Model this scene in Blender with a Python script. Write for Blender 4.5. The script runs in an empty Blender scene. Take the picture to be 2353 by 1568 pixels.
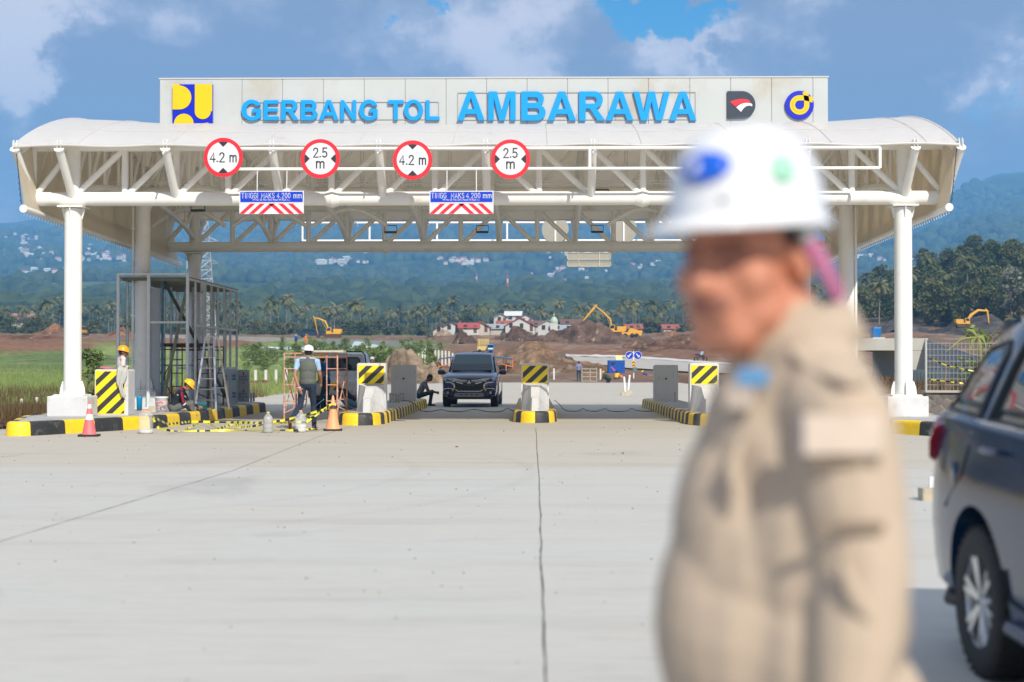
import bpy, bmesh, math, random
import numpy as np
from mathutils import Vector, Matrix, Euler
R = math.radians
C = bpy.context.scene.collection
SC = bpy.context.scene
rng = random.Random(7)

# ------------------------------------------------------------------ camera
CAM_H = 1.35
cam_d = bpy.data.cameras.new("camera"); cam = bpy.data.objects.new("camera", cam_d); C.objects.link(cam)
cam_d.lens = 50; cam_d.sensor_width = 36; cam_d.sensor_fit = 'HORIZONTAL'
cam_d.clip_start = 0.1; cam_d.clip_end = 30000
FPX = 2353 * 50 / 36
PITCH = math.atan(56 / FPX); YAW = math.atan(45.5 / FPX)
cam.location = (0, 0, CAM_H)
cam.rotation_euler = (R(90) + PITCH, 0, YAW)
cam_d.dof.use_dof = True; cam_d.dof.focus_distance = 40; cam_d.dof.aperture_fstop = 1.6
SC.camera = cam

# ------------------------------------------------------------------ sun, sky, exposure
SUNV = Vector((0.50, -1.22, 1.0)).normalized()
SUN_EL = math.asin(SUNV.z); SUN_AZ = math.atan2(SUNV.x, SUNV.y)
sd = bpy.data.lights.new("sun", 'SUN'); sun = bpy.data.objects.new("sun", sd); C.objects.link(sun)
sd.energy = 5.0; sd.angle = R(0.5); sd.color = (1.0, 0.93, 0.81)
sun.rotation_euler = (-SUNV).to_track_quat('-Z', 'Y').to_euler(); sun.location = (20, -30, 40)
SC.view_settings.view_transform = 'Standard'; SC.view_settings.look = 'None'
SC.view_settings.gamma = 1; SC.view_settings.exposure = 0.34
SC.cycles.max_bounces = 8; SC.cycles.volume_bounces = 1; SC.cycles.transparent_max_bounces = 16
SC.cycles.use_denoising = True

W = bpy.data.worlds.new("World"); SC.world = W; W.use_nodes = True
def world():
    nt = W.node_tree; N = nt.nodes; L = nt.links; N.clear()
    out = N.new('ShaderNodeOutputWorld'); bg = N.new('ShaderNodeBackground'); bg.inputs[1].default_value = 0.1
    L.new(bg.outputs[0], out.inputs[0])
    sky = N.new('ShaderNodeTexSky'); sky.sky_type = 'NISHITA'; sky.sun_disc = False
    sky.sun_elevation = SUN_EL; sky.sun_rotation = SUN_AZ; sky.air_density = 1.0; sky.dust_density = 0.6; sky.ozone_density = 2.0
    tc = N.new('ShaderNodeTexCoord'); sep = N.new('ShaderNodeSeparateXYZ'); L.new(tc.outputs['Generated'], sep.inputs[0])
    def M(op, a, b=None, clamp=False):
        n = N.new('ShaderNodeMath'); n.operation = op; n.use_clamp = clamp
        for i, x in enumerate((a, b)):
            if x is None: continue
            if isinstance(x, (int, float)): n.inputs[i].default_value = x
            else: L.new(x, n.inputs[i])
        return n.outputs[0]
    az = M('ARCTAN2', sep.outputs[0], sep.outputs[1]); el = M('ARCSINE', sep.outputs[2])
    comb = N.new('ShaderNodeCombineXYZ'); L.new(az, comb.inputs[0]); L.new(M('MULTIPLY', el, 1.25), comb.inputs[1])
    def noise(scale, det, rough, off=0.0, dist=0.0):
        mp = N.new('ShaderNodeVectorMath'); mp.operation = 'ADD'; mp.inputs[1].default_value = (off, off * .7, off * 1.3); L.new(comb.outputs[0], mp.inputs[0])
        n = N.new('ShaderNodeTexNoise'); n.inputs['Scale'].default_value = scale; n.inputs['Detail'].default_value = det
        n.inputs['Roughness'].default_value = rough; n.inputs['Distortion'].default_value = dist; L.new(mp.outputs[0], n.inputs['Vector']); return n
    n1 = noise(9, 8, .55, 1.3, .25); n2 = noise(4.2, 6, .5, 5.1, .3); n3 = noise(26, 6, .6, 2.7, .2)
    # warp for the large shapes
    wn = noise(13, 7, .62, 9.1)
    wsep = N.new('ShaderNodeSeparateColor'); L.new(wn.outputs['Color'], wsep.inputs[0])
    azw = M('ADD', az, M('MULTIPLY', M('SUBTRACT', wsep.outputs[0], .5), .22))
    elw = M('ADD', el, M('MULTIPLY', M('SUBTRACT', wsep.outputs[1], .5), .15))
    def blob(px, py, sx, sy, amp):
        a0 = math.atan((px - 1222) / FPX); e0 = math.atan((840 - py) / FPX)
        u = M('DIVIDE', M('SUBTRACT', azw, a0), sx / FPX); v = M('DIVIDE', M('SUBTRACT', elw, e0), sy / FPX)
        r = M('ADD', M('MULTIPLY', u, u), M('MULTIPLY', v, v))
        return M('MULTIPLY', M('EXPONENT', M('MULTIPLY', r, -1.0)), amp)
    def total(base, bl):
        s = base
        for b in bl: s = M('ADD', s, blob(*b))
        return s
    # blue gaps (coverage)
    gap = total(M('MULTIPLY', M('SUBTRACT', n1.outputs[0], .5), .9), [(1610, 20, 130, 75, 1.0), (985, 50, 45, 60, .62), (2345, 250, 60, 150, .45), (1480, -10, 160, 40, .5), (2330, 20, 60, 40, .3)])
    gr = N.new('ShaderNodeMapRange'); gr.interpolation_type = 'SMOOTHSTEP'; gr.inputs[1].default_value = .30; gr.inputs[2].default_value = .66; L.new(gap, gr.inputs[0])
    # bright parts of the cloud
    br = total(M('ADD', M('ADD', M('MULTIPLY', M('SUBTRACT', n2.outputs[0], .5), 2.5), M('MULTIPLY', M('SUBTRACT', n1.outputs[0], .5), 2.2)), M('MULTIPLY', M('SUBTRACT', n3.outputs[0], .5), 1.5)),
               [(60, 70, 165, 140, 1.0), (40, 190, 110, 60, .5), (330, 40, 90, 60, .35), (420, 110, 60, 40, .2), (700, 60, 160, 50, .22), (300, 60, 80, 70, .12), (1130, 90, 200, 110, .5), (1600, 110, 130, 50, .55), (1800, 80, 180, 60, .35), (2265, 190, 75, 75, .75), (2110, 195, 60, 30, .3),
                (215, 150, 90, 120, -.75), (380, 220, 160, 80, -.4), (740, 150, 180, 60, -.45), (1350, 140, 70, 45, -.7), (1700, 150, 120, 40, -.35), (2030, 170, 110, 80, -.45), (2000, 330, 300, 140, -.35), (160, 380, 300, 110, -.25), (2050, 60, 100, 60, -.1)])
    brr = N.new('ShaderNodeMapRange'); brr.interpolation_type = 'SMOOTHSTEP'; brr.inputs[1].default_value = -.36; brr.inputs[2].default_value = .78; L.new(br, brr.inputs[0])
    cr = N.new('ShaderNodeValToRGB'); L.new(brr.outputs[0], cr.inputs[0])
    e = cr.color_ramp.elements; e[0].position = 0; e[0].color = (.33, .335, .42, 1); e[1].position = 1; e[1].color = (1.06, .95, .93, 1)
    k = e.new(.45); k.color = (.56, .53, .60, 1)
    vs = N.new('ShaderNodeVectorMath'); vs.operation = 'SCALE'; vs.inputs['Scale'].default_value = 7.4; L.new(cr.outputs[0], vs.inputs[0])
    # deep clear blue: the sky model, slightly saturated
    hs = N.new('ShaderNodeHueSaturation'); hs.inputs['Hue'].default_value = .492; hs.inputs['Saturation'].default_value = 1.6; hs.inputs['Value'].default_value = 1.0; L.new(sky.outputs[0], hs.inputs['Color'])
    mx = N.new('ShaderNodeMix'); mx.data_type = 'RGBA'; L.new(gr.outputs[0], mx.inputs[0]); L.new(vs.outputs[0], mx.inputs[6]); L.new(hs.outputs[0], mx.inputs[7])
    # even pale glow overhead, added to fill the shaded sides
    up = N.new('ShaderNodeMapRange'); up.interpolation_type = 'SMOOTHSTEP'; up.inputs[1].default_value = .28; up.inputs[2].default_value = .6; up.inputs[4].default_value = .85; L.new(el, up.inputs[0])
    mx2 = N.new('ShaderNodeMix'); mx2.data_type = 'RGBA'; L.new(up.outputs[0], mx2.inputs[0]); L.new(mx.outputs[2], mx2.inputs[6]); mx2.inputs[7].default_value = (5.6, 6.0, 6.9, 1)
    L.new(mx2.outputs[2], bg.inputs[0])
world()

# ------------------------------------------------------------------ pixel helpers (photo coordinates, 2353 wide)
CR = cam.rotation_euler.to_matrix()
def ray(px, py): return CR @ Vector(((px - 1176.5) / FPX, (784 - py) / FPX, -1))
def P(px, py, Y):
    d = ray(px, py); return Vector((0, 0, CAM_H)) + d * (Y / d.y)
def G(px, py, z=0.0):
    d = ray(px, py); return Vector((0, 0, CAM_H)) + d * ((z - CAM_H) / d.z)

# ------------------------------------------------------------------ tagging, objects
def tag(o, label=None, cat=None, group=None, kind=None):
    if label: o['label'] = label
    if cat: o['category'] = cat
    if group: o['group'] = group
    if kind: o['kind'] = kind
    return o
def empty(name, loc=(0, 0, 0), rz=0.0, label=None, cat=None, group=None):
    o = bpy.data.objects.new(name, None); C.objects.link(o); o.location = loc; o.rotation_euler = (0, 0, rz)
    o.empty_display_size = .2
    return tag(o, label, cat, group)
def copy_tree(o, parent=None):
    c = o.copy(); C.objects.link(c)
    if parent: c.parent = parent
    for ch in [x for x in KIDS.get(o.name, [])]: 
        cc = copy_tree(ch, c)
    return c
KIDS = {}
def adopt(ch, par):
    ch.parent = par; KIDS.setdefault(par.name, []).append(ch)
def rootloc(o):
    while o.parent: o = o.parent
    return Vector(o.location)

class MB:
    def __init__(s): s.v = []; s.f = []; s.m = []; s.s = []
    def add(s, vs, fs, mat=0, smooth=False):
        b = len(s.v); s.v += [tuple(v) for v in vs]
        for f in fs: s.f.append(tuple(b + i for i in f)); s.m.append(mat); s.s.append(smooth)
        return s
    def box(s, c, size, rz=0, mat=0, M=None):
        x, y, z = [q / 2 for q in size]
        vs = [Vector(p) for p in ((-x,-y,-z),(x,-y,-z),(x,y,-z),(-x,y,-z),(-x,-y,z),(x,-y,z),(x,y,z),(-x,y,z))]
        m = M if M is not None else Matrix.Rotation(rz, 3, 'Z')
        return s.add([m @ v + Vector(c) for v in vs], [(0,3,2,1),(4,5,6,7),(0,1,5,4),(1,2,6,5),(2,3,7,6),(3,0,4,7)], mat)
    def bb(s, x0, x1, y0, y1, z0, z1, mat=0):
        return s.box(((x0+x1)/2, (y0+y1)/2, (z0+z1)/2), (abs(x1-x0), abs(y1-y0), abs(z1-z0)), mat=mat)
    def tube(s, p0, p1, r0, r1=None, n=12, mat=0, caps=True):
        r1 = r0 if r1 is None else r1
        return s.path([p0, p1], [r0, r1], n, mat, caps)
    def path(s, pts, r, n=8, mat=0, caps=True, squash=None, up=None):
        pts = [Vector(p) for p in pts]
        rs = r if isinstance(r, (list, tuple)) else [r] * len(pts)
        d0 = (pts[1] - pts[0]).normalized()
        ref = Vector(up) if up else (Vector((0, 0, 1)) if abs(d0.z) < .9 else Vector((0, 1, 0)))
        u = (ref - d0 * ref.dot(d0)).normalized(); vs = []
        for i, p in enumerate(pts):
            if i == 0: d = d0
            elif i == len(pts) - 1: d = (pts[i] - pts[i-1]).normalized()
            else: d = ((pts[i] - pts[i-1]).normalized() + (pts[i+1] - pts[i]).normalized())
            if d.length < 1e-6: d = (pts[i+1] - pts[i])
            d.normalize(); u = (u - d * u.dot(d)); u.normalize(); w = d.cross(u)
            for k in range(n):
                a = 2 * math.pi * k / n; sx, sy = squash if squash else (1, 1)
                vs.append(p + u * math.cos(a) * rs[i] * sx + w * math.sin(a) * rs[i] * sy)
        fs = []
        for i in range(len(pts) - 1):
            for k in range(n):
                a = i*n + k; b = i*n + (k+1) % n; fs.append((a, b, b+n, a+n))
        s.add(vs, fs, mat, n > 4)
        if caps:
            s.add(vs[:n], [tuple(reversed(range(n)))], mat); s.add(vs[-n:], [tuple(range(n))], mat)
        return s
    def bar(s, p0, p1, w, h=None, mat=0):   # square section
        h = h or w; p0 = Vector(p0); p1 = Vector(p1); d = (p1 - p0); L = d.length; d.normalize()
        ref = Vector((0, 0, 1)) if abs(d.z) < .95 else Vector((0, 1, 0))
        u = d.cross(ref).normalized(); v = u.cross(d).normalized()
        M = Matrix((u, d, v)).transposed()
        return s.box((p0 + p1) / 2, (w, L, h), mat=mat, M=M)
    def lathe(s, prof, c=(0, 0, 0), n=24, mat=0, M=None, cap=False):
        c = Vector(c); vs = []; M = M if M is not None else Matrix.Identity(3)
        for r, z in prof:
            for k in range(n):
                a = 2*math.pi*k/n; vs.append(M @ Vector((r*math.cos(a), r*math.sin(a), z)) + c)
        fs = [(i*n+k, i*n+(k+1) % n, (i+1)*n+(k+1) % n, (i+1)*n+k) for i in range(len(prof)-1) for k in range(n)]
        s.add(vs, fs, mat, True)
        if cap: s.add(vs[:n], [tuple(reversed(range(n)))], mat); s.add(vs[-n:], [tuple(range(n))], mat)
        return s
    def ell(s, c, r, M=None, nu=16, nv=10, mat=0):
        if isinstance(r, (int, float)): r = (r, r, r)
        M = M if M is not None else Matrix.Identity(3); vs = []; c = Vector(c)
        for j in range(1, nv):
            t = math.pi * j / nv
            for k in range(nu):
                a = 2*math.pi*k/nu; vs.append(M @ Vector((r[0]*math.sin(t)*math.cos(a), r[1]*math.sin(t)*math.sin(a), r[2]*math.cos(t))) + c)
        vs.append(M @ Vector((0, 0, r[2])) + c); vs.append(M @ Vector((0, 0, -r[2])) + c); T = len(vs)-2; B = T+1
        fs = [(j*nu+k, (j+1)*nu+k, (j+1)*nu+(k+1) % nu, j*nu+(k+1) % nu) for j in range(nv-2) for k in range(nu)]
        fs += [(T, k, (k+1) % nu) for k in range(nu)] + [(B, (nv-2)*nu+(k+1) % nu, (nv-2)*nu+k) for k in range(nu)]
        return s.add(vs, fs, mat, True)
    def prism(s, poly, o, u, v, w, mat=0, side=None, smooth=False):
        """poly: 2-D points; o origin; u,v axes of the plane; w extrusion vector"""
        o, u, v, w = Vector(o), Vector(u), Vector(v), Vector(w); n = len(poly)
        a = [o + u*x + v*y for x, y in poly]; b = [p + w for p in a]
        fl = u.cross(v).dot(w) > 0
        s.add(a, [tuple(range(n))[::-1] if fl else tuple(range(n))], mat)
        s.add(b, [tuple(range(n)) if fl else tuple(range(n))[::-1]], mat)
        fs = [((k, (k+1) % n, n+(k+1) % n, n+k) if fl else (k, n+k, n+(k+1) % n, (k+1) % n)) for k in range(n)]
        return s.add(a + b, fs, mat if side is None else side, smooth)
    def mesh(s, name, mats, off=Vector((0, 0, 0))):
        me = bpy.data.meshes.new(name)
        me.from_pydata([(v[0]-off[0], v[1]-off[1], v[2]-off[2]) for v in s.v], [], s.f)
        for m in (mats if isinstance(mats, (list, tuple)) else [mats]): me.materials.append(m)
        me.polygons.foreach_set('material_index', s.m); me.polygons.foreach_set('use_smooth', s.s); me.update()
        return me
    def build(s, name, mats, parent=None, local=False, bevel=0, label=None, cat=None, group=None, kind=None, base=True, sharp=None):
        if parent is None:
            if base and s.v:
                xs = [v[0] for v in s.v]; ys = [v[1] for v in s.v]; zs = [v[2] for v in s.v]
                off = Vector(((min(xs)+max(xs))/2, (min(ys)+max(ys))/2, min(zs)))
            else: off = Vector((0, 0, 0))
        else: off = Vector((0, 0, 0)) if local else rootloc(parent)
        o = bpy.data.objects.new(name, s.mesh(name, mats, off)); C.objects.link(o)
        if parent is None: o.location = off
        else: adopt(o, parent)
        if sharp:
            o.data.polygons.foreach_set('use_smooth', [True]*len(o.data.polygons)); o.data.set_sharp_from_angle(angle=R(sharp))
        if bevel:
            b = o.modifiers.new('bevel', 'BEVEL'); b.width = bevel; b.segments = 2; b.limit_method = 'ANGLE'; b.angle_limit = R(40)
            b.harden_normals = False
        return tag(o, label, cat, group, kind)

# ------------------------------------------------------------------ materials
MATS = {}
def mat(name, col=(.5, .5, .5), rough=.6, metal=0.0, spec=.5, noise=0.0, nscale=8.0, bump=0.0, bscale=40.0, coat=0.0, trans=0.0, dirt=None, emis=None, alpha=1.0, obj=False):
    """procedural principled material; colour varied by noise, optional second colour in patches (dirt=(colour, amount, scale))"""
    if name in MATS: return MATS[name]
    m = bpy.data.materials.new(name); m.use_nodes = True; nt = m.node_tree; N = nt.nodes; L = nt.links
    b = N['Principled BSDF']; b.inputs['Roughness'].default_value = rough; b.inputs['Metallic'].default_value = metal
    b.inputs['Specular IOR Level'].default_value = spec; b.inputs['Coat Weight'].default_value = coat; b.inputs['Coat Roughness'].default_value = .04
    b.inputs['Transmission Weight'].default_value = trans; b.inputs['Alpha'].default_value = alpha
    tc = N.new('ShaderNodeTexCoord'); src = tc.outputs['Object']
    col4 = (*col, 1)
    def noi(sc, det=5, rg=.6):
        n = N.new('ShaderNodeTexNoise'); n.inputs['Scale'].default_value = sc; n.inputs['Detail'].default_value = det; n.inputs['Roughness'].default_value = rg
        L.new(src, n.inputs['Vector']); return n.outputs[0]
    out = None
    if noise:
        mr = N.new('ShaderNodeMapRange'); mr.inputs[1].default_value = .3; mr.inputs[2].default_value = .7; mr.inputs[3].default_value = 1-noise; mr.inputs[4].default_value = 1+noise
        L.new(noi(nscale), mr.inputs[0])
        vm = N.new('ShaderNodeVectorMath'); vm.operation = 'SCALE'; vm.inputs[0].default_value = col; L.new(mr.outputs[0], vm.inputs['Scale']); out = vm.outputs[0]
    if dirt:
        dc, amt, dsc = dirt
        mr = N.new('ShaderNodeMapRange'); mr.inputs[1].default_value = .62-amt*.3; mr.inputs[2].default_value = .78-amt*.3; L.new(noi(dsc, 8, .65), mr.inputs[0])
        mx = N.new('ShaderNodeMix'); mx.data_type = 'RGBA'; L.new(mr.outputs[0], mx.inputs[0]); mx.inputs[6].default_value = col4; mx.inputs[7].default_value = (*dc, 1)
        if out: L.new(out, mx.inputs[6])
        out = mx.outputs[2]
    if out: L.new(out, b.inputs['Base Color'])
    else: b.inputs['Base Color'].default_value = col4
    if bump:
        bp = N.new('ShaderNodeBump'); bp.inputs['Strength'].default_value = bump; bp.inputs['Distance'].default_value = .02; L.new(noi(bscale, 6, .65), bp.inputs['Height']); L.new(bp.outputs[0], b.inputs['Normal'])
    if emis: b.inputs['Emission Color'].default_value = (*emis[0], 1); b.inputs['Emission Strength'].default_value = emis[1]
    MATS[name] = m; return m

WHITE = mat('white_paint_steel', (.80, .80, .77), .38, noise=.03, nscale=2, dirt=((.62, .58, .50), .12, 1.6))
WHITE2 = mat('white_rail_paint', (.85, .85, .84), .35)
PANEL = mat('aluminium_composite_panel', (.51, .54, .53), .30, metal=.1, noise=.05, nscale=.8, dirt=((.46, .43, .36), .25, .5))
def translucent(m, col, f):
    nt = m.node_tree; N = nt.nodes; L = nt.links; t = N.new('ShaderNodeBsdfTranslucent'); t.inputs[0].default_value = (*col, 1); x = N.new('ShaderNodeMixShader'); x.inputs[0].default_value = f
    L.new(N['Principled BSDF'].outputs[0], x.inputs[1]); L.new(t.outputs[0], x.inputs[2]); L.new(x.outputs[0], N['Material Output'].inputs[0]); return m
MEMB = translucent(mat('pvc_membrane', (.74, .755, .78), .42, noise=.03, nscale=3, bump=.15, bscale=9, dirt=((.58, .56, .52), .1, 2.5)), (.90, .80, .64), .38)
CREAM = translucent(mat('cream_sheet', (.76, .70, .58), .55, noise=.04, nscale=1.2), (.90, .80, .64), .38)
YEL = mat('yellow_paint', (.86, .57, .012), .5, noise=.07, nscale=6, dirt=((.45, .35, .10), .12, 9), bump=.1, bscale=30)
BLK = mat('black_paint', (.028, .029, .031), .55, noise=.25, nscale=5, dirt=((.16, .15, .13), .22, 7), bump=.1, bscale=30)
CONC = mat('painted_concrete', (.60, .61, .62), .6, noise=.06, nscale=3, dirt=((.42, .40, .36), .15, 4), bump=.15, bscale=25)
CONCTOP = mat('island_top_concrete', (.40, .40, .39), .8, noise=.12, nscale=2, dirt=((.25, .22, .18), .25, 3), bump=.3, bscale=30)
GREYSLAB = mat('grey_slab_paint', (.66, .66, .64), .65, noise=.05, nscale=2, dirt=((.2, .19, .17), .1, 3), bump=.1)
RUBBER = mat('tyre_rubber', (.018, .018, .018), .75, bump=.2, bscale=60)
BLACKP = mat('black_plastic', (.02, .02, .022), .5)
CHROME = mat('chrome', (.75, .76, .78), .15, metal=1.0)
ALU = mat('alloy_metal', (.52, .53, .55), .32, metal=.9)
GALV = mat('galvanised_steel', (.36, .38, .38), .42, metal=.55, noise=.12, nscale=9, dirt=((.20, .20, .15), .2, 6))
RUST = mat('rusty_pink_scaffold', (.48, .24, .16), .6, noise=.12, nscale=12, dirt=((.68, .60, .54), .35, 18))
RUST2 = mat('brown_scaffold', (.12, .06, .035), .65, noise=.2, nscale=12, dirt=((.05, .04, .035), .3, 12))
SIGNRED = mat('sign_red', (.80, .02, .035), .4)
SIGNWHITE = mat('sign_white', (.68, .69, .72), .4, noise=.02)
SIGNBLACK = mat('sign_black', (.02, .025, .03), .45)
SIGNBLUE = mat('sign_blue', (.0, .04, .50), .35)
CYAN = mat('letter_cyan', (.0, .30, .80), .35, noise=.03)
LOGOBLUE = mat('logo_blue', (.0, .015, .48), .35)
LOGOYEL = mat('logo_yellow', (.80, .50, .005), .35)
SKIN = mat('skin_tan', (.32, .15, .085), .55, noise=.06, nscale=20)
HAIR = mat('black_hair', (.012, .010, .009), .6, bump=.4, bscale=80)

def text_mesh(txt, size, depth, name, m, parent, center, spacing=1.0, bold=0.0, xscale=1.0, local=False, glyph_parts=False, fit=None, face=-1):
    """text standing in the XZ plane, facing -Y (face=-1); returns object"""
    cu = bpy.data.curves.new(name, 'FONT'); cu.body = txt; cu.size = size; cu.extrude = depth / 2; cu.offset = bold; cu.space_character = spacing
    cu.align_x = 'LEFT'; cu.resolution_u = 6; cu.fill_mode = 'BOTH'
    t = bpy.data.objects.new(name + '_tmp', cu); C.objects.link(t)
    dg = bpy.context.evaluated_depsgraph_get(); me = bpy.data.meshes.new_from_object(t.evaluated_get(dg))
    bpy.data.objects.remove(t); bpy.data.curves.remove(cu)
    n = len(me.vertices); co = np.empty(n*3); me.vertices.foreach_get('co', co); co = co.reshape(-1, 3)
    mn = co.min(0); mx = co.max(0)
    c = co - (mn + mx) / 2
    if fit: c[:, 0] *= fit[0] / (mx[0]-mn[0]); c[:, 1] *= fit[1] / (mx[1]-mn[1])
    else: c[:, 0] *= xscale
    w = np.stack([c[:, 0] * (1 if face < 0 else -1), c[:, 2] * face * -1 * -1, c[:, 1]], 1)
    ctr = Vector(center) - (Vector((0, 0, 0)) if (parent is None or local) else rootloc(parent))
    w += np.array(ctr)
    me.vertices.foreach_set('co', w.reshape(-1)); me.materials.clear(); me.materials.append(m); me.name = name
    for p in me.polygons: p.material_index = 0
    o = bpy.data.objects.new(name, me); C.objects.link(o)
    if parent is not None: adopt(o, parent)
    return o

# block capitals drawn as outlines (outer ring first, then the holes), in a unit box
def _arc(cx, cy, rx, ry, a0, a1, n=14): return [(cx+rx*math.cos(math.radians(a0+(a1-a0)*i/n)), cy+ry*math.sin(math.radians(a0+(a1-a0)*i/n))) for i in range(n+1)]
GLYPH = {
 'A': [[(0, 0), (.385, 1), (.615, 1), (1, 0), (.765, 0), (.69, .22), (.31, .22), (.235, 0)], [(.375, .40), (.625, .40), (.50, .77)]],
 'M': [[(0, 0), (0, 1), (.31, 1), (.5, .34), (.69, 1), (1, 1), (1, 0), (.80, 0), (.80, .76), (.60, 0), (.40, 0), (.20, .76), (.20, 0)]],
 'W': [[(0, 1), (.21, 0), (.385, 0), (.50, .64), (.615, 0), (.79, 0), (1, 1), (.835, 1), (.705, .30), (.59, 1), (.41, 1), (.295, .30), (.165, 1)]],
 'B': [[(0, 0), (0, 1), (.55, 1)] + _arc(.60, .745, .33, .255, 90, -50, 12) + _arc(.62, .28, .38, .28, 60, -90, 14), [(.26, .61), (.26, .80), (.56, .80)] + _arc(.58, .705, .12, .095, 80, -80, 6) + [(.56, .61)], [(.26, .20), (.26, .42), (.58, .42)] + _arc(.62, .31, .12, .11, 80, -80, 6) + [(.58, .20)]],
 'R': [[(0, 0), (0, 1), (.58, 1)] + _arc(.60, .715, .31, .285, 90, -55, 12) + [(.66, .42), (.80, .25), (1, 0), (.70, 0), (.52, .26), (.40, .41), (.25, .41), (.25, 0)], [(.25, .58), (.25, .82), (.55, .82)] + _arc(.56, .70, .11, .12, 80, -80, 6) + [(.55, .58)]],
 'N': [[(0, 0), (0, 1), (.24, 1), (.76, .36), (.76, 1), (1, 1), (1, 0), (.76, 0), (.24, .65), (.24, 0)]],
 'E': [[(0, 0), (0, 1), (.97, 1), (.97, .81), (.27, .81), (.27, .60), (.92, .60), (.92, .42), (.27, .42), (.27, .19), (1, .19), (1, 0)]],
 'L': [[(0, 0), (0, 1), (.28, 1), (.28, .19), (1, .19), (1, 0)]],
 'T': [[(.37, 0), (.37, .81), (0, .81), (0, 1), (1, 1), (1, .81), (.63, .81), (.63, 0)]],
 'O': [_arc(.5, .5, .5, .5, 0, 350, 35), _arc(.5, .5, .265, .32, 0, 345, 23)],
 'G': [[(1, .56), (.55, .56), (.55, .38), (.76, .38), (.76, .24)] + _arc(.54, .5, .28, .32, -40, -312, 24) + [(.70, .72), (.96, .70)] + _arc(.52, .5, .50, .50, 32, 320, 30) + [(1, .14)]],
}
GLYPH['G'] = [[(1, .56), (.55, .56), (.55, .38), (.76, .38), (.76, .25), (.70, .21), (.60, .185)] + _arc(.53, .5, .28, .315, -78, -290, 22) + [(.68, .78), (.74, .70), (.98, .73), (.93, .85), (.83, .94)] + _arc(.53, .5, .53, .50, 62, 285, 30) + [(.80, .05), (.92, .10), (1, .16)]]
def glyph(ch, w, h, depth, name, m, parent, center):
    cu = bpy.data.curves.new(name, 'CURVE'); cu.dimensions = '2D'; cu.fill_mode = 'BOTH'; cu.extrude = depth/2
    for ring in GLYPH[ch]:
        sp = cu.splines.new('POLY'); sp.points.add(len(ring)-1); sp.use_cyclic_u = True
        for p, (x, y) in zip(sp.points, ring): p.co = ((x-.5)*w, (y-.5)*h, 0, 1)
    t = bpy.data.objects.new('tmp', cu); C.objects.link(t); dg = bpy.context.evaluated_depsgraph_get(); me = bpy.data.meshes.new_from_object(t.evaluated_get(dg))
    bpy.data.objects.remove(t); bpy.data.curves.remove(cu)
    c = Vector(center)-rootloc(parent)
    for v in me.vertices: v.co = Vector((v.co.x, -v.co.z, v.co.y)) + c
    me.materials.clear(); me.materials.append(m)
    bm = bmesh.new(); bm.from_mesh(me); bmesh.ops.remove_doubles(bm, verts=bm.verts, dist=.0008); bmesh.ops.recalc_face_normals(bm, faces=bm.faces); bm.to_mesh(me); bm.free()
    o = bpy.data.objects.new(name, me); C.objects.link(o); adopt(o, parent); return o

# a plain stroke lettering for traffic signs: polylines on a 4 x 6 grid
STROKE = {'T': (4, [[(0, 6), (4, 6)], [(2, 6), (2, 0)]]), 'I': (.6, [[(.3, 0), (.3, 6)]]), 'N': (3.6, [[(0, 0), (0, 6), (3.6, 0), (3.6, 6)]]), 'G': (3.6, [[(3.6, 4.8), (2.9, 5.8), (1.8, 6), (.6, 5.5), (0, 4), (0, 2), (.6, .5), (1.8, 0), (3, .2), (3.6, 1), (3.6, 2.8), (2, 2.8)]]),
 'M': (4.2, [[(0, 0), (0, 6), (2.1, 2), (4.2, 6), (4.2, 0)]]), 'A': (4, [[(0, 0), (2, 6), (4, 0)], [(.7, 2), (3.3, 2)]]), 'K': (3.6, [[(0, 0), (0, 6)], [(3.5, 6), (0, 2.6)], [(1.3, 3.8), (3.6, 0)]]), 'S': (3.4, [[(3.3, 4.9), (2.6, 5.8), (1.6, 6), (.5, 5.5), (.2, 4.5), (.8, 3.5), (2.6, 2.7), (3.4, 1.7), (3, .6), (1.8, 0), (.7, .2), (0, 1.2)]]),
 '4': (3.4, [[(2.6, 0), (2.6, 6), (0, 1.7), (3.5, 1.7)]]), '.': (.8, [[(.2, .3), (.6, .3)]]), '2': (3.2, [[(.1, 4.6), (.5, 5.6), (1.6, 6), (2.8, 5.5), (3.1, 4.4), (2.6, 3.2), (0, 0), (3.3, 0)]]), '0': (3.2, [[(1.6, 0), (.4, .7), (0, 2.2), (0, 3.8), (.4, 5.3), (1.6, 6), (2.8, 5.3), (3.2, 3.8), (3.2, 2.2), (2.8, .7), (1.6, 0)]]),
 '5': (3.2, [[(3, 6), (.4, 6), (.2, 3.2), (1.4, 3.7), (2.6, 3.3), (3.2, 2), (2.8, .7), (1.5, 0), (.1, .7)]]), 'm': (4.4, [[(0, 0), (0, 4.2)], [(0, 3.2), (.9, 4.2), (1.9, 4), (2.2, 3.2), (2.2, 0)], [(2.2, 3.2), (3.1, 4.2), (4.1, 4), (4.4, 3.2), (4.4, 0)]]), ' ': (1.6, [])}
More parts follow.
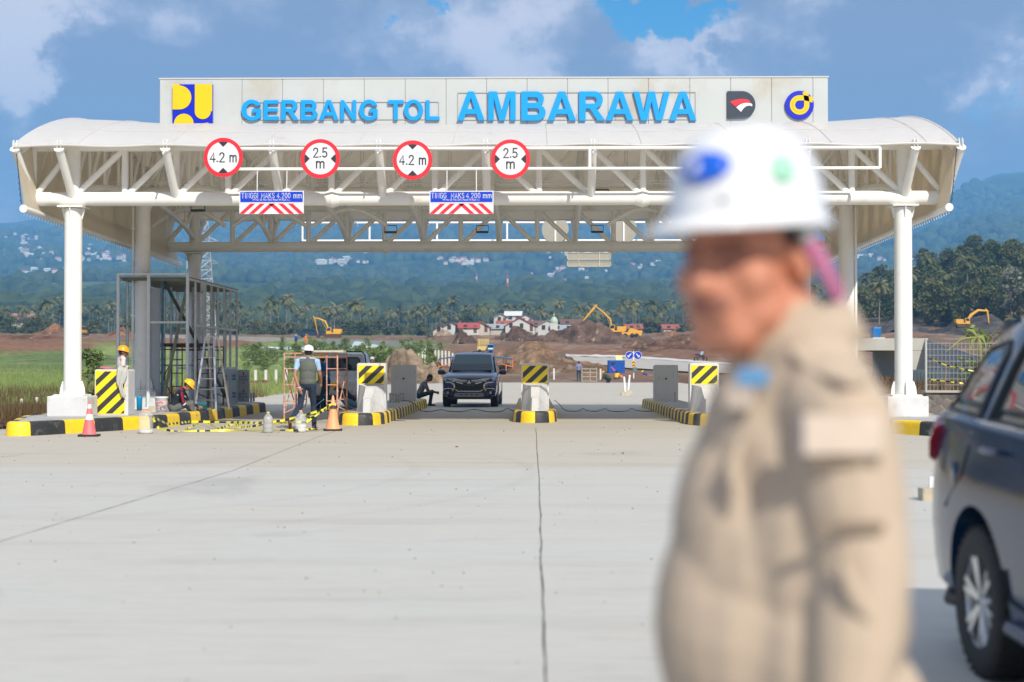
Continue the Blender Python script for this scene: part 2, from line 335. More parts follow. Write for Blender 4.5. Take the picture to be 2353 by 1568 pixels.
def strokes(txt, w, h, parent, center, m, name='sign_lettering', th=.95, gap=1.35, hh=6):
    x = 0; segs = []
    for ch in txt:
        wd, pl = STROKE[ch]; segs += [[(px+x, py) for px, py in l] for l in pl]; x += wd+gap
    tot = x-gap; sx = w/tot; sy = h/hh; c = Vector(center); mb = MB(); k = 0
    for l in segs:
        pts = [Vector(((px-tot/2)*sx, (py-hh/2)*sy)) for px, py in l]; t = th*min(sx, sy)/2; t = th*(sx+sy)/4; L_ = []; R_ = []; n = len(pts)
        for i, p in enumerate(pts):
            a = (p-pts[i-1]).normalized() if i else None; b = (pts[i+1]-p).normalized() if i < n-1 else None; d = a if b is None else b if a is None else (a+b)
            if d.length < .3: d = a
            d = d.normalized(); nr_ = Vector((-d.y, d.x)); q = 1.0 if (a is None or b is None) else min(1.6, 1/max(.5, nr_.dot(Vector((-a.y, a.x))))); e = (-d*t*.9 if a is None else d*t*.9 if b is None else Vector((0, 0)))
            L_.append(p+e+nr_*t*q); R_.append(p+e-nr_*t*q)
        y = c.y-.0006*k; k += 1; vs = [(c.x+p.x, y, c.z+p.y) for p in L_+R_]; mb.add(vs, [(i, n+i, n+i+1, i+1) for i in range(n-1)], 0)
    return mb.build(name, m, parent)
# ------------------------------------------------------------------ land: ground, concrete, hills
def vnoise(x, y, seed=0):
    """smooth value noise on arrays, 0..1"""
    x = np.asarray(x, float); y = np.asarray(y, float); xi = np.floor(x).astype(np.int64); yi = np.floor(y).astype(np.int64); fx = x - xi; fy = y - yi
    fx = fx*fx*(3-2*fx); fy = fy*fy*(3-2*fy)
    def h(a, b):
        n = (a * 374761393 + b * 668265263 + seed * 2147483647) & 0xffffffff
        n = ((n ^ (n >> 13)) * 1274126177) & 0xffffffff
        return ((n ^ (n >> 16)) & 0xffff) / 65535.0
    return (h(xi, yi)*(1-fx) + h(xi+1, yi)*fx)*(1-fy) + (h(xi, yi+1)*(1-fx) + h(xi+1, yi+1)*fx)*fy
def fbm(x, y, oct=4, seed=0):
    s = 0; a = .5; t = 0
    for i in range(oct): s = s + a*vnoise(np.asarray(x)*2**i, np.asarray(y)*2**i, seed+i); t += a; a *= .5
    return s / t
def sstep(a, b, x): t = np.clip((np.asarray(x, float)-a)/(b-a), 0, 1); return t*t*(3-2*t)

def land_z(x, y):
    x = np.asarray(x, float); y = np.asarray(y, float)
    r = np.hypot(x, y)*np.where(y > 0, 1, 0)
    b = np.interp(r, [0, 112, 150, 200, 300, 430, 600, 860, 1200], [0, 0, 1.4, 3.9, 7.4, 10.2, 14.5, 26, 40])
    left = sstep(-10, -30, x)                    # paddy fields lie a little lower, then a bank
    b = b - left * 1.1 * sstep(120, 150, r) * sstep(240, 200, r)
    b = b - 0.35*sstep(-11.2, -14, x)*sstep(24, 27, y)*sstep(60, 46, y)
    b = b + (fbm(x/9, y/9, 4, 3)-.5) * 1.2 * sstep(125, 190, r)
    b = b + (fbm(x/2.5, y/2.5, 3, 8)-.5) * .5 * sstep(130, 170, r) * sstep(400, 240, r)
    b = b + 34*np.exp(-((x-185)/75)**2 - ((y-440)/115)**2)
    # right side: made ground behind the stone wall, then a hollow with the underpass
    b = b + .55*sstep(11.4, 12.2, x)*sstep(38.2, 40.4, y)*sstep(140, 100, y)*(1-sstep(150, 200, r)) * 1.0
    b = b + .12*(fbm(x/1.3, y/1.3, 3, 21)-.5)*sstep(11.4, 12.5, x)*sstep(38, 42, y)
    return b

_RT = np.geomspace(30, 900, 900)
def T(px, py, rmax=900):
    d = ray(px, py); k = 1/math.hypot(d.x, d.y); x = d.x*k*_RT; y = d.y*k*_RT; z = CAM_H+d.z*k*_RT; h = z <= land_z(x, y); i = int(np.argmax(h)) if h.any() else len(_RT)-1
    return Vector((x[i], y[i], float(land_z(x[i], y[i]))))

def grid_mesh(name, xs, ys, zs, cols, matl):
    na, nr = xs.shape; me = bpy.data.meshes.new(name)
    co = np.stack([xs, ys, zs], -1).reshape(-1, 3)
    i = np.arange(na-1)[:, None]*nr + np.arange(nr-1)[None, :]
    f = np.stack([i, i+nr, i+nr+1, i+1], -1).reshape(-1, 4)[:, ::1]
    me.vertices.add(len(co)); me.vertices.foreach_set('co', co.reshape(-1))
    me.loops.add(f.size); me.loops.foreach_set('vertex_index', f.reshape(-1).astype(np.int32))
    me.polygons.add(len(f)); me.polygons.foreach_set('loop_start', np.arange(0, f.size, 4, dtype=np.int32)); me.polygons.foreach_set('use_smooth', np.ones(len(f), bool))
    me.update(calc_edges=True)
    if cols is not None:
        a = me.color_attributes.new('tint', 'FLOAT_COLOR', 'POINT'); c4 = np.concatenate([cols.reshape(-1, 3), np.ones((len(co), 1))], 1); a.data.foreach_set('color', c4.reshape(-1))
    me.materials.append(matl); o = bpy.data.objects.new(name, me); C.objects.link(o); return o

def land_material(name, n1=1.2, n2=.12, bump=.6, bscale=2.5, amp=.35, dist=.3):
    m = bpy.data.materials.new(name); m.use_nodes = True; N = m.node_tree.nodes; L = m.node_tree.links; b = N['Principled BSDF']
    b.inputs['Roughness'].default_value = .95; b.inputs['Specular IOR Level'].default_value = .1
    at = N.new('ShaderNodeAttribute'); at.attribute_name = 'tint'; tc = N.new('ShaderNodeTexCoord')
    def noi(s):
        n = N.new('ShaderNodeTexNoise'); n.inputs['Scale'].default_value = s; n.inputs['Detail'].default_value = 7; n.inputs['Roughness'].default_value = .7; L.new(tc.outputs['Object'], n.inputs['Vector']); return n.outputs[0]
    def mr(x, lo, hi):
        k = N.new('ShaderNodeMapRange'); k.inputs[1].default_value = .3; k.inputs[2].default_value = .7; k.inputs[3].default_value = lo; k.inputs[4].default_value = hi; L.new(x, k.inputs[0]); return k.outputs[0]
    mu = N.new('ShaderNodeMath'); mu.operation = 'MULTIPLY'; L.new(mr(noi(n1), 1-amp, 1+amp), mu.inputs[0]); L.new(mr(noi(n2), 1-amp*.7, 1+amp*.7), mu.inputs[1])
    v = N.new('ShaderNodeVectorMath'); v.operation = 'SCALE'; L.new(at.outputs[0], v.inputs[0]); L.new(mu.outputs[0], v.inputs['Scale']); L.new(v.outputs[0], b.inputs['Base Color'])
    bp = N.new('ShaderNodeBump'); bp.inputs['Strength'].default_value = bump; bp.inputs['Distance'].default_value = dist; L.new(noi(bscale), bp.inputs['Height']); L.new(bp.outputs[0], b.inputs['Normal'])
    return m

def build_ground():
    az = np.concatenate([np.linspace(-180, -34, 30), np.linspace(-32, 32, 460), np.linspace(34, 180, 30)])*math.pi/180
    r = np.concatenate([[0.01, 10, 20], np.geomspace(25, 900, 330)])
    A, Rr = np.meshgrid(az, r, indexing='ij'); x = Rr*np.sin(A); y = Rr*np.cos(A)
    z = land_z(x, y) - .03
    n = fbm(x/14, y/14, 4, 1); n2 = fbm(x/3, y/3, 3, 5); px = 1222 + FPX*np.tan(np.clip(A, -1.2, 1.2))
    red = np.array([.22, .115, .07]); brown = np.array([.18, .12, .085]); pale = np.array([.32, .25, .18]); green = np.array([.21, .27, .085]); dgreen = np.array([.12, .165, .055])
    dry = np.array([.10, .075, .035]); straw = np.array([.30, .29, .12]); wood = np.array([.035, .055, .022])
    def lerp(a, b, t): t = t[..., None]; return a*(1-t) + b*t
    c = np.broadcast_to(brown, x.shape+(3,)).copy()
    c = lerp(c, red, sstep(.45, .6, n)*.8); c = lerp(c, pale, sstep(.58, .75, n2)*.6)
    lf = sstep(-9, -13, x)*sstep(20, 26, y)                       # the fields on the left
    f = lerp(green, dgreen, sstep(.4, .65, n)); f = f + 0*x[..., None]
    row = sstep(.80, .9, .5+.5*np.sin((y+.12*x)*.55+n*3))*sstep(60, 80, y)
    f = lerp(f, straw, row*.35*sstep(.35, .6, n2)); f = lerp(f, dry, sstep(60, 40, y)*.9); 
    f = lerp(f, red, sstep(205, 222, Rr+18*(n-.5))*sstep(.3, .5, n+.15*np.sin(px/60)))
    f = lerp(f, red*.95, sstep(222, 240, Rr))
    cen = sstep(640, 560, px) # far-left pure field ; to the right scrubby
    f2 = lerp(dgreen*1.15, green, sstep(.4, .6, n2)); fld = f*cen[..., None] + f2*(1-cen[..., None])
    lim = sstep(1040, 960, px + 120*(n-.5))
    c = lerp(c, fld, lf*lim*np.where(Rr < 235, 1, sstep(260, 235, Rr)))
    c = lerp(c, dgreen, sstep(1040, 1000, px)*sstep(380, 460, Rr)*sstep(.3, .6, n)) 
    c = lerp(c, wood, sstep(470, 560, Rr)); c = lerp(c, wood*1.1, sstep(60, 115, x)*sstep(300, 350, y))
    rt = sstep(11.5, 12.5, x)*sstep(30, 38, y)
    c = lerp(c, lerp(brown, np.array([.15, .12, .05]), sstep(.4, .6, n2)), rt*sstep(140, 90, Rr))
    o = grid_mesh('ground', x, y, z, c, land_material('soil_and_grass')); tag(o, kind='structure')
build_ground()

SKYPX = [-2500, -600, 0, 200, 500, 1000, 1600, 1950, 2080, 2180, 2230, 2290, 2353, 2500, 3000, 5000]
SKYPY = [560, 520, 505, 495, 475, 462, 462, 480, 470, 440, 408, 387, 384, 395, 470, 560]
def hill_z(a, r):
    px = 1222 + FPX*np.tan(a); top = np.interp(px, SKYPX, SKYPY); t = np.clip((r-860)/4300, 0, 1.3)
    x = r*np.sin(a); y = r*np.cos(a)
    py = 745 - (745-top)*np.where(t < 1, t**.8, 1-(t-1)*1.5)
    z = 1.35 + (840-py)*r*np.cos(a)/FPX
    return z + (fbm(x/420, y/420, 5, 31)-.5)*.028*r*sstep(860, 1600, r) + (fbm(x/90, y/90, 3, 12)-.5)*14*sstep(900, 1500, r)
def build_hills():
    az = np.radians(np.linspace(-45, 45, 420)); r = np.geomspace(858, 6200, 200)
    A, Rr = np.meshgrid(az, r, indexing='ij'); x = Rr*np.sin(A); y = Rr*np.cos(A); z = hill_z(A, Rr)
    z[:, 0] -= 12
    n = fbm(x/240, y/240, 4, 41); n2 = fbm(x/60, y/60, 4, 42)
    dark = np.array([.022, .040, .016]); mid = np.array([.05, .085, .028]); field = np.array([.15, .17, .07])
    t = sstep(.35, .65, n2)[..., None]; c = dark*(1-t)+mid*t; t = (sstep(.6, .7, n)*sstep(3600, 2400, Rr)*.6)[..., None]; c = c*(1-t)+field*t
    o = grid_mesh('hills', x, y, z, c, land_material('hill_cover', .02, .004, .8, .05, .4, 6)); tag(o, kind='structure')
build_hills()
def H(px, py):
    """point on the hills seen at this place of the photo"""
    d = ray(px, py); a = math.atan2(d.x, d.y); k = 1/math.hypot(d.x, d.y); rr = np.geomspace(865, 5500, 600); hz = hill_z(np.full(600, a), rr); h = CAM_H+d.z*k*rr <= hz; i = int(np.argmax(h)) if h.any() else 599; r = rr[i]
    return Vector((r*math.sin(a), r*math.cos(a), float(hz[i])))

def concrete_material():
    m = bpy.data.materials.new('broomed_concrete'); m.use_nodes = True; N = m.node_tree.nodes; L = m.node_tree.links; b = N['Principled BSDF']
    b.inputs['Roughness'].default_value = .82; b.inputs['Specular IOR Level'].default_value = .3
    tc = N.new('ShaderNodeTexCoord')
    def noi(sx, sy, sc, det=6, rg=.6, dist=0):
        mp = N.new('ShaderNodeMapping'); mp.inputs['Scale'].default_value = (sx, sy, 1); L.new(tc.outputs['Object'], mp.inputs[0])
        n = N.new('ShaderNodeTexNoise'); n.inputs['Scale'].default_value = sc; n.inputs['Detail'].default_value = det; n.inputs['Roughness'].default_value = rg; n.inputs['Distortion'].default_value = dist
        L.new(mp.outputs[0], n.inputs['Vector']); return n.outputs[0]
    def mr(x, a, bb, lo, hi, smooth=False):
        k = N.new('ShaderNodeMapRange'); k.inputs[1].default_value = a; k.inputs[2].default_value = bb; k.inputs[3].default_value = lo; k.inputs[4].default_value = hi
        if smooth: k.interpolation_type = 'SMOOTHSTEP'
        L.new(x, k.inputs[0]); return k.outputs[0]
    def mix(f, a, c):
        k = N.new('ShaderNodeMix'); k.data_type = 'RGBA'; L.new(f, k.inputs[0])
        for i, v in ((6, a), (7, c)):
            if isinstance(v, tuple): k.inputs[i].default_value = (*v, 1)
            else: L.new(v, k.inputs[i])
        return k.outputs[2]
    sep = N.new('ShaderNodeSeparateXYZ'); L.new(tc.outputs['Object'], sep.inputs[0])
    edge = N.new('ShaderNodeMath'); edge.operation = 'ADD'; L.new(sep.outputs[1], edge.inputs[0]); L.new(mr(noi(.5, .5, 1), 0, 1, -.8, .8), edge.inputs[1])
    base = mix(mr(edge.outputs[0], 18.2, 19.4, 0, 1, True), (.48, .475, .44), (.465, .43, .36))
    base = mix(mr(noi(.25, .6, .9, 5), .4, .75, 0, .55), base, (.50, .455, .40))      # warm patches
    base = mix(mr(noi(.10, .9, 1.4, 8, .65, .3), .52, .74, 0, .34), base, (.28, .255, .22))  # long dirty streaks across the slab
    base = mix(mr(noi(.16, 1.2, 3.2, 8, .7, .2), .56, .78, 0, .38), base, (.26, .25, .235))
    base = mix(mr(noi(.35, .35, .55, 6, .6, 1.2), .60, .70, 0, .4), base, (.30, .29, .275))
    base = mix(mr(noi(.5, 9, 2.2, 7, .7), .53, .72, 0, .6), base, (.31, .295, .27))
    fine = mr(noi(1, 14, 5, 4), .3, .7, .93, 1.06)
    grain = mr(noi(1, 1, 90, 3), .3, .7, .95, 1.05)
    mu = N.new('ShaderNodeMath'); mu.operation = 'MULTIPLY'; L.new(fine, mu.inputs[0]); L.new(grain, mu.inputs[1])
    v = N.new('ShaderNodeVectorMath'); v.operation = 'SCALE'; L.new(base, v.inputs[0]); L.new(mu.outputs[0], v.inputs['Scale']); L.new(v.outputs[0], b.inputs['Base Color'])
    bp = N.new('ShaderNodeBump'); bp.inputs['Strength'].default_value = .35; bp.inputs['Distance'].default_value = .004; L.new(noi(1, 18, 6, 6), bp.inputs['Height']); L.new(bp.outputs[0], b.inputs['Normal'])
    return m
APRON = concrete_material()
def flat_poly(name, pts, z, m, kind='structure', follow=False):
    mb = MB(); mb.add([(x, y, z) for x, y in pts], [tuple(range(len(pts)))], 0)
    o = mb.build(name, m, kind=kind, base=False); 
    if o.data.polygons[0].normal.z < 0: o.data.flip_normals()
    return o
flat_poly('road_apron', [(-70, -60), (-70, 20), (-30, 26), (-11.3, 28.5), (-11.3, 46), (-15.5, 62), (-15.0, 84), (-11, 98), (-5, 112), (6, 112), (18, 112), (16, 80), (12.2, 62), (10.9, 41), (10.9, 31), (30, 27), (70, 20), (70, -60)], 0.0, APRON)
JOINT = mat('joint_sealant', (.05, .05, .045), .9, noise=.3)
def ribbon(pts, w, z, jit=0.0, seed=1):
    rg = random.Random(seed); mb = MB(); L_ = []; R_ = []; off = 0
    P0 = []
    for (a, b) in zip(pts[:-1], pts[1:]):
        a = Vector(a); b = Vector(b); n = max(1, int((b-a).length/.18))
        P0 += [a.lerp(b, i/n) for i in range(n)]
    P0.append(Vector(pts[-1]))
    for i, p in enumerate(P0):
        d = (P0[min(i+1, len(P0)-1)] - P0[max(i-1, 0)]).normalized(); nrm = Vector((-d.y, d.x)); off = off*.8 + rg.uniform(-jit, jit); ww = w*rg.uniform(.6, 1.3) if jit else w
        L_.append(p + nrm*(off+ww/2)); R_.append(p + nrm*(off-ww/2))
    vs = [(p.x, p.y, z) for p in L_+R_]; n = len(L_)
    mb.add(vs, [(i, n+i, n+i+1, i+1) for i in range(n-1)]); return mb
def xy(v): return (v.x, v.y)
ribbon([xy(G(1257, 1568)), xy(G(1260, 1700)), ], .012, .004)
ribbon([(G(1262, 1900).x, G(1262, 1900).y), xy(G(1256, 1540)), xy(G(1245, 1260)), xy(G(1238, 1085)), xy(G(1231, 985))], .009, .004, .005, 3).build('road_crack', JOINT, kind='structure', base=False)
ribbon([(G(-900, 1540).x, G(-900, 1540).y), xy(G(0, 1245)), xy(G(535, 1082)), xy(G(735, 1003)), xy(G(880, 955))], .009, .004, .001, 4).build('road_joint', mat('old_joint', (.20, .19, .17), .9), kind='structure', base=False)
ribbon([xy(G(0, 1052)), xy(G(180, 1028))], .01, .004, .001, 5).build('road_joint', mat('old_joint', (.20, .19, .17), .9), kind='structure', base=False)
# the new carriageway beyond the gate, lying on the rising ground
PAVE2 = mat('far_pavement', (.40, .37, .32), .85, noise=.08, nscale=.3, dirt=((.30, .24, .18), .3, .15))
def strip_on_land(name, top, bot, m, lift=.12, n=40):
    mb = MB(); vs = []
    tt = [T(np.interp(k/n, np.linspace(0, 1, len(top)), [p[0] for p in top]), np.interp(k/n, np.linspace(0, 1, len(top)), [p[1] for p in top])) for k in range(n+1)]
    bt = [T(np.interp(k/n, np.linspace(0, 1, len(bot)), [p[0] for p in bot]), np.interp(k/n, np.linspace(0, 1, len(bot)), [p[1] for p in bot])) for k in range(n+1)]
    J = 6
    for k in range(n+1):
        for j in range(J+1):
            p = bt[k].lerp(tt[k], j/J); vs.append((p.x, p.y, float(land_z(p.x, p.y))+lift))
    mb.add(vs, [(k*(J+1)+j, (k+1)*(J+1)+j, (k+1)*(J+1)+j+1, k*(J+1)+j+1) for k in range(n) for j in range(J)], 0, True)
    return mb.build(name, m, kind='structure', base=False)
strip_on_land('road', [(1300, 821), (1450, 825), (1620, 838), (1800, 849), (1990, 858)], [(1330, 834), (1440, 848), (1600, 858), (1800, 866), (1990, 872)], PAVE2, .10)

for k in range(-3, 4):
    if k: ribbon([(1.0+k*5.2, -20), (1.0+k*5.2, 24)] if k < 0 else [(1.0+k*5.2, -20), (1.0+k*5.2, 24)], .006, .0035, .0006, 20+k).build('road_joint', mat('old_joint'), kind='structure', base=False) if k in (2, 3) else None
for y_, a_, b_ in ((18.9, -40, 6.5), (52, -8, 9), (66, -12, 11), (80, -12, 13)): ribbon([(a_, y_), (b_, y_+.02)], .010, .0038, .0008, int(y_)).build('road_joint', mat('old_joint'), kind='structure', base=False)
TM = mat('tyre_smear', (.16, .15, .14), .9, alpha=.03)
def arc_mark(cx, cy, r, a0, a1, w, seed):
    pts = [(cx+r*math.cos(math.radians(a0+(a1-a0)*i/30)), cy+r*math.sin(math.radians(a0+(a1-a0)*i/30))) for i in range(31)]; ribbon(pts, w, .0045+.0004*seed, .004, seed).build('tyre_marks', TM, kind='structure', base=False)
arc_mark(-5.6, 7.4, 2.6, -20, 95, .16, 1); arc_mark(-5.5, 7.5, 1.25, -15, 100, .15, 2); arc_mark(-9.0, 18, 9.0, -50, 25, .18, 3); arc_mark(-9.0, 18, 7.5, -50, 25, .18, 4)
def grit():
    rgn = np.random.default_rng(3); mb = MB(); r2 = random.Random(5)
    for k in range(260):
        y = r2.uniform(9, 31) if k % 3 else r2.uniform(5, 14); x = r2.uniform(-.36*y-1, .30*y); s = r2.choice((.005, .008, .010, .022 if k % 19 == 0 else .009))*(.5+y/25); mb.box((x, y, s*.3), (s*r2.uniform(.8, 1.8), s, s*.7), rz=r2.uniform(0, 3))
    mb.build('gravel', mat('grit_brown', (.16, .12, .09), .9, noise=.3), kind='stuff')
grit()
# ------------------------------------------------------------------ the toll gate canopy
XC = -0.95; YF, YM, YR = 30.26, 35.7, 41.2; ZF, ZR = 4.91, 4.79
EX, EXR = XC-9.72, XC+9.66
YE0, YE1 = 29.35, 42.15                       # front and rear eaves
def roof_z(y, x):
    t = (y-YE0)/(YE1-YE0); s = math.sin(math.pi*min(max(t, 0), 1))
    arch = 5.93 + 1.55*s**.82 - .22*t
    u = abs((x-XC)/9.8); sag = .17*(1-u**5)*s**.5
    ph = ((x-XC)/2.214) % 1.0                   # tension between the struts
    scal = -.035*math.sin(math.pi*ph)**2*(1-s*.5)
    return arch - sag + scal
gate = empty('toll_gate_canopy', (XC, YM, 0), 0, 'long white steel truss canopy with arched fabric roof on six round columns', 'toll gate canopy')
def build_gate():
    xcol = [XC-8.86, XC+8.83]
    for xc in xcol:
        for Y, zt in ((YF, ZF-.16), (YM, 5.55), (YR, ZR-.16)):
            mb = MB(); zb = .70
            mb.tube((xc, Y, zb+.03), (xc, Y, zt-.05), .185, n=28)
            mb.box((xc, Y, zt-.02), (.54, .54, .035))
            for a in range(4):                   # capital gussets
                c, s = math.cos(a*math.pi/2), math.sin(a*math.pi/2); u = Vector((c, s, 0)); n = Vector((-s, c, 0))
                mb.prism([(.17, -.24), (.20, -.22), (.255, 0), (.17, 0)], (xc-n.x*.01, Y-n.y*.01, zt-.04), u, (0, 0, 1), n*.02)
                mb.prism([(.17, 0), (.27, 0), (.26, .14), (.215, .28), (.17, .28)], (xc-n.x*.012, Y-n.y*.012, zb+.03), u, (0, 0, 1), n*.024)
            mb.box((xc, Y, zb+.015), (.62, .62, .035))
            for a in range(8):
                t = a*math.pi/4+.39; mb.tube((xc+.25*math.cos(t), Y+.25*math.sin(t), zb+.03), (xc+.25*math.cos(t), Y+.25*math.sin(t), zb+.09), .016, n=6)
            col = mb.build('column', WHITE, gate, bevel=.006)
            pb = MB(); pb.bb(xc-.43, xc+.43, Y-.36, Y+.36, .262, zb); pb.build('pedestal', CONC, col, bevel=.02)
            if Y == YM and xc < 0:
                q = MB(); q.tube((xc-.24, Y-.02, .7), (xc-.24, Y-.02, 5.4), .035, n=8)
                for z in (1.5, 2.6, 3.7, 4.8): q.box((xc-.22, Y-.02, z), (.12, .09, .03))
                q.build('downpipe', WHITE, gate)
            if Y == YM and xc > 0:
                q = MB(); q.tube((xc+.22, Y-.06, .7), (xc+.22, Y-.06, 5.4), .035, n=8); q.build('downpipe', WHITE, gate)
    xs = [XC-9.72] + [XC-8.86+1.107*k for k in range(17)] + [XC+9.72]
    # two long trusses, front and rear
    for Y, zb, name in ((YF, ZF, 'front'), (YR, ZR, 'rear')):
        zt = zb + 1.12; mb = MB(); mb.tube((xs[0], Y, zb), (xs[-1], Y, zb), .15, n=20); mb.tube((xs[0], Y, zt), (xs[-1], Y, zt), .105, n=16)
        for xj in (XC-3.3, XC+3.3):
            mb.tube((xj-.02, Y, zb), (xj+.02, Y, zb), .20, n=20)
            mb.lathe([(.15, -.16), (.19, -.03), (.19, .03), (.15, .16)], (xj, Y, zb), 20, M=Matrix(((0, 0, 1), (0, 1, 0), (-1, 0, 0))))
        mb.build('truss_chord', WHITE, gate)
        for i, x in enumerate(xs):
            mb = MB(); mb.tube((x, Y, zb), (x, Y, zt), .155 if i in (1, 17) else .072, n=14); mb.build('truss_post', WHITE, gate)
        for i in range(18):
            a, b = xs[i], xs[i+1]; mb = MB()
            if i < 9: mb.tube((a+.06, Y, zb+.1), (b-.04, Y, zt-.07), .067, n=12)
            else: mb.tube((a+.04, Y, zt-.07), (b-.06, Y, zb+.1), .067, n=12)
            mb.build('truss_diagonal', WHITE, gate)
    # raking struts carrying the eaves, with their lug plates
    for Y, zb, ye, sgn in ((YF, ZF, YE0, -1), (YR, ZR, YE1, 1)):
        for i in [0]+list(range(1, 18, 2))+[18]:
            x = xs[i]; xe = x + (-.06 if i == 0 else .06 if i == 18 else 0); ze = 5.83 if sgn < 0 else 5.6
            mb = MB(); a = Vector((x, Y+sgn*.03, zb)); b = Vector((xe, ye+sgn*.02, ze))
            mb.tube(a, b, .088, n=14); d = (b-a).normalized()
            mb.tube(b, b+d*.03, .105, n=14)
            for s in (-.035, .035): mb.prism([(-.07, 0), (.07, 0), (.06, .15), (0, .19), (-.06, .15)], (xe+s-.006, ye, ze+.02), (0, 1, 0), (0, 0, 1), (.012, 0, 0))
            mb.build('eave_strut', WHITE, gate)
    # cross frames from front to rear under the roof
    for k, i in enumerate([0]+list(range(1, 18, 2))+[18]):
        x = xs[i]; mb = MB(); n = 14; end = i in (0, 18)
        top = [(x, YE0+.15+(YE1-YE0-.3)*j/n, roof_z(YE0+.15+(YE1-YE0-.3)*j/n, x)-.16) for j in range(n+1)]
        mb.path(top, .07, 10)
        low = [(x, YF+(YR-YF)*j/10, 5.0+.62*math.sin(math.pi*j/10)**.7 if not end else 5.0-.02*j) for j in range(11)]
        mb.path(low, .07 if not end else .09, 10)
        for j in range(10):
            yb = low[j]; yn = low[j+1]; tz = lambda y: roof_z(y, x)-.2
            mb.tube(yb, (x, yn[1], tz(yn[1])), .045, n=8); mb.tube(yn, (x, yn[1], tz(yn[1])), .04, n=8)
        mb.build('cross_frame', WHITE, gate)
    # longitudinal beams
    mb = MB(); mb.tube((xs[0], YM, 5.72), (xs[-1], YM, 5.72), .12, n=16)
    for y in (33.0, 38.4): mb.tube((xs[0], y, roof_z(y, XC)-.22), (xs[-1], y, roof_z(y, XC)-.22), .06, n=10)
    mb.tube((xs[0], YM, roof_z(YM, XC)-.22), (xs[-1], YM, roof_z(YM, XC)-.22), .08, n=10)
    for x in xs[1::1]:
        mb.tube((x, YM, 5.72), (x, YM, roof_z(YM, x)-.2), .05, n=8)
        if x != xs[-1]: mb.tube((x, YM, 5.76), (x+1.0, YM, roof_z(YM, x)-.25), .045, n=8)
    mb.tube((xs[0], YM-.1, 5.92), (xs[-1], YM-.1, 5.90), .018, n=6); mb.tube((xs[0], YM-.14, 5.96), (xs[-1], YM-.14, 5.98), .014, n=6)
    mb.build('ridge_beam', WHITE, gate)
    # arches over the side bays
    for sx in (-1, 1):
        mb = MB()
        for k in range(3):
            x0 = XC + sx*(9.4-k*2.2); pts = [(x0-sx*2.0*j/12, 38.6, 5.15+.45*math.sin(math.pi*j/12)) for j in range(13)]; mb.path(pts, .06, 8)
        mb.build('side_arch', WHITE, gate)
    # fabric roof, as a thin shell
    nx, ny = 150, 28; mb = MB(); X0, X1 = EX-.08, EXR+.08
    def rp(i, j, dz=0):
        x = X0+(X1-X0)*i/nx; t = j/ny; y = YE0-.06 + (YE1-YE0+.12)*t; return (x, y, roof_z(y, x)+dz)
    top = [rp(i, j) for i in range(nx+1) for j in range(ny+1)]; bot = [rp(i, j, -.025) for i in range(nx+1) for j in range(ny+1)]
    q = [(i*(ny+1)+j, (i+1)*(ny+1)+j, (i+1)*(ny+1)+j+1, i*(ny+1)+j+1) for i in range(nx) for j in range(ny)]
    mb.add(top, q, 0, True); mb.add(bot, [f[::-1] for f in q], 0, True)
    for j in (0, ny):
        mb.path([rp(i, j, -.01) for i in range(0, nx+1, 1)], .03, 6)
    for i in (0, nx): mb.path([rp(i, j, -.01) for j in range(ny+1)], .035, 6)
    mb.build('fabric_roof', MEMB, gate)
    mb = MB()
    for i in range(10, nx, 15):
        mb.path([rp(i, j, .006) for j in range(ny+1)], .012, 4)
    mb.path([(X0+(X1-X0)*i/60, 30.7, roof_z(30.7, X0+(X1-X0)*i/60)+.004) for i in range(61)], .012, 4)
    mb.build('roof_seam', MEMB, gate)
    # side walls of fabric, lower edge pipe and its lacing
    for sx, xe in ((-1, EX-.04), (1, EXR+.04)):
        mb = MB(); n = 24; zb = lambda y: 4.60 - .2*(y-YE0)/(YE1-YE0)
        a = [(xe, YE0+(YE1-YE0)*j/n, roof_z(YE0+(YE1-YE0)*j/n, xe)-.02) for j in range(n+1)]
        b = [(xe+sx*(-.18), YE0+.05+(YE1-YE0)*j/n, zb(YE0+(YE1-YE0)*j/n)) for j in range(n+1)]
        for off in (0, .02):
            A = [(p[0]+off*sx, p[1], p[2]) for p in a]; B = [(p[0]+off*sx, p[1], p[2]) for p in b]
            mb.add(A+B, [(j, n+1+j, n+2+j, j+1) for j in range(n)], 0, False)
        mb.build('side_sheet', CREAM, gate)
        mb = MB(); p0 = Vector((xe-sx*.17, YE0-.03, 4.60)); p1 = Vector((xe-sx*.17, YE1+.3, 4.39)); mb.tube(p0, p1, .065, n=14)
        mb.tube(p0-Vector((0, .03, 0)), p0, .082, n=14)
        for j in range(72):
            p = p0.lerp(p1, (j+.5)/72); mb.tube(p, p+Vector((sx*.03, 0, -.13)), .008, n=4)
        mb.build('lower_edge_pipe', WHITE, gate)
        mb = MB(); mb.tube((xe-sx*.12, YE0-.03, 4.70), (xe, YE0-.04, 5.9), .010, n=6)
        for k in range(5): mb.tube((xe-sx*.12+sx*.012*k, YE0-.05, 4.80+.12*k), (xe-sx*.08+sx*.012*k, YE0-.02, 4.76+.12*k), .007, n=4)
        mb.build('edge_cable', mat('tarred_rope', (.06, .06, .055), .8), gate)
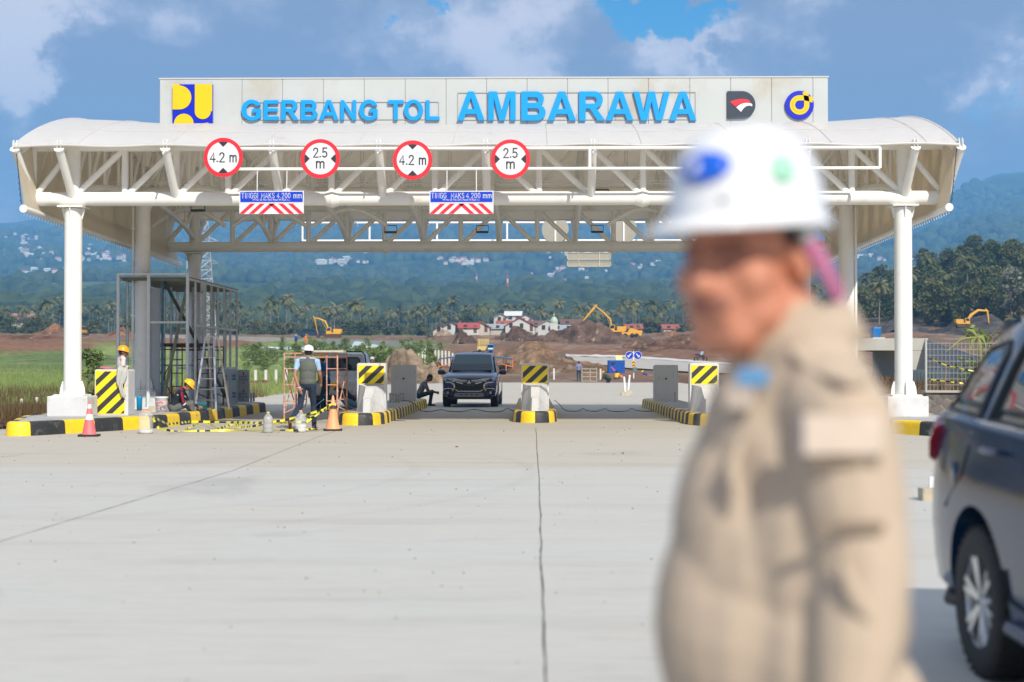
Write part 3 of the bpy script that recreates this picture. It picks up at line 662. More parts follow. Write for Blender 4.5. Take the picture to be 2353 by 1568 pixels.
    # small floodlights hanging under the beams
    for x, y, z in ((-8.35, YM-.3, 5.22), (-5.0, YM-.3, 5.48), (-4.0, YR-1, 5.12), (-1.4, YR-1, 5.12), (1.85, YR-1, 5.12), (1.45, YM-.3, 5.48), (-.9, YM-.3, 5.48), (1.75, YM-.2, 5.55)):
        mb = MB(); mb.bb(x-.17, x+.17, y-.1, y+.1, z-.02, z+.025); mb.bb(x-.18, x-.165, y-.02, y+.02, z+.02, z+.19); mb.bb(x+.165, x+.18, y-.02, y+.02, z+.02, z+.19); mb.bb(x-.17, x+.17, y-.02, y+.02, z+.18, z+.20)
        mb.build('floodlight', BLACKP, gate)
build_gate()

# ------------------------------------------------------------------ name board on the roof
YB = 32.85
def onboard(px, py, dy=0): return P(px, py, YB-dy)
def build_board():
    tl = onboard(367, 180); br = onboard(1903, 300)
    root = empty('name_board', ((tl.x+br.x)/2, YB, br.z), 0, 'long grey panelled name board with raised blue letters and three emblems above the roof edge', 'name board')
    x0, x1, zt, zb = tl.x, br.x, tl.z, br.z-.2
    cols = [367, 556, 649, 743, 837, 931, 1025, 1118, 1211, 1304, 1397, 1490, 1585, 1679, 1773, 1868, 1903]
    mb = MB()
    for a, b in zip(cols[:-1], cols[1:]):
        xa, xb = onboard(a, 230).x, onboard(b, 230).x; mb.bb(xa+.006, xb-.006, YB, YB+.05, zb, zt-.03)
    mb.build('board_panels', PANEL, root, bevel=.004)
    mb = MB(); mb.bb(x0, x1, YB+.012, YB+.34, zb, zt-.036); mb.build('board_core', mat('panel_gap', (.26, .26, .25), .7), root)
    mb = MB(); mb.bb(x0-.02, x1+.02, YB-.015, YB+.36, zt-.03, zt+.004); mb.build('top_flashing', mat('flashing', (.5, .5, .48), .4), root, bevel=.004)
    # service frames behind the letters
    fr = mat('frame_line', (.36, .36, .35), .5)
    for (a, b, t, bo) in ((560, 1008, 236, 275), (1052, 1598, 214, 275)):
        A, B_ = onboard(a, t), onboard(b, bo); mb = MB(); r = .012
        for z in (A.z, B_.z): mb.bb(A.x, B_.x, YB-.02, YB-.008, z-r/2, z+r/2)
        for x in (A.x, B_.x): mb.bb(x-r/2, x+r/2, YB-.021, YB-.007, B_.z, A.z)
        for k in range(1, 6):
            x = A.x + (B_.x-A.x)*k/6; mb.bb(x-.006, x+.006, YB-.018, YB-.004, B_.z, B_.z+.14)
        mb.build('letter_frame', fr, root)
    def word(txt, spans, t, b):
        for ch, (a, c) in zip(txt, spans):
            tt, bb2 = t, b
            if ch in 'GO': tt -= 1; bb2 += 1
            A, B_ = onboard(a, tt, .1), onboard(c, bb2, .1)
            o = glyph(ch, B_.x-A.x, A.z-B_.z, .06, 'letter', CYAN, root, ((A.x+B_.x)/2, YB-.052, (A.z+B_.z)/2)); o['label'] = 'raised blue capital letter ' + ch
            bv = o.modifiers.new('bevel', 'BEVEL'); bv.width = .008; bv.segments = 2; bv.limit_method = 'ANGLE'; bv.angle_limit = R(50)
            me = o.data
    word('GERBANGTOL', [(554, 599), (605, 640), (646, 686), (691, 729), (732, 778), (782, 818), (825, 867), (891, 927), (928, 972), (978, 1010)], 230, 276)
    word('AMBARAWA', [(1050, 1114), (1122, 1185), (1198, 1254), (1258, 1324), (1331, 1391), (1392, 1456), (1455, 1540), (1538, 1601)], 210, 277)
    # blue and yellow square emblem (D shape, U shape, half disc)
    A, B_ = onboard(397, 194, .1), onboard(488, 286, .1); w = B_.x-A.x; h = A.z-B_.z
    mb = MB(); mb.bb(A.x, B_.x, YB-.10, YB-.003, B_.z-.12, A.z); mb.build('square_emblem_plate', LOGOBLUE, root, bevel=.004)
    yb = YB-.103; mb = MB(); O = Vector((A.x, yb, A.z))
    def pr(poly): mb.prism([(x*w, -y*w) for x, y in poly], O, (1, 0, 0), (0, 0, 1), (0, -.012, 0))
    arc = lambda cx, cy, r, a0, a1, n=24, ry=None: [(cx+r*math.cos(math.radians(a0+(a1-a0)*i/n)), cy-(ry or r)*math.sin(math.radians(a0+(a1-a0)*i/n))) for i in range(n+1)]
    pr([(0, 0), (.17, 0), (.17, .035)] + arc(.17, .335, .30, 90, -90) + [(0, .635)])
    pr([(.56, 0), (.995, 0), (.995, .68), (.96, .68)] + arc(.76, .69, .20, 0, -180, ry=.19) + [(.56, .69)])
    pr(arc(.285, .99, .245, 0, 180))
    mb.build('square_emblem_yellow', LOGOYEL, root)
    # dark emblem: straight left side, round right side, with a red and a white swoosh
    A, B_ = onboard(1672, 209, .1), onboard(1737, 273, .1); w = B_.x-A.x; mb = MB(); O = Vector((A.x, YB-.06, A.z)); DK = mat('emblem_dark', (.035, .048, .07), .35)
    def pr2(mb, poly, o, d): mb.prism([(x*w, -y*w) for x, y in poly], o, (1, 0, 0), (0, 0, 1), (0, d, 0))
    pr2(mb, [(0, 0), (.54, 0)] + arc(.52, .49, .475, 88, -88, ry=.49) + [(0, .98)], O, .055); mb.build('dark_emblem_plate', DK, root, bevel=.003)
    O2 = Vector((A.x, YB-.062, A.z)); mb = MB(); pr2(mb, [(.09, .39), (.2, .34), (.34, .30), (.5, .285), (.64, .29), (.72, .31), (.78, .35), (.82, .41), (.66, .41), (.5, .43), (.4, .47), (.33, .51), (.29, .56)], O2, -.01); mb.build('emblem_red_swoosh', SIGNRED, root)
    mb = MB(); pr2(mb, [(.31, .585), (.38, .52), (.48, .46), (.6, .43), (.72, .42), (.84, .44), (.885, .49), (.87, .55), (.80, .525), (.72, .525), (.64, .56), (.56, .63), (.48, .745)], O2, -.01); mb.build('emblem_white_swoosh', SIGNWHITE, root)
    # round blue emblem with the looping yellow road
    c = onboard(1838, 241, .1); rad = (onboard(1871, 241, .1).x-onboard(1805, 241, .1).x)/2; O = Vector((c.x, YB-.06, c.z)); mb = MB()
    mb.prism([(rad*math.cos(t*math.pi/24), rad*math.sin(t*math.pi/24)) for t in range(48)], O, (1, 0, 0), (0, 0, 1), (0, .055, 0)); mb.build('round_emblem_plate', LOGOBLUE, root, bevel=.003)
    def band(path, wd, d, m, nm):
        mb = MB(); n = len(path); L_ = []; Rr = []
        for i, p in enumerate(path):
            a = path[max(i-1, 0)]; b = path[min(i+1, n-1)]; dx, dy = b[0]-a[0], b[1]-a[1]; l = math.hypot(dx, dy); nx_, ny_ = -dy/l, dx/l
            L_.append((p[0]+nx_*wd/2, p[1]+ny_*wd/2)); Rr.append((p[0]-nx_*wd/2, p[1]-ny_*wd/2))
        vs = [(c.x+x*rad, YB-d, c.z+z*rad) for x, z in L_+Rr] + [(c.x+x*rad, YB-.06, c.z+z*rad) for x, z in L_+Rr]
        m2 = 2*n; fs = [(i, i+1, n+i+1, n+i) for i in range(n-1)] + [(i, m2+i, m2+i+1, i+1) for i in range(n-1)] + [(n+i, n+i+1, m2+n+i+1, m2+n+i) for i in range(n-1)]
        mb.add(vs, fs, 0); return mb.build(nm, m, root)
    loop = [(.97, .36), (.7, .50)] + [(.0+.5*math.cos(math.radians(a)), 0+.5*math.sin(math.radians(a))) for a in range(90, 361, 10)] + [(.49, .3), (.46, .6), (.38, .93)]
    loop = [(.93, .34), (.7, .41), (.4, .49), (.2, .50)] + [(.5*math.cos(math.radians(a)), .5*math.sin(math.radians(a))) for a in range(96, 361, 8)] + [(.5, .15), (.49, .4), (.44, .7), (.38, .93)]
    band(loop, .36, .07, LOGOYEL, 'round_emblem_road'); band([(.5*math.cos(math.radians(a)), .5*math.sin(math.radians(a))) for a in range(110, 353, 9)], .02, .073, mat('emblem_line', (.50, .28, .01), .5), 'round_emblem_line')
build_board()

# ------------------------------------------------------------------ rail frames with round limit signs (front) and their twins behind
def rail_frame(Y, x0, x1, zt, zb, posts, label, up):
    root = empty('sign_rail', ((x0+x1)/2, Y, zb), 0, label, 'sign rail', )
    mb = MB(); r = .033; mb.tube((x0, Y, zt), (x1, Y, zt), r, n=12); mb.tube((x0, Y, zb), (x1, Y, zb), r, n=12)
    mb.build('rails', WHITE2, root)
    for x in posts: mb = MB(); mb.tube((x, Y, zb), (x, Y, zt), r, n=12); mb.build('rail_post', WHITE2, root)
    for x in up: mb = MB(); mb.tube((x, Y, zt-.1), (x, Y-.0+(.15 if Y < YM else -1.3), zt+.02), .02, n=8); mb.build('rail_bracket', WHITE2, root)
YS = 29.12
z1 = P(1200, 341, YS).z; z2 = P(1200, 388, YS).z
rail_frame(YS, P(513, 340, YS).x, P(2022, 340, YS).x, z1, z2, [P(x, 360, YS).x for x in (513, 1355, 2022)], 'white pipe rail frame across the front eave carrying four round limit signs', [XC-8.86+1.107*k for k in (2, 4, 6, 8, 10, 12, 14)])
YQ = 43.9
z3 = P(1200, 512, YQ).z; z4 = P(1200, 553, YQ).z
rail_frame(YQ, P(695, 512, YQ).x, P(1700, 512, YQ).x, z3, z4, [P(x, 530, YQ).x for x in (695, 849, 1004, 1165, 1280, 1428, 1600, 1700)], 'white pipe rail frame at the rear eave seen under the canopy', [XC-8.86+1.107*k for k in (4, 6, 8, 10, 12)])
def circ(r, n=48): return [(r*math.cos(2*math.pi*k/n), r*math.sin(2*math.pi*k/n)) for k in range(n)]
def round_sign(px, py, kind, label):
    c = P(px, py, YS-.05); rad = 45.5/ (FPX/(YS-.05)); root = empty('limit_sign', (c.x, YS-.05, c.z-rad), 0, label, 'road sign', 'round size limit signs on the front rail')
    mb = MB(); mb.prism(circ(rad), c, (1, 0, 0), (0, 0, 1), (0, .012, 0)); mb.build('sign_rim', SIGNRED, root)
    mb = MB(); mb.prism(circ(rad*.80), c+Vector((0, -.004, 0)), (1, 0, 0), (0, 0, 1), (0, .003, 0)); mb.build('sign_face', SIGNWHITE, root)
    mb = MB(); r8 = rad*.80; o = c+Vector((0, -.007, 0)); n = 8
    for s in (-1, 1):
        a = [(r8*math.sin(t), r8*math.cos(t)*s) for t in np.linspace(-.30, .30, n)]
        tri = a + [(0, s*r8*.66)]
        if kind == 'w': tri = [(y, x) for x, y in tri]
        mb.prism(tri, o, (1, 0, 0), (0, 0, 1), (0, .002, 0))
    mb.build('sign_arrowheads', SIGNBLACK, root)
    s = rad/45.5
    if kind == 'h': strokes('4.2 m', 60*s, 21*s, root, (c.x, c.y-.008, c.z), SIGNBLACK, 'sign_numerals', th=.85)
    else:
        strokes('2.5', 31*s, 21*s, root, (c.x, c.y-.008, c.z+14*s), SIGNBLACK, 'sign_numerals', th=.85)
        strokes('m', 17*s, 21*s, root, (c.x, c.y-.008, c.z-11*s), SIGNBLACK, 'sign_unit', th=.85)
    mb = MB(); mb.bb(c.x-.02, c.x+.02, c.y+.012, YS-.03, z2-.03, z1+.03); mb.build('sign_bracket', WHITE2, root)
round_sign(513, 362, 'h', 'round 4.2 m height limit sign at the left end of the rail')
round_sign(736, 365, 'w', 'round 2.5 m width limit sign between the two 4.2 m signs')
round_sign(948, 368, 'h', 'round 4.2 m height limit sign between the two 2.5 m signs')
round_sign(1173, 366, 'w', 'round 2.5 m width limit sign nearest the middle of the gate')
for px, wh in ((1276, 'left, nearer the yellow helmet side'), (1433, 'right')):
    c = P(px, 528, YQ-.05); rad = 31/(FPX/YQ); root = empty('limit_sign', (c.x, c.y, c.z-rad), 0, 'grey back of a round sign on the rear rail, the %s one of the two' % ('left' if px < 1300 else 'right'), 'road sign', 'backs of round signs on the rear rail')
    mb = MB(); mb.prism(circ(rad), c, (1, 0, 0), (0, 0, 1), (0, .012, 0)); mb.build('sign_back', mat('sign_back_grey', (.34, .33, .29), .55, noise=.08), root)
    mb = MB(); mb.bb(c.x-.025, c.x+.025, c.y-.03, c.y-.002, z4-.03, z3+.03); mb.build('sign_bracket', WHITE2, root)
def hang_sign(x0, x1, word, txt2, label, cell):
    Yh = YS-.06; A, B_ = P(x0, 439, Yh), P(x1, 467, Yh); w = B_.x-A.x; cx = (A.x+B_.x)/2
    root = empty('height_sign', (cx, Yh, P(x0, 492, Yh).z), 0, label, 'hanging sign', 'blue maximum height signs with striped boards')
    mb = MB(); mb.bb(A.x, B_.x, Yh, Yh+.015, B_.z, A.z); mb.build('plate_border', SIGNWHITE, root)
    e = .02; mb = MB(); mb.bb(A.x+e, B_.x-e, Yh-.004, Yh-.001, B_.z+e, A.z-e); mb.build('blue_plate', SIGNBLUE, root)
    h = A.z-B_.z
    ws = word.split('|'); sp = cell
    for wd, (a, b) in zip(ws, sp):
        xa = A.x+w*a; xb = A.x+w*b; strokes(wd, xb-xa, h*.42, root, ((xa+xb)/2, Yh-.006, A.z-h*.39), SIGNWHITE, th=.62, gap=1.8)
    text_mesh(txt2, 1, .002, 'small_lettering', SIGNWHITE, root, (cx-.0*w, Yh-.006, A.z-h*.75), bold=.004, fit=(w*.58, h*.18))
    C2, D2 = P(x0, 468, Yh), P(x1, 492, Yh); mb = MB(); mb.bb(C2.x, D2.x, Yh, Yh+.012, D2.z, C2.z); mb.build('striped_board', SIGNWHITE, root)
    mb = MB(); hh = C2.z-D2.z; k = hh*1.05
    for f in (.17, .32, .47):
        for s in (1, -1):
            xt = C2.x + w*(f+.0) if s > 0 else D2.x - w*(f+.0)
            mb.prism([(0, 0), (.10*s, 0), ((.10*s)-k*s, -hh+.01), (-k*s, -hh+.01)], (xt, Yh-.001, C2.z-.005), (1, 0, 0), (0, 0, 1), (0, -.004, 0))
    mb.build('red_stripes', SIGNRED, root)
    mb = MB()
    for x in (A.x+w*.27, B_.x-w*.27): mb.tube((x, Yh+.02, D2.z+.02), (x, YS-.0, z2+.02), .009, n=6)
    mb.build('hanging_rods', WHITE2, root)
hang_sign(550, 698, 'TINGGI|MAKS|4.200|mm', 'PP No 55-Thn 2012 Pasal 54-Ayat 1.c.', 'blue board reading TINGGI MAKS 4.200 mm, the left one, above a red striped board', [(.035, .29), (.345, .545), (.585, .79), (.845, .965)])
hang_sign(987, 1134, 'TINGG|MAKS|4.200|mm', 'PP No 55-Thn 2012 Pasal 54-Ayat 1.c.', 'blue board reading TINGG MAKS with its last letter missing, near the middle', [(.03, .26), (.34, .54), (.575, .79), (.84, .965)])
def back_board():
    Yb = YQ; root = empty('height_sign', (P(1353, 612, Yb).x, Yb, P(1353, 612, Yb).z), 0, 'grey back of a hanging sign below the rear truss, right of centre', 'hanging sign')
    g = mat('sign_back_grey'); A = P(1303, 581, Yb); B_ = P(1404, 597, Yb); C2 = P(1303, 600, Yb); D2 = P(1404, 613, Yb)
    for nm, a, b in (('upper_plate_back', A, B_), ('lower_plate_back', C2, D2)):
        mb = MB(); mb.bb(a.x, b.x, Yb, Yb+.015, b.z, a.z); pl = mb.build(nm, g, root)
        mb = MB(); f = .018
        for x0, x1, zz0, zz1 in ((a.x, b.x, a.z-f, a.z), (a.x, b.x, b.z, b.z+f), (a.x, a.x+f, b.z, a.z), (b.x-f, b.x, b.z, a.z), (a.x+.36, a.x+.37, b.z, a.z), (b.x-.37, b.x-.36, b.z, a.z)): mb.bb(x0, x1, Yb-.02, Yb-.002, zz0, zz1)
        mb.build('back_frame', mat('cream_sheet'), pl)
    mb = MB()
    for x in (A.x+.36, B_.x-.36): mb.tube((x, Yb-.01, D2.z), (x, Yb-.01, z4), .008, n=6)
    mb.build('hanging_rods', WHITE2, root)
back_board()

# ------------------------------------------------------------------ kerbed islands with black and yellow stripes
def island(outline, name, label, stripe=.42, h=.27, phase=0):
    pts = [Vector((p[0], p[1])) for p in outline]; n = len(pts)
    dens = []
    for i in range(n):
        a, b = pts[i], pts[(i+1) % n]; k = max(1, int((b-a).length/.07)); dens += [a.lerp(b, j/k) for j in range(k)]
    # round the corners by smoothing
    for _ in range(14): dens = [(dens[i-1]+dens[i]*2+dens[(i+1) % len(dens)])/4 for i in range(len(dens))]
    N_ = len(dens); s = [0]
    for i in range(N_): s.append(s[-1] + (dens[(i+1) % N_]-dens[i]).length)
    tot = s[-1]; cnt = max(2, int(round(tot/stripe/2))*2); st = tot/cnt
    cen = sum(dens, Vector((0, 0)))/N_
    nr = []
    for i in range(N_):
        d = (dens[(i+1) % N_]-dens[i-1]).normalized(); m = Vector((-d.y, d.x)); nr.append(m)
    area = sum(dens[i].x*dens[(i+1) % N_].y-dens[(i+1) % N_].x*dens[i].y for i in range(N_))
    if area > 0: nr = [-m for m in nr]
    nr = [-m for m in nr] # inward
    prof = [(0, -.02), (.02, h-.06), (.035, h-.02), (.07, h), (.20, h+.002)]
    root = empty(name, (cen.x, cen.y, 0), 0, label, 'traffic island')
    mbs = MB()
    vs = [((dens[i].x+nr[i].x*o)*1.0, dens[i].y+nr[i].y*o, z) for o, z in prof for i in range(N_)]
    fs = []; ms = []
    for j in range(len(prof)-1):
        for i in range(N_):
            k = int((s[i]+st*.5+phase)/st) % 2
            f = (j*N_+i, j*N_+(i+1) % N_, (j+1)*N_+(i+1) % N_, (j+1)*N_+i)
            mbs.f.append(f if area > 0 else f[::-1]); mbs.m.append(k); mbs.s.append(True)
    mbs.v = vs
    mbs.build('striped_kerb', [YEL, BLK], root)
    mb = MB(); inner = [(dens[i].x+nr[i].x*.19, dens[i].y+nr[i].y*.19, h-.004) for i in range(0, N_, 2)]
    if area < 0: inner = inner[::-1]
    mb.add(inner, [tuple(range(len(inner)))], 0); mb.build('island_top', CONCTOP, root)
    return root
def capsule(x0, x1, y0, y1, taper=.5):
    w = x1-x0; c = (x0+x1)/2; pts = [(c+w/2*.0, y0)]
    pts = [(c-.22*w, y0), (c+.22*w, y0), (c+.40*w, y0+.3), (x1, y0+1.0), (x1, y1-.5), (c+.38*w, y1-.12), (c, y1), (c-.38*w, y1-.12), (x0, y1-.5), (x0, y0+1.0), (c-.40*w, y0+.3)]
    return pts
island(capsule(-.47, .62, 33.35, 48), 'traffic_island', 'narrow striped kerb island in the middle, its nose straight ahead', .40)
island(capsule(-4.5, -3.37, 31.9, 46.6), 'traffic_island', 'narrow striped kerb island between the truck and the dark SUV', .40)
island(capsule(3.55, 4.66, 31.7, 46.8), 'traffic_island', 'narrow striped kerb island right of centre behind the man', .40)
def mir(p): return (2*XC-p[0], p[1])
lo = [(-10.05, 26.95), (-9.6, 27.05), (-8.0, 30.6), (-7.85, 33), (-7.72, 41.5), (-8.3, 42.3), (-10.9, 42.3), (-11.0, 30.5)]
island(lo, 'traffic_island', 'broad striped kerb island at the left under the unfinished booth', .85)
island([mir(p) for p in lo], 'traffic_island', 'broad striped kerb island at the right beside the parked car', .85, phase=.4)

# ------------------------------------------------------------------ concrete impact blocks and end slabs
def stripes_panel(mb_y, mb_b, x0, x1, z0, z1, y, off, pitch, wd, slope=1.0):
    """diagonal stripes rising to the right, clipped to the panel"""
    mb_y.bb(x0, x1, y-.006, y, z0, z1)
    def clip(poly, ax, lim, keep):
        out = []
        for i in range(len(poly)):
            a, b = poly[i], poly[(i+1) % len(poly)]; ia = keep(a[ax], lim); ib = keep(b[ax], lim)
            if ia: out.append(a)
            if ia != ib: t = (lim-a[ax])/(b[ax]-a[ax]); out.append((a[0]+(b[0]-a[0])*t, a[1]+(b[1]-a[1])*t))
        return out
    k = off
    while k < (x1-x0)+(z1-z0)/slope*1.2:
        h = (z1-z0); dx = h/slope
        # stripe starts at top, x=k, goes down-left
        poly = [(x0+k, z1), (x0+k+wd, z1), (x0+k+wd-dx, z0), (x0+k-dx, z0)]
        e = .012
        for ax, lim, kp in ((0, x0+e, lambda v, l: v >= l), (0, x1-e, lambda v, l: v <= l), (1, z0+e, lambda v, l: v >= l), (1, z1-e, lambda v, l: v <= l)):
            if len(poly) > 2: poly = clip(poly, ax, lim, kp)
        if len(poly) > 2: mb_b.prism(poly, (0, y-.0065, 0), (1, 0, 0), (0, 0, 1), (0, -.002, 0))
        k += pitch
SYEL = mat('sign_yellow', (.88, .68, .01), .4, noise=.03); SBLK = mat('sign_stripe_black', (.035, .037, .045), .4)
def impact_block(cx, y0, label, prow=True, w=.68, h=1.14, zb=.266, pw=.62, ph=.44, wl=None):
    root = empty('impact_block', (cx, y0, zb), 0, label, 'concrete barrier')
    mb = MB(); x0, x1 = cx-w/2, cx+w/2; d = .16
    # slab: box with rounded top corners
    rr = .03; prof = [(-w/2, 0), (w/2, 0), (w/2, h-rr), (w/2-rr, h), (-w/2+rr, h), (-w/2, h-rr)]
    mb.prism(prof, (cx, y0, zb), (1, 0, 0), (0, 0, 1), (0, .34, 0)); mb.build('barrier_slab', CONC, root, bevel=.012)
    if prow:
        H0 = h-ph-.05; L_ = .95; mb = MB(); hw = w/2-.005
        # ridge top profile from the slab down to the nose
        sec = []
        for t in np.linspace(0, 1, 17):
            y = y0-L_*t; bw = (w/2-.01)*(1-t)**.8+.085; bw = min(bw, w/2-.004); tw = min(bw-.01, .10+(w/2-.14)*(1-sstep(0, .30, t))); zt = H0-.02 - (H0-.33)*(.35*t+.65*sstep(.10, .95, t))
            sec.append([(cx-bw, y, zb), (cx-tw, y, zb+zt), (cx+tw, y, zb+zt), (cx+bw, y, zb)])
        vs = [p for s_ in sec for p in s_]; m = 4; n = len(sec)
        fs = [(i*m+j, i*m+j+1, (i+1)*m+j+1, (i+1)*m+j) for i in range(n-1) for j in range(m-1)] + [tuple((n-1)*m+j for j in range(m))]
        mb.add(vs, fs, 0, False); mb.build('barrier_prow', CONC, root, sharp=32)
    my, mk = MB(), MB(); zt = zb+h-.055
    stripes_panel(my, mk, cx-pw/2, cx+pw/2, zt-ph, zt, y0-.003, .20, .315, .155, .95)
    my.build('hazard_panel', SYEL, root); mk.build('hazard_stripes', SBLK, root)
    return root
impact_block(.08, 34.9, 'pale concrete impact block with yellow and black panel on the middle island')
impact_block(-3.80, 33.65, 'pale concrete impact block with hazard panel on the island by the truck')
impact_block(4.05, 33.45, 'pale concrete impact block with hazard panel beside the man\'s shoulder')
def big_block():
    cx, y0, w, h, zb = -9.1, 30.75, .80, 1.0, .266
    root = empty('impact_block', (cx, y0, zb), 0, 'tall hazard striped barrier with a cloth over it, behind the red cone', 'concrete barrier')
    A, B_ = P(218, 848, y0), P(301, 953, y0); cx = (A.x+B_.x)/2-.03; w = B_.x-A.x-.06
    mb = MB(); mb.prism([(-w/2, 0), (w/2, 0), (w/2, h-.03), (w/2-.03, h), (-w/2+.03, h), (-w/2, h-.03)], (cx, y0, zb), (1, 0, 0), (0, 0, 1), (0, .5, 0)); mb.build('barrier_slab', CONC, root, bevel=.015)
    my, mk = MB(), MB(); x0 = cx-w/2+.015; stripes_panel(my, mk, x0, x0+.64, zb+.03, zb+h-.035, y0-.003, .22, .325, .15, .95)
    k = MB(); my.build('hazard_panel', SYEL, root); mk.build('hazard_stripes', SBLK, root)
big_block()
def end_slab(cx, y0, w, label, h=1.1):
    mb = MB(); mb.prism([(-w/2, 0), (w/2, 0), (w/2, h-.02), (w/2-.03, h), (-w/2+.05, h), (-w/2, h-.04)], (cx, y0, .266), (1, 0, 0), (0, 0, 1), (0, .3, 0))
    root = empty('end_barrier', (cx, y0, .266), 0, label, 'concrete barrier'); mb.build('barrier_slab', GREYSLAB, root, bevel=.012)
    mb = MB(); mb.tube((cx+.0, y0-.02, .266+h*.62), (cx, y0+.01, .266+h*.62), .03, n=10); mb.build('bolt', BLACKP, root)
end_slab(-3.9, 43.2, .76, 'flat grey concrete slab left of the dark SUV')
end_slab(4.05, 43.0, .73, 'flat grey concrete slab at the rear of the right island')
# ------------------------------------------------------------------ people
def cloth(name, col=(.5,.5,.5), rough=.85, noise=.10, scale=9): return mat(name, col, rough, noise=noise, nscale=scale, bump=.25, bscale=120, spec=.2)
def clay(prims, voxel, name, mats, parent, smooth_it=4, local=True):
    """one continuous body: capsules and ellipsoids melted together by a voxel remesh, coloured by the nearest shape"""
    mb = MB()
    for p in prims:
        if p[0] == 'c':
            _, a, b, ra, rb, m = p; a = Vector(a); b = Vector(b); d = b-a; L_ = max(d.length, 1e-4); d.normalize(); n = 12; pts = []; rs = []
            for k in range(4): t = math.pi/2*(k/4); pts.append(a - d*ra*math.cos(t)); rs.append(max(ra*math.sin(t), ra*.04))
            pts.append(a); rs.append(ra); pts.append(b); rs.append(rb)
            for k in range(1, 5): t = math.pi/2*(k/4); pts.append(b + d*rb*math.sin(t)); rs.append(max(rb*math.cos(t), rb*.04))
            mb.path(pts, rs, n)
        else:
            _, c, r, rot, m = p; mb.ell(c, r, Euler(rot).to_matrix() if rot else None, 18, 12)
    me = mb.mesh(name+'_raw', mats); t = bpy.data.objects.new('tmp', me); C.objects.link(t)
    bm = bmesh.new(); bm.from_mesh(me); bmesh.ops.remove_doubles(bm, verts=bm.verts, dist=1e-5); bmesh.ops.recalc_face_normals(bm, faces=bm.faces); bm.to_mesh(me); bm.free()
    r = t.modifiers.new('r', 'REMESH'); r.mode = 'VOXEL'; r.voxel_size = voxel; r.use_smooth_shade = True
    s = t.modifiers.new('s', 'SMOOTH'); s.factor = .5; s.iterations = smooth_it
    dg = bpy.context.evaluated_depsgraph_get(); out = bpy.data.meshes.new_from_object(t.evaluated_get(dg)); bpy.data.objects.remove(t); bpy.data.meshes.remove(me)
    n = len(out.polygons); ctr = np.empty(n*3); out.polygons.foreach_get('center', ctr); ctr = ctr.reshape(-1, 3)
    best = np.full(n, 1e9); idx = np.zeros(n, np.int32)
    for p in prims:
        if p[0] == 'c':
            a = np.array(p[1], float); b = np.array(p[2], float); ab = b-a; t_ = np.clip(((ctr-a)@ab)/max(ab@ab, 1e-9), 0, 1); d = np.linalg.norm(ctr-(a+t_[:, None]*ab), axis=1)-(p[3]+(p[4]-p[3])*t_); m = p[5]
        else:
            Mi = np.array(Euler(p[3]).to_matrix()) if p[3] else np.eye(3); q = (ctr-np.array(p[1], float))@Mi; rr = np.array(p[2], float); k = np.linalg.norm(q/rr, axis=1); d = (k-1)*rr.min(); m = p[4]
        u = d < best; best = np.where(u, d, best); idx = np.where(u, m, idx)
    out.materials.clear()
    for m in mats: out.materials.append(m)
    out.polygons.foreach_set('material_index', idx); out.polygons.foreach_set('use_smooth', np.ones(n, bool)); out.name = name
    o = bpy.data.objects.new(name, out); C.objects.link(o)
    if parent is not None: adopt(o, parent)
    return o

def hand(prims, wrist, fdir, palm_n, m, s=1.0, curl=.5, thumb=1):
    """palm and five bent fingers of different lengths; palm_n points out of the palm"""
    f = Vector(fdir).normalized(); n = Vector(palm_n); n = (n - f*n.dot(f)).normalized(); w = f.cross(n)*thumb; W_ = Vector(wrist)
    prims.append(('c', W_+f*.02*s, W_+f*.07*s, .026*s, .032*s, m)); 
    for k, (off, L_) in enumerate(((.028, .070), (.010, .080), (-.009, .075), (-.027, .058))):
        a = W_+f*.085*s+w*off*s; c1 = curl; d1 = (f*math.cos(c1)+n*math.sin(c1)); b = a+d1*L_*.5*s; d2 = (f*math.cos(c1*2.2)+n*math.sin(c1*2.2)); c = b+d2*L_*.5*s
        prims.append(('c', a-f*.02*s, a, .0095*s, .0095*s, m)); prims.append(('c', a, b, .0095*s, .009*s, m)); prims.append(('c', b, c, .009*s, .0075*s, m))
    a = W_+f*.03*s+w*.028*s; b = a+(f*.6+w*.75+n*.3).normalized()*.035*s; c = b+(f*.95+w*.25+n*.35).normalized()*.03*s
    prims.append(('c', a, b, .013*s, .0105*s, m)); prims.append(('c', b, c, .0105*s, .009*s, m))

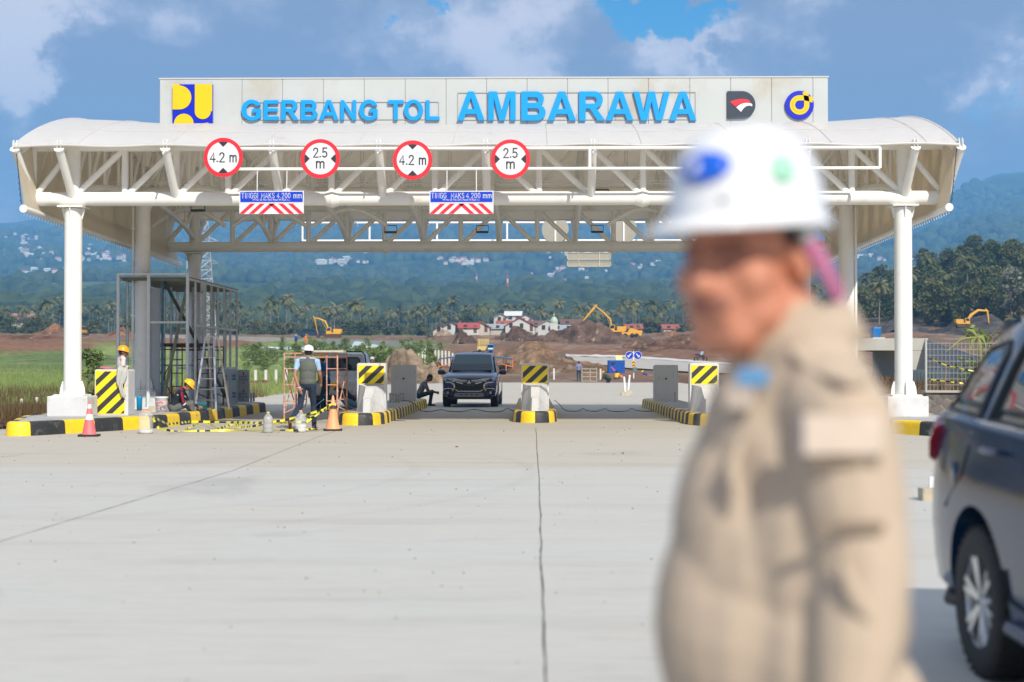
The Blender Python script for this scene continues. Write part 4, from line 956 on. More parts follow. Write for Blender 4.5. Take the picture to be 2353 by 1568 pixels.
def human(root, J, outfit, s=1.0, voxel=.011, helmet=None, hair=True, vest=None, cap=None, sleeves='short', curl=.5, feet=None, build=1.0, name='body'):
    """J joints in the root's frame (x right, y forward, z up). outfit: skin, top, trousers, shoes materials"""
    V = {k: Vector(v) for k, v in J.items()}
    mats = outfit; SK, TP, TR, SH, HR = 0, 1, 2, 3, 4
    pr = []; pel, chest, neck, head = V['pelvis'], V['chest'], V['neck'], V['head']
    up = (chest-pel).normalized(); side = (V['shR']-V['shL']).normalized(); fw = side.cross(up)*-1
    fw = up.cross(side).normalized()
    def rotm(u, s_): 
        f = u.cross(s_).normalized(); s2 = f.cross(u).normalized(); return Matrix((s2, f, u)).transposed().to_euler()
    hs = (V['hipR']-V['hipL']).normalized(); b = build
    pr.append(('e', pel, (.165*b, .115*b, .13), rotm((chest-pel).normalized(), hs), TR))
    mid = pel.lerp(chest, .5); pr.append(('e', mid, (.150*b, .11*b, .20), rotm(up, side), TP)); pr.append(('e', chest, (.175*b, .115*b, .19), rotm(up, side), TP))
    pr.append(('e', pel.lerp(chest, .22), (.160*b, .115*b, .10), rotm(up, hs), TP))
    pr.append(('c', V['shL'], V['shR'], .062, .062, TP)); pr.append(('c', V['shL']+(neck-V['shL'])*.35, neck-(neck-chest)*.12, .058, .055, TP)); pr.append(('c', V['shR']+(neck-V['shR'])*.35, neck-(neck-chest)*.12, .058, .055, TP))
    pr.append(('c', neck-(head-neck)*.1, head, .054, .052, SK))
    fh = V['face'].normalized(); uh = (head-neck).normalized() if 'uph' not in V else V['uph'].normalized(); uh = (uh - fh*uh.dot(fh)).normalized(); sh_ = fh.cross(uh).normalized()
    E = Matrix((sh_, fh, uh)).transposed().to_euler()
    def hp(x, y, z): return head + sh_*x + fh*y + uh*z
    pr.append(('e', hp(0, 0, .045), (.074, .094, .098), E, SK)); pr.append(('e', hp(0, .028, -.035), (.055, .062, .070), E, SK)); pr.append(('c', hp(0, .05, -.065), hp(0, .062, -.068), .030, .022, SK))
    pr.append(('c', hp(0, .090, .03), hp(0, .108, -.008), .009, .015, SK)); pr.append(('c', hp(-.014, .094, -.042), hp(.014, .094, -.042), .010, .010, SK))
    for x in (-1, 1):
        pr.append(('e', hp(x*.076, -.006, .005), (.012, .022, .034), E, SK)); pr.append(('e', hp(x*.040, .062, -.012), (.022, .022, .022), None, SK)); pr.append(('c', hp(x*.015, .086, .036), hp(x*.048, .074, .036), .009, .008, SK))
    if hair and not helmet:
        pr.append(('e', hp(0, -.018, .066), (.080, .094, .090), E, HR)); pr.append(('e', hp(0, -.05, .01), (.068, .055, .07), E, HR))
    else: pr.append(('e', hp(0, -.036, .012), (.072, .066, .062), E, HR))
    for S in 'LR':
        sh, el, wr, hi, kn, an = (V[k+S] for k in ('sh', 'el', 'wr', 'hip', 'kn', 'an'))
        pr.append(('c', sh, sh.lerp(el, .55), .058*b**.5, .052, TP)); pr.append(('c', sh.lerp(el, .5), el, .047 if sleeves == 'short' else .05, .040, TP if sleeves == 'long' else SK))
        pr.append(('c', el, el.lerp(wr, .4), .041, .040, TP if sleeves == 'long' else SK)); pr.append(('c', el.lerp(wr, .4), wr, .040, .027, TP if sleeves == 'long' else SK))
        fd = V.get('hd'+S, (wr-el)); pn = V.get('pn'+S, side*(-1 if S == 'R' else 1)); hand(pr, wr, fd, pn, SK, s=1.0, curl=curl, thumb=(1 if S == 'L' else -1))
        pr.append(('c', hi, kn, .088*b, .062, TR)); pr.append(('c', kn, kn.lerp(an, .3), .060, .062, TR)); pr.append(('c', kn.lerp(an, .3), an, .062, .050, TR))
        ft = V.get('ft'+S, Vector((0, 1, 0))).normalized(); a2 = an - Vector((0, 0, .035))
        pr.append(('c', an, a2, .044, .042, SH)); pr.append(('c', a2-ft*.05+Vector((0, 0, -.012)), a2+ft*.05+Vector((0, 0, -.012)), .037, .040, SH)); pr.append(('c', a2+ft*.06+Vector((0, 0, -.018)), a2+ft*.15+Vector((0, 0, -.022)), .038, .032, SH))
    # eyes and brows are tiny dark shapes of the same body
    o = clay(pr, voxel, name, mats, root)
    if helmet:
        hm, dirn = helmet; mb = MB(); Mh = Matrix((sh_, fh, uh)).transposed()
        prof = [(0.0, .150), (.030, .149), (.060, .142), (.090, .124), (.110, .098), (.120, .066), (.124, .035)]
        mb.lathe([(r_, z) for r_, z in prof], hp(0, -.006, .022), 28, 0, M=Mh @ Matrix.Diagonal((.92, 1.08, 1)))
        n = 28; rim = []; out = []
        for k in range(n):
            a = 2*math.pi*k/n; c_, s_ = math.cos(a), math.sin(a); ext = .012+.045*max(0, s_)**2
            rim.append(Mh @ Vector((.114*c_, .134*s_, .035))+hp(0, -.006, .022)); out.append(Mh @ Vector(((.114+ext*.6)*c_, (.134+ext)*s_, .026-.010*max(0, s_)))+hp(0, -.006, .022))
        low = [p-uh*.006 for p in out]; lin = [p-uh*.008 for p in rim]
        mb.add(rim+out+low+lin, [(k, (k+1) % n, n+(k+1) % n, n+k) for k in range(n)]+[(n+k, n+(k+1) % n, 2*n+(k+1) % n, 2*n+k) for k in range(n)]+[(2*n+k, 2*n+(k+1) % n, 3*n+(k+1) % n, 3*n+k) for k in range(n)], 0, True)
        mb.path([hp(0, -.10+.2*t, .022+.150*math.sqrt(max(0, 1-((-.10+.2*t)/.135)**2))+.001) for t in np.linspace(0, 1, 9)], .010, 6, squash=(1, 1.3))
        mb.build('helmet', hm, root, local=True)
    if cap:
        mb = MB(); Mh = Matrix((sh_, fh, uh)).transposed(); mb.lathe([(0, .105), (.04, .10), (.075, .075), (.088, .04), (.090, .01)], hp(0, -.005, .045), 20, 0, M=Mh @ Matrix.Diagonal((.95, 1.12, 1)))
        mb.ell(hp(0, .115, .056), (.062, .060, .008), Mh, 14, 6); mb.build('cap', cap, root, local=True)
    if vest is not None:
        vp = [('e', mid, (.168*b, .128*b, .21), rotm(up, side), 0), ('e', chest, (.185*b, .130*b, .195), rotm(up, side), 0), ('e', pel.lerp(chest, .12), (.172*b, .126*b, .12), rotm(up, hs), 0),
              ('c', V['shL'].lerp(V['shR'], .16), V['shL'].lerp(V['shR'], .84), .068, .068, 0), ('c', neck-(neck-chest)*.10, neck-(neck-chest)*.05, .07, .062, 0)]
        clay(vp, .012, 'vest', [vest], root, 3)
    return o
NAVY = cloth('navy_cloth', (.018, .025, .055)); DENIM = cloth('dark_denim', (.025, .038, .065)); TEAL = cloth('teal_jeans', (.02, .055, .075)); GREYT = cloth('grey_trousers', (.13, .135, .135)); BLACKC = cloth('black_cloth', (.018, .018, .02))
SHOE = mat('dark_shoe', (.02, .018, .016), .5); BROWNSHOE = mat('brown_shoe', (.17, .055, .03), .45)
HELY = mat('yellow_helmet_plastic', (.92, .50, .005), .3, coat=.3); HELW = mat('white_helmet_plastic', (.74, .75, .76), .25, coat=.4); HELO = mat('orange_yellow_helmet', (.90, .38, .01), .35, coat=.2)

def standing(h=1.0, lean=0, stride=0, **kw):
    J = dict(pelvis=(0, 0, .93), chest=(0, .0+lean*.6, 1.26), neck=(0, .01+lean, 1.45), head=(0, .03+lean*1.15, 1.555), face=(0, 1, 0),
             shL=(-.185, lean*.9, 1.40), shR=(.185, lean*.9, 1.40), elL=(-.235, -.02+lean*.6, 1.12), elR=(.235, -.02+lean*.6, 1.12), wrL=(-.24, .06+lean*.6, .88), wrR=(.24, .06+lean*.6, .88),
             hipL=(-.095, 0, .88), hipR=(.095, 0, .88), knL=(-.10, .02, .49), knR=(.10, .02, .49), anL=(-.105, -.02, .085), anR=(.105, -.02, .085))
    J.update(kw); return {k: tuple(h*x for x in v) if k not in ('face', 'uph', 'hdL', 'hdR', 'pnL', 'pnR', 'ftL', 'ftR') else v for k, v in J.items()}
def person(px, py, rz, label, J, outfit, z=0.0, group=None, Y=None, **kw):
    g = G(px, py, z) if Y is None else P(px, py, Y)
    root = empty('person', (g.x, g.y, z if Y is None else g.z), rz, label, 'person', group); human(root, J, outfit, **kw); return root

# walking man seen from behind: white helmet, grey quilted vest over a light blue shirt, dark jeans, brown shoes
QUILT = mat('grey_quilted_vest', (.095, .105, .09), .75, noise=.08, nscale=12, bump=.8, bscale=16)
LBLUE = cloth('light_blue_shirt', (.32, .48, .70))
J = standing(1.035, lean=.04, face=(-.25, 1, -.05),
    chest=(.01, .03, 1.25), shL=(-.20, .0, 1.39), shR=(.19, .05, 1.385), elL=(-.235, -.10, 1.11), wrL=(-.13, -.17, .865), hdL=(.35, -.25, -.9), pnL=(.1, 1, 0), elR=(.235, .10, 1.12), wrR=(.22, .24, .95),
    hipL=(-.095, 0, .9), hipR=(.095, 0, .9), knL=(-.13, -.06, .49), anL=(-.24, -.46, .19), ftL=(-.2, .75, -.65), knR=(.10, .12, .50), anR=(.13, .05, .085), ftR=(.15, 1, 0))
w = person(706, 989, R(-4), 'man in a white helmet and grey quilted vest walking away beside the pink scaffold', J, [SKIN, LBLUE, DENIM, BROWNSHOE, HAIR], helmet=(HELW, 1), vest=QUILT, build=1.05, curl=.25)
mb = MB(); Jw = Vector(J['wrL']); mb.path([Jw+Vector((.032*math.cos(a), .032*math.sin(a), .01*math.sin(a))) for a in np.linspace(0, 2*math.pi, 13)], .008, 6); mb.build('wristwatch', SIGNWHITE, w, local=True)
# blue T-shirt, yellow helmet, in profile facing left
BLUET = cloth('blue_tshirt', (.0, .10, .30))
J = standing(.97, lean=.10, face=(.2, 1, -.35), shL=(-.17, .09, 1.38), shR=(.18, .07, 1.38), elL=(-.16, .05, 1.10), wrL=(-.10, .22, .93), elR=(.2, -.02, 1.10), wrR=(.15, .16, .92), anL=(-.10, .10, .085), knL=(-.1, .1, .49))
person(750, 944, R(78), 'man in blue T-shirt and yellow helmet standing behind the pink scaffold', J, [SKIN, BLUET, TEAL, SHOE, HAIR], helmet=(HELO, 1), curl=.9)
# crouching worker in navy, yellow helmet
def crouch(**kw):
    J = dict(pelvis=(0, -.12, .28), chest=(0, .16, .55), neck=(0, .30, .68), head=(0, .40, .73), face=(0, .75, -.65), uph=(0, .6, .8), shL=(-.18, .24, .63), shR=(.18, .24, .63), elL=(-.2, .40, .40), elR=(.2, .40, .40), wrL=(-.12, .56, .24), wrR=(.12, .58, .26),
             hipL=(-.1, -.12, .25), hipR=(.1, -.12, .25), knL=(-.2, .26, .42), knR=(.2, .26, .42), anL=(-.14, -.02, .085), anR=(.14, -.02, .085)); J.update(kw); return J
J = crouch()
person(806, 950, R(100), 'crouching man in navy shirt and yellow helmet beside the truck tail', J, [SKIN, NAVY, cloth('pale_jeans', (.12, .22, .30)), SHOE, HAIR], sleeves='long', helmet=(HELY, 1), curl=.9, build=1.1)
# boy in white T-shirt and yellow helmet behind the striped barrier
WHT = cloth('white_tshirt', (.66, .60, .58), noise=.12)
J = standing(.88, lean=.02, face=(.1, 1, -.2))
person(277, 951, R(-60), 'slim youth in a yellow helmet and off-white T-shirt behind the striped barrier', J, [mat('skin_dark', (.20, .085, .045), .55), WHT, BLACKC, SHOE, HAIR], z=.268, Y=32.0, helmet=(HELO, 1), build=.88)
# sitting worker on the kerb with a red and black jacket
JK = cloth('black_jacket', (.022, .024, .035)); REDC = cloth('crimson_cloth', (.28, .012, .035))
Js = dict(pelvis=(0, 0, .37), chest=(.0, .14, .63), neck=(0, .24, .80), head=(0, .33, .865), face=(0, .8, -.65), uph=(0, .6, .8), shL=(-.19, .20, .74), shR=(.19, .20, .74), elL=(-.24, .34, .47), wrL=(-.20, .56, .38), elR=(.22, .26, .46), wrR=(.15, .46, .22), hdR=(.0, .8, -.5),
          hipL=(-.10, .02, .34), hipR=(.10, .02, .34), knL=(-.19, .40, .47), knR=(.10, .42, .46), anL=(-.20, .44, .085), anR=(.04, .44, .085))
p = person(398, 972, R(-82), 'worker in yellow helmet and red and black jacket sitting on the left kerb', Js, [SKIN, JK, GREYT, SHOE, HAIR], sleeves='long', helmet=(HELY, 1), curl=.8)
p.location.z = 0; 
mb = MB()
for S in 'LR':
    a, b = Vector(Js['sh'+S]), Vector(Js['el'+S])
    out = Vector((-.03 if S == 'L' else .03, 0, 0)); mb.path([Vector(Js['neck']).lerp(a, .3)+Vector((0, -.03, .035)), a+out*.6+Vector((0, 0, .03)), a.lerp(b, .5)+out, b+out*.8], [.040, .042, .036, .030], 8, squash=(1, .8))
mb.build('red_sleeve_panel', REDC, p, local=True)
mb = MB(); a, b = Vector(Js['shR']), Vector(Js['elR']); refl = mat('reflective_tape', (.6, .6, .6), .3)
for S in 'LR':
    a, b = Vector(Js['el'+S]), Vector(Js['wr'+S]); mb.tube(a.lerp(b, .02), a.lerp(b, .12), .047, n=12)
mb.path([(-.17, .10, .66), (-.12, .26, .63), (0, .29, .60), (.12, .26, .63), (.17, .10, .66)], .012, 6); mb.build('reflective_band', refl, p, local=True)
# squatting man in grey T-shirt with dark hair, sitting on the island end
Jq = dict(pelvis=(0, 0, .37), chest=(0, .14, .66), neck=(0, .27, .84), head=(0, .36, .915), face=(0, .85, -.5), uph=(0, .5, .85), shL=(-.19, .20, .77), shR=(.19, .20, .77), elL=(-.22, .32, .50), wrL=(-.12, .58, .46), elR=(.22, .32, .50), wrR=(.12, .60, .44), hdL=(.5, 1, -.1), hdR=(-.5, 1, 0),
          hipL=(-.1, .02, .33), hipR=(.1, .02, .33), knL=(-.14, .44, .48), knR=(.16, .44, .46), anL=(-.12, .36, .085), anR=(.14, .40, .085))
person(962, 933, R(-90), 'man in grey T-shirt with bare black hair sitting hunched beside the dark SUV', Jq, [mat('skin_dark'), cloth('grey_tshirt', (.20, .19, .19)), cloth('slate_jeans', (.03, .05, .065)), SHOE, HAIR], curl=.9)
# cap man behind the block
person(856, 910, R(180-15), 'man in a pale grey cap looking over the impact block by the truck', standing(.98), [mat('skin_dark'), cloth('dark_shirt', (.03, .03, .035)), BLACKC, SHOE, HAIR], Y=43.6+8, hair=False, cap=mat('grey_cap', (.42, .46, .50), .8)).location = (P(856, 818, 52).x, 52, 0)
bpy.context.view_layer.update()
# workers beyond the gate (small)
VX = .02
person(1330, 878.5, R(12), 'man in lilac shirt and yellow rubber boots standing alone beyond the middle island', standing(1.0, elL=(-.26, 0, 1.12), wrL=(-.25, .02, .86)), [SKIN, cloth('lilac_shirt', (.20, .20, .34)), TEAL, HELY, HAIR], voxel=VX, sleeves='long')
person(1398, 880, R(60), 'crouching worker in dark green with a yellow helmet by the blue generator', crouch(), [SKIN, cloth('dark_green_cloth', (.03, .06, .04)), BLACKC, SHOE, HAIR], voxel=VX, sleeves='long', helmet=(HELY, 1))
person(1428, 876.5, R(80), 'crouching worker in an orange vest at the foot of the arrow sign', crouch(), [SKIN, cloth('orange_vest_cloth', (.85, .20, .03)), GREYT, SHOE, HAIR], voxel=VX, sleeves='long')
person(1416, 877.5, R(-20), 'bending worker in a yellow top between the generator and the arrow sign', crouch(), [SKIN, cloth('yellow_top_cloth', (.75, .45, .02)), cloth('mauve_trousers', (.10, .07, .09)), SHOE, HAIR], voxel=VX, sleeves='long')
person(1488, 875.5, R(75), 'kneeling worker in blue with a yellow helmet, right of the arrow sign', crouch(), [SKIN, cloth('bright_blue_cloth', (.0, .07, .30)), cloth('orange_bib', (.85, .25, .05)), SHOE, HAIR], voxel=VX, sleeves='long', helmet=(HELY, 1))
def far_person(px, py, label, top, trous=BLACKC, hel=None, h=1.0, rz=.4):
    g = T(px, py); root = empty('person', g, rz, label, 'person'); human(root, standing(h), [SKIN, top, trous, SHOE, HAIR], voxel=.03, helmet=hel, sleeves='long')
far_person(649, 796, 'distant worker in dark clothes in front of the long wall, leftmost of three', cloth('dark_shirt'), hel=None)
far_person(680, 795, 'distant worker in blue with a white helmet in front of the long wall', cloth('bright_blue_cloth'), hel=(HELW, 1))
far_person(704, 794, 'distant worker in orange-red clothes in front of the long wall', cloth('orange_vest_cloth'), cloth('orange_vest_cloth'), hel=(HELY, 1))
# ------------------------------------------------------------------ the blurred man in the foreground
def big_man():
    s = 1380.0; Y = FPX/s
    def X(px): return (px-1222)/s          # approximate lateral place at this distance
    def Z(py): return CAM_H + (840-py)/s
    BEIGE = cloth('beige_uniform_cotton', (.46, .37, .285), noise=.05, scale=5); SK2 = mat('skin_warm', (.50, .205, .125), .5, noise=.08, nscale=14, dirt=((.30, .10, .06), .10, 9)); DHAIR = HAIR
    STA = mat('dark_face_brown', (.27, .11, .08), .8)  # darker brown for moustache, mouth line, brows and eyes
    hx, hz = X(1715), Z(590)                # head centre
    root = empty('person', (hx, Y, 0), 0, 'man in white helmet and beige uniform close to the camera, facing left, out of focus', 'person')
    # local frame: x to the right of the photo, y away from the camera. The face looks left and a little to the camera.
    fa = R(47); fh = Vector((-math.cos(fa), -math.sin(fa), -.16)).normalized(); uh = Vector((0, 0, 1)); uh = (uh-fh*uh.dot(fh)).normalized(); sh = fh.cross(uh).normalized()
    hc = Vector((0, 0, hz)); Mh = Matrix((sh, fh, uh)).transposed(); E = Mh.to_euler()
    def hp(x, y, z): return hc + sh*x + fh*y + uh*z
    pr = []; SK_, BG, HR_, ST_, TRm, SHm = 0, 1, 2, 3, 4, 5
    pr += [('e', hp(0, -.004, .035), (.086, .110, .105), E, SK_), ('e', hp(0, .034, -.050), (.076, .088, .090), E, SK_), ('c', hp(-.022, .075, -.115), hp(.022, .075, -.115), .040, .040, SK_),
           ('c', hp(0, .104, .012), hp(0, .136, -.032), .013, .019, SK_), ('e', hp(0, .125, -.036), (.026, .018, .015), E, SK_), ('c', hp(-.028, .114, -.066), hp(.028, .114, -.066), .012, .012, ST_), ('c', hp(-.026, .112, -.086), hp(.026, .112, -.086), .011, .011, SK_), ('c', hp(-.020, .119, -.076), hp(.020, .119, -.076), .006, .006, ST_),
           ('e', hp(0, -.055, .0), (.076, .062, .085), E, HR_), ('e', hp(0, -.05, -.045), (.062, .05, .05), E, HR_)]
    for x in (-1, 1):
        pr += [('e', hp(x*.056, .068, -.032), (.034, .036, .038), E, SK_), ('e', hp(x*.052, .044, -.085), (.036, .048, .042), E, SK_), ('e', hp(x*.094, -.022, -.012), (.013, .028, .042), E, SK_), ('c', hp(x*.018, .110, .020), hp(x*.058, .092, .020), .009, .008, ST_), ('e', hp(x*.036, .098, -.002), (.018, .010, .009), E, ST_), ('c', hp(x*.085, .005, .045), hp(x*.086, -.01, .0), .016, .008, HR_)]
    # neck and trunk
    nb = Vector((.075, .02, Z(800)))       # base of the neck
    pr += [('c', hp(0, -.03, -.05), nb, .070, .078, SK_), ('c', hp(0, .035, -.12), nb+Vector((-.02, -.01, -.02)), .045, .06, SK_)]
    def PT(px, py, y): k = (Y+y)/FPX; return Vector(((px-1222)*k-hx, y, CAM_H+(840-py)*k))
    def e(px, py, rx, ry, rz, y=0.0, rot=None, m=BG): pr.append(('e', (X(px)-hx, y, Z(py)), (rx, ry, rz), rot, m))
    e(1845, 975, .140, .19, .17, .03, (0, -.12, 0)); e(1835, 1100, .155, .205, .20, .03, (0, -.08, 0)); e(1800, 1300, .185, .20, .22, .03); e(1775, 1450, .195, .20, .22, .03); e(1800, 1600, .20, .195, .20, .03)
    e(1740, 1010, .095, .15, .15, .02, (0, .12, 0)); e(1690, 1200, .105, .15, .19, .02, (0, .10, 0)); e(1655, 1430, .11, .14, .20, .02)
    pr += [('c', PT(1905, 935, -.13), PT(1885, 925, .20), .083, .075, BG), ('c', PT(1868, 862, -.06), PT(1880, 850, .12), .085, .08, BG), ('c', PT(1825, 800, -.0), PT(1830, 795, .06), .085, .08, BG)]
    # near arm hangs beside the trunk
    sh_, el, wr = PT(1935, 975, -.17), PT(1975, 1320, -.20), PT(1945, 1640, -.24)
    pr += [('c', sh_, sh_.lerp(el, .55), .083, .084, BG), ('c', sh_.lerp(el, .5), el, .083, .076, BG), ('c', el, el.lerp(wr, .5), .076, .070, BG), ('c', el.lerp(wr, .5), wr, .070, .052, BG)]
    hand(pr, wr+Vector((0, 0, -.03)), (-.1, -.05, -1), (0, 1, 0), SK_, curl=.4)
    s2, e2, w2 = Vector((X(1860)-hx, .22, Z(930))), Vector((X(1900)-hx, .30, Z(1320))), Vector((X(1800)-hx, .27, Z(1620)))
    pr += [('c', s2, e2, .075, .068, BG), ('c', e2, w2, .066, .05, BG)]; hand(pr, w2+Vector((0, 0, -.03)), (-.1, 0, -1), (0, -1, 0), SK_, curl=.4, thumb=-1)
    e(1850, 1700, .22, .20, .22, .03); e(1830, 1250, .12, .17, .24, -.04); e(1840, 1480, .13, .18, .20, -.04)
    for y, kx in ((-.09, .02), (.12, .12)):
        hpz = Vector((.10, y, .86)); kn = Vector((.10+kx*.3, y-.01, .47)); an = Vector((.12+kx, y, .085)); pr += [('c', hpz, kn, .115, .078, TRm), ('c', kn, an, .078, .06, TRm), ('c', an-Vector((0, 0, .04)), an+Vector((-.14, -.02, -.05)), .045, .038, SHm), ('c', an, an-Vector((0, 0, .03)), .05, .045, SHm)]
    pr.append(('e', (.12, .02, .93), (.15, .19, .14), None, TRm))
    clay(pr, .008, 'body', [SK2, BEIGE, DHAIR, STA, cloth('khaki_trousers', (.36, .29, .22)), SHOE], root, 5)
    # shirt details
    FOLD = cloth('beige_uniform_shade', (.47, .385, .30), noise=.05, scale=5)
    mb = MB(); ring = []
    for k in range(20):
        a = 2*math.pi*k/20; ring.append(nb + Vector((.088*math.cos(a)+.01, .092*math.sin(a), .030-.022*math.cos(a)*-1 - .012)))
    n = 20; top = [p+Vector((-.004, 0, .038)) for p in ring]; low = [p+Vector(((p.x-nb.x)*.32, p.y*.30, -.030)) for p in ring]
    mb.add(top+low, [(k, (k+1) % n, n+(k+1) % n, n+k) for k in range(n)], 0, True); o = mb.build('shirt_collar', BEIGE, root, local=True); sm = o.modifiers.new('s', 'SOLIDIFY'); sm.thickness = .006
    mb = MB(); a = sh_+Vector((-.02, -.085, -.03)); 
    mb.path([PT(1838, 805, -.11), PT(1880, 850, -.15), sh_+Vector((.005, -.065, .065))], .026, 8, squash=(.25, 1.0)); mb.build('epaulette', BEIGE, root, local=True)
    def patch(name, c, w_, h_, m, nrm, th=.006):
        mb = MB(); f = Vector(nrm).normalized(); u = Vector((0, 0, 1)).cross(f).normalized(); v = f.cross(u); mb.box(c, (w_, th, h_), M=Matrix((u, f, v)).transposed()); mb.build(name, m, root, local=True, bevel=.002)
    patch('sleeve_pocket_flap', PT(1932, 998, sh_.y-.088), .118, .060, cloth('pale_patch_cloth', (.54, .45, .375)), (0.05, -1, .05), .012)
    patch('sleeve_badge', PT(1848, 1000, sh_.y-.075), .018, .055, cloth('mauve_badge', (.42, .36, .48)), (-.5, -1, .05), .010)
    patch('shoulder_badge', PT(1728, 868, -.125), .05, .03, cloth('blue_badge', (.12, .28, .50)), (-.5, -1, .3), .012)
    patch('name_tag', PT(1700, 915, -.12), .045, .035, cloth('pale_patch_cloth'), (-.6, -1, .1), .012)
    patch('sleeve_shade_strip', PT(1950, 1210, -.278), .10, .014, cloth('beige_painted_shade', (.22, .17, .13)), (.05, -1, 0), .008)  # dark beige strips stand in for shade lines across the sleeve
    patch('sleeve_shade_strip', PT(1940, 1060, -.262), .10, .010, cloth('beige_painted_shade'), (.05, -1, 0), .008)
    for pts, rr in (([(1930, 1290, -.283), (1960, 1370, -.28), (2020, 1470, -.27)], [.006, .016, .005]), ([(1700, 1010, -.13), (1680, 1080, -.14), (1690, 1150, -.15)], [.006, .014, .005])):
        mb = MB(); mb.path([PT(*q) for q in pts], rr, 8); mb.build('shirt_fold', BEIGE, root, local=True)
    # helmet
    HC = hp(0, -.012, .058); tilt = Mh @ Matrix.Rotation(R(6), 3, 'X'); mb = MB(); D = Matrix.Diagonal((.97, 1.10, 1))
    prof = [(0, .158), (.03, .157), (.060, .150), (.088, .133), (.108, .108), (.120, .075), (.127, .040), (.131, .005)]
    mb.lathe(prof, HC, 40, 0, M=tilt @ D)
    n = 40; rim = []; out = []
    for k in range(n):
        a = 2*math.pi*k/n; c_, s_ = math.cos(a), math.sin(a); ext = .014+.062*max(0, s_)**1.4
        rim.append(HC + tilt @ Vector((.131*.97*c_, .131*1.10*s_, .005))); out.append(HC + tilt @ Vector(((.127+ext*.7)*c_, (.144+ext)*s_, -.010-.006*max(0, s_))))
    low = [p-uh*.006 for p in out]; lin = [HC + (p-HC)*.97 - uh*.008 for p in rim]
    mb.add(rim+out+low+lin, [(k, (k+1) % n, n+(k+1) % n, n+k) for k in range(n)]+[(n+k, n+(k+1) % n, 2*n+(k+1) % n, 2*n+k) for k in range(n)]+[(2*n+k, 2*n+(k+1) % n, 3*n+(k+1) % n, 3*n+k) for k in range(n)], 0, True)
    for off in (-.032, 0, .032): mb.path([HC + tilt @ Vector((off, .144*math.sin(t)*.9, .152*math.cos(t)-.003)) for t in np.linspace(-1.0, .75, 12)], .009, 6)
    mb.build('helmet', mat('white_helmet_gloss', (.70, .71, .73), .22, coat=.5), root, local=True)
    def sticker(name, az, el, w_, h_, m):
        vs = []; n = 24; ring = []
        for rr in (1.0, .5):
            for k in range(n):
                a = 2*math.pi*k/n; A = az + w_*rr*math.cos(a); e_ = el + h_*rr*math.sin(a); zz = .155*math.sin(e_); r_ = .131*math.cos(e_)**.62
                ring.append(HC + tilt @ (D @ Vector((r_*math.sin(A), r_*math.cos(A), zz)))*1.022)
        c = HC + tilt @ (D @ Vector((.131*math.cos(el)**.62*math.sin(az), .131*math.cos(el)**.62*math.cos(az), .155*math.sin(el))))*1.024
        mb = MB(); mb.add(ring+[c], [(k, (k+1) % n, n+(k+1) % n, n+k) for k in range(n)]+[(n+k, n+(k+1) % n, 2*n) for k in range(n)], 0, True); o = mb.build(name, m, root, local=True); so = o.modifiers.new('s', 'SOLIDIFY'); so.thickness = .0015; return o
    side = 1 if (hp(.1, 0, 0)-hc).y < 0 else -1
    sticker('blue_oval_sticker', side*.09, .56, .40, .19, mat('sticker_blue', (.005, .10, .58), .3)); sticker('green_round_sticker', side*1.14, .50, .17, .17, mat('sticker_green', (.30, .62, .44), .35))
    sticker('white_mark_sticker', side*-.05, .55, .08, .07, SIGNWHITE)
    sticker('small_grey_mark', side*.42, .20, .08, .04, mat('sticker_grey', (.55, .55, .55), .4))
    # chin strap pushed behind the head
    mb = MB(); a = hp(side*.110, -.010, .030); b = hp(side*.100, -.118, -.098); mb.path([a, a.lerp(b, .5)+Vector((0, -.018, 0)), b], .018, 8, squash=(1.0, .35), up=(0, 0, 1)); mb.build('chin_strap', cloth('pink_strap', (.50, .17, .30)), root, local=True)
    for q in (a+Vector((0, -.004, 0)), b): mb = MB(); mb.ell(q, (.013, .013, .018)); mb.build('strap_buckle', mat('buckle_grey', (.40, .44, .45), .4), root, local=True)
big_man()
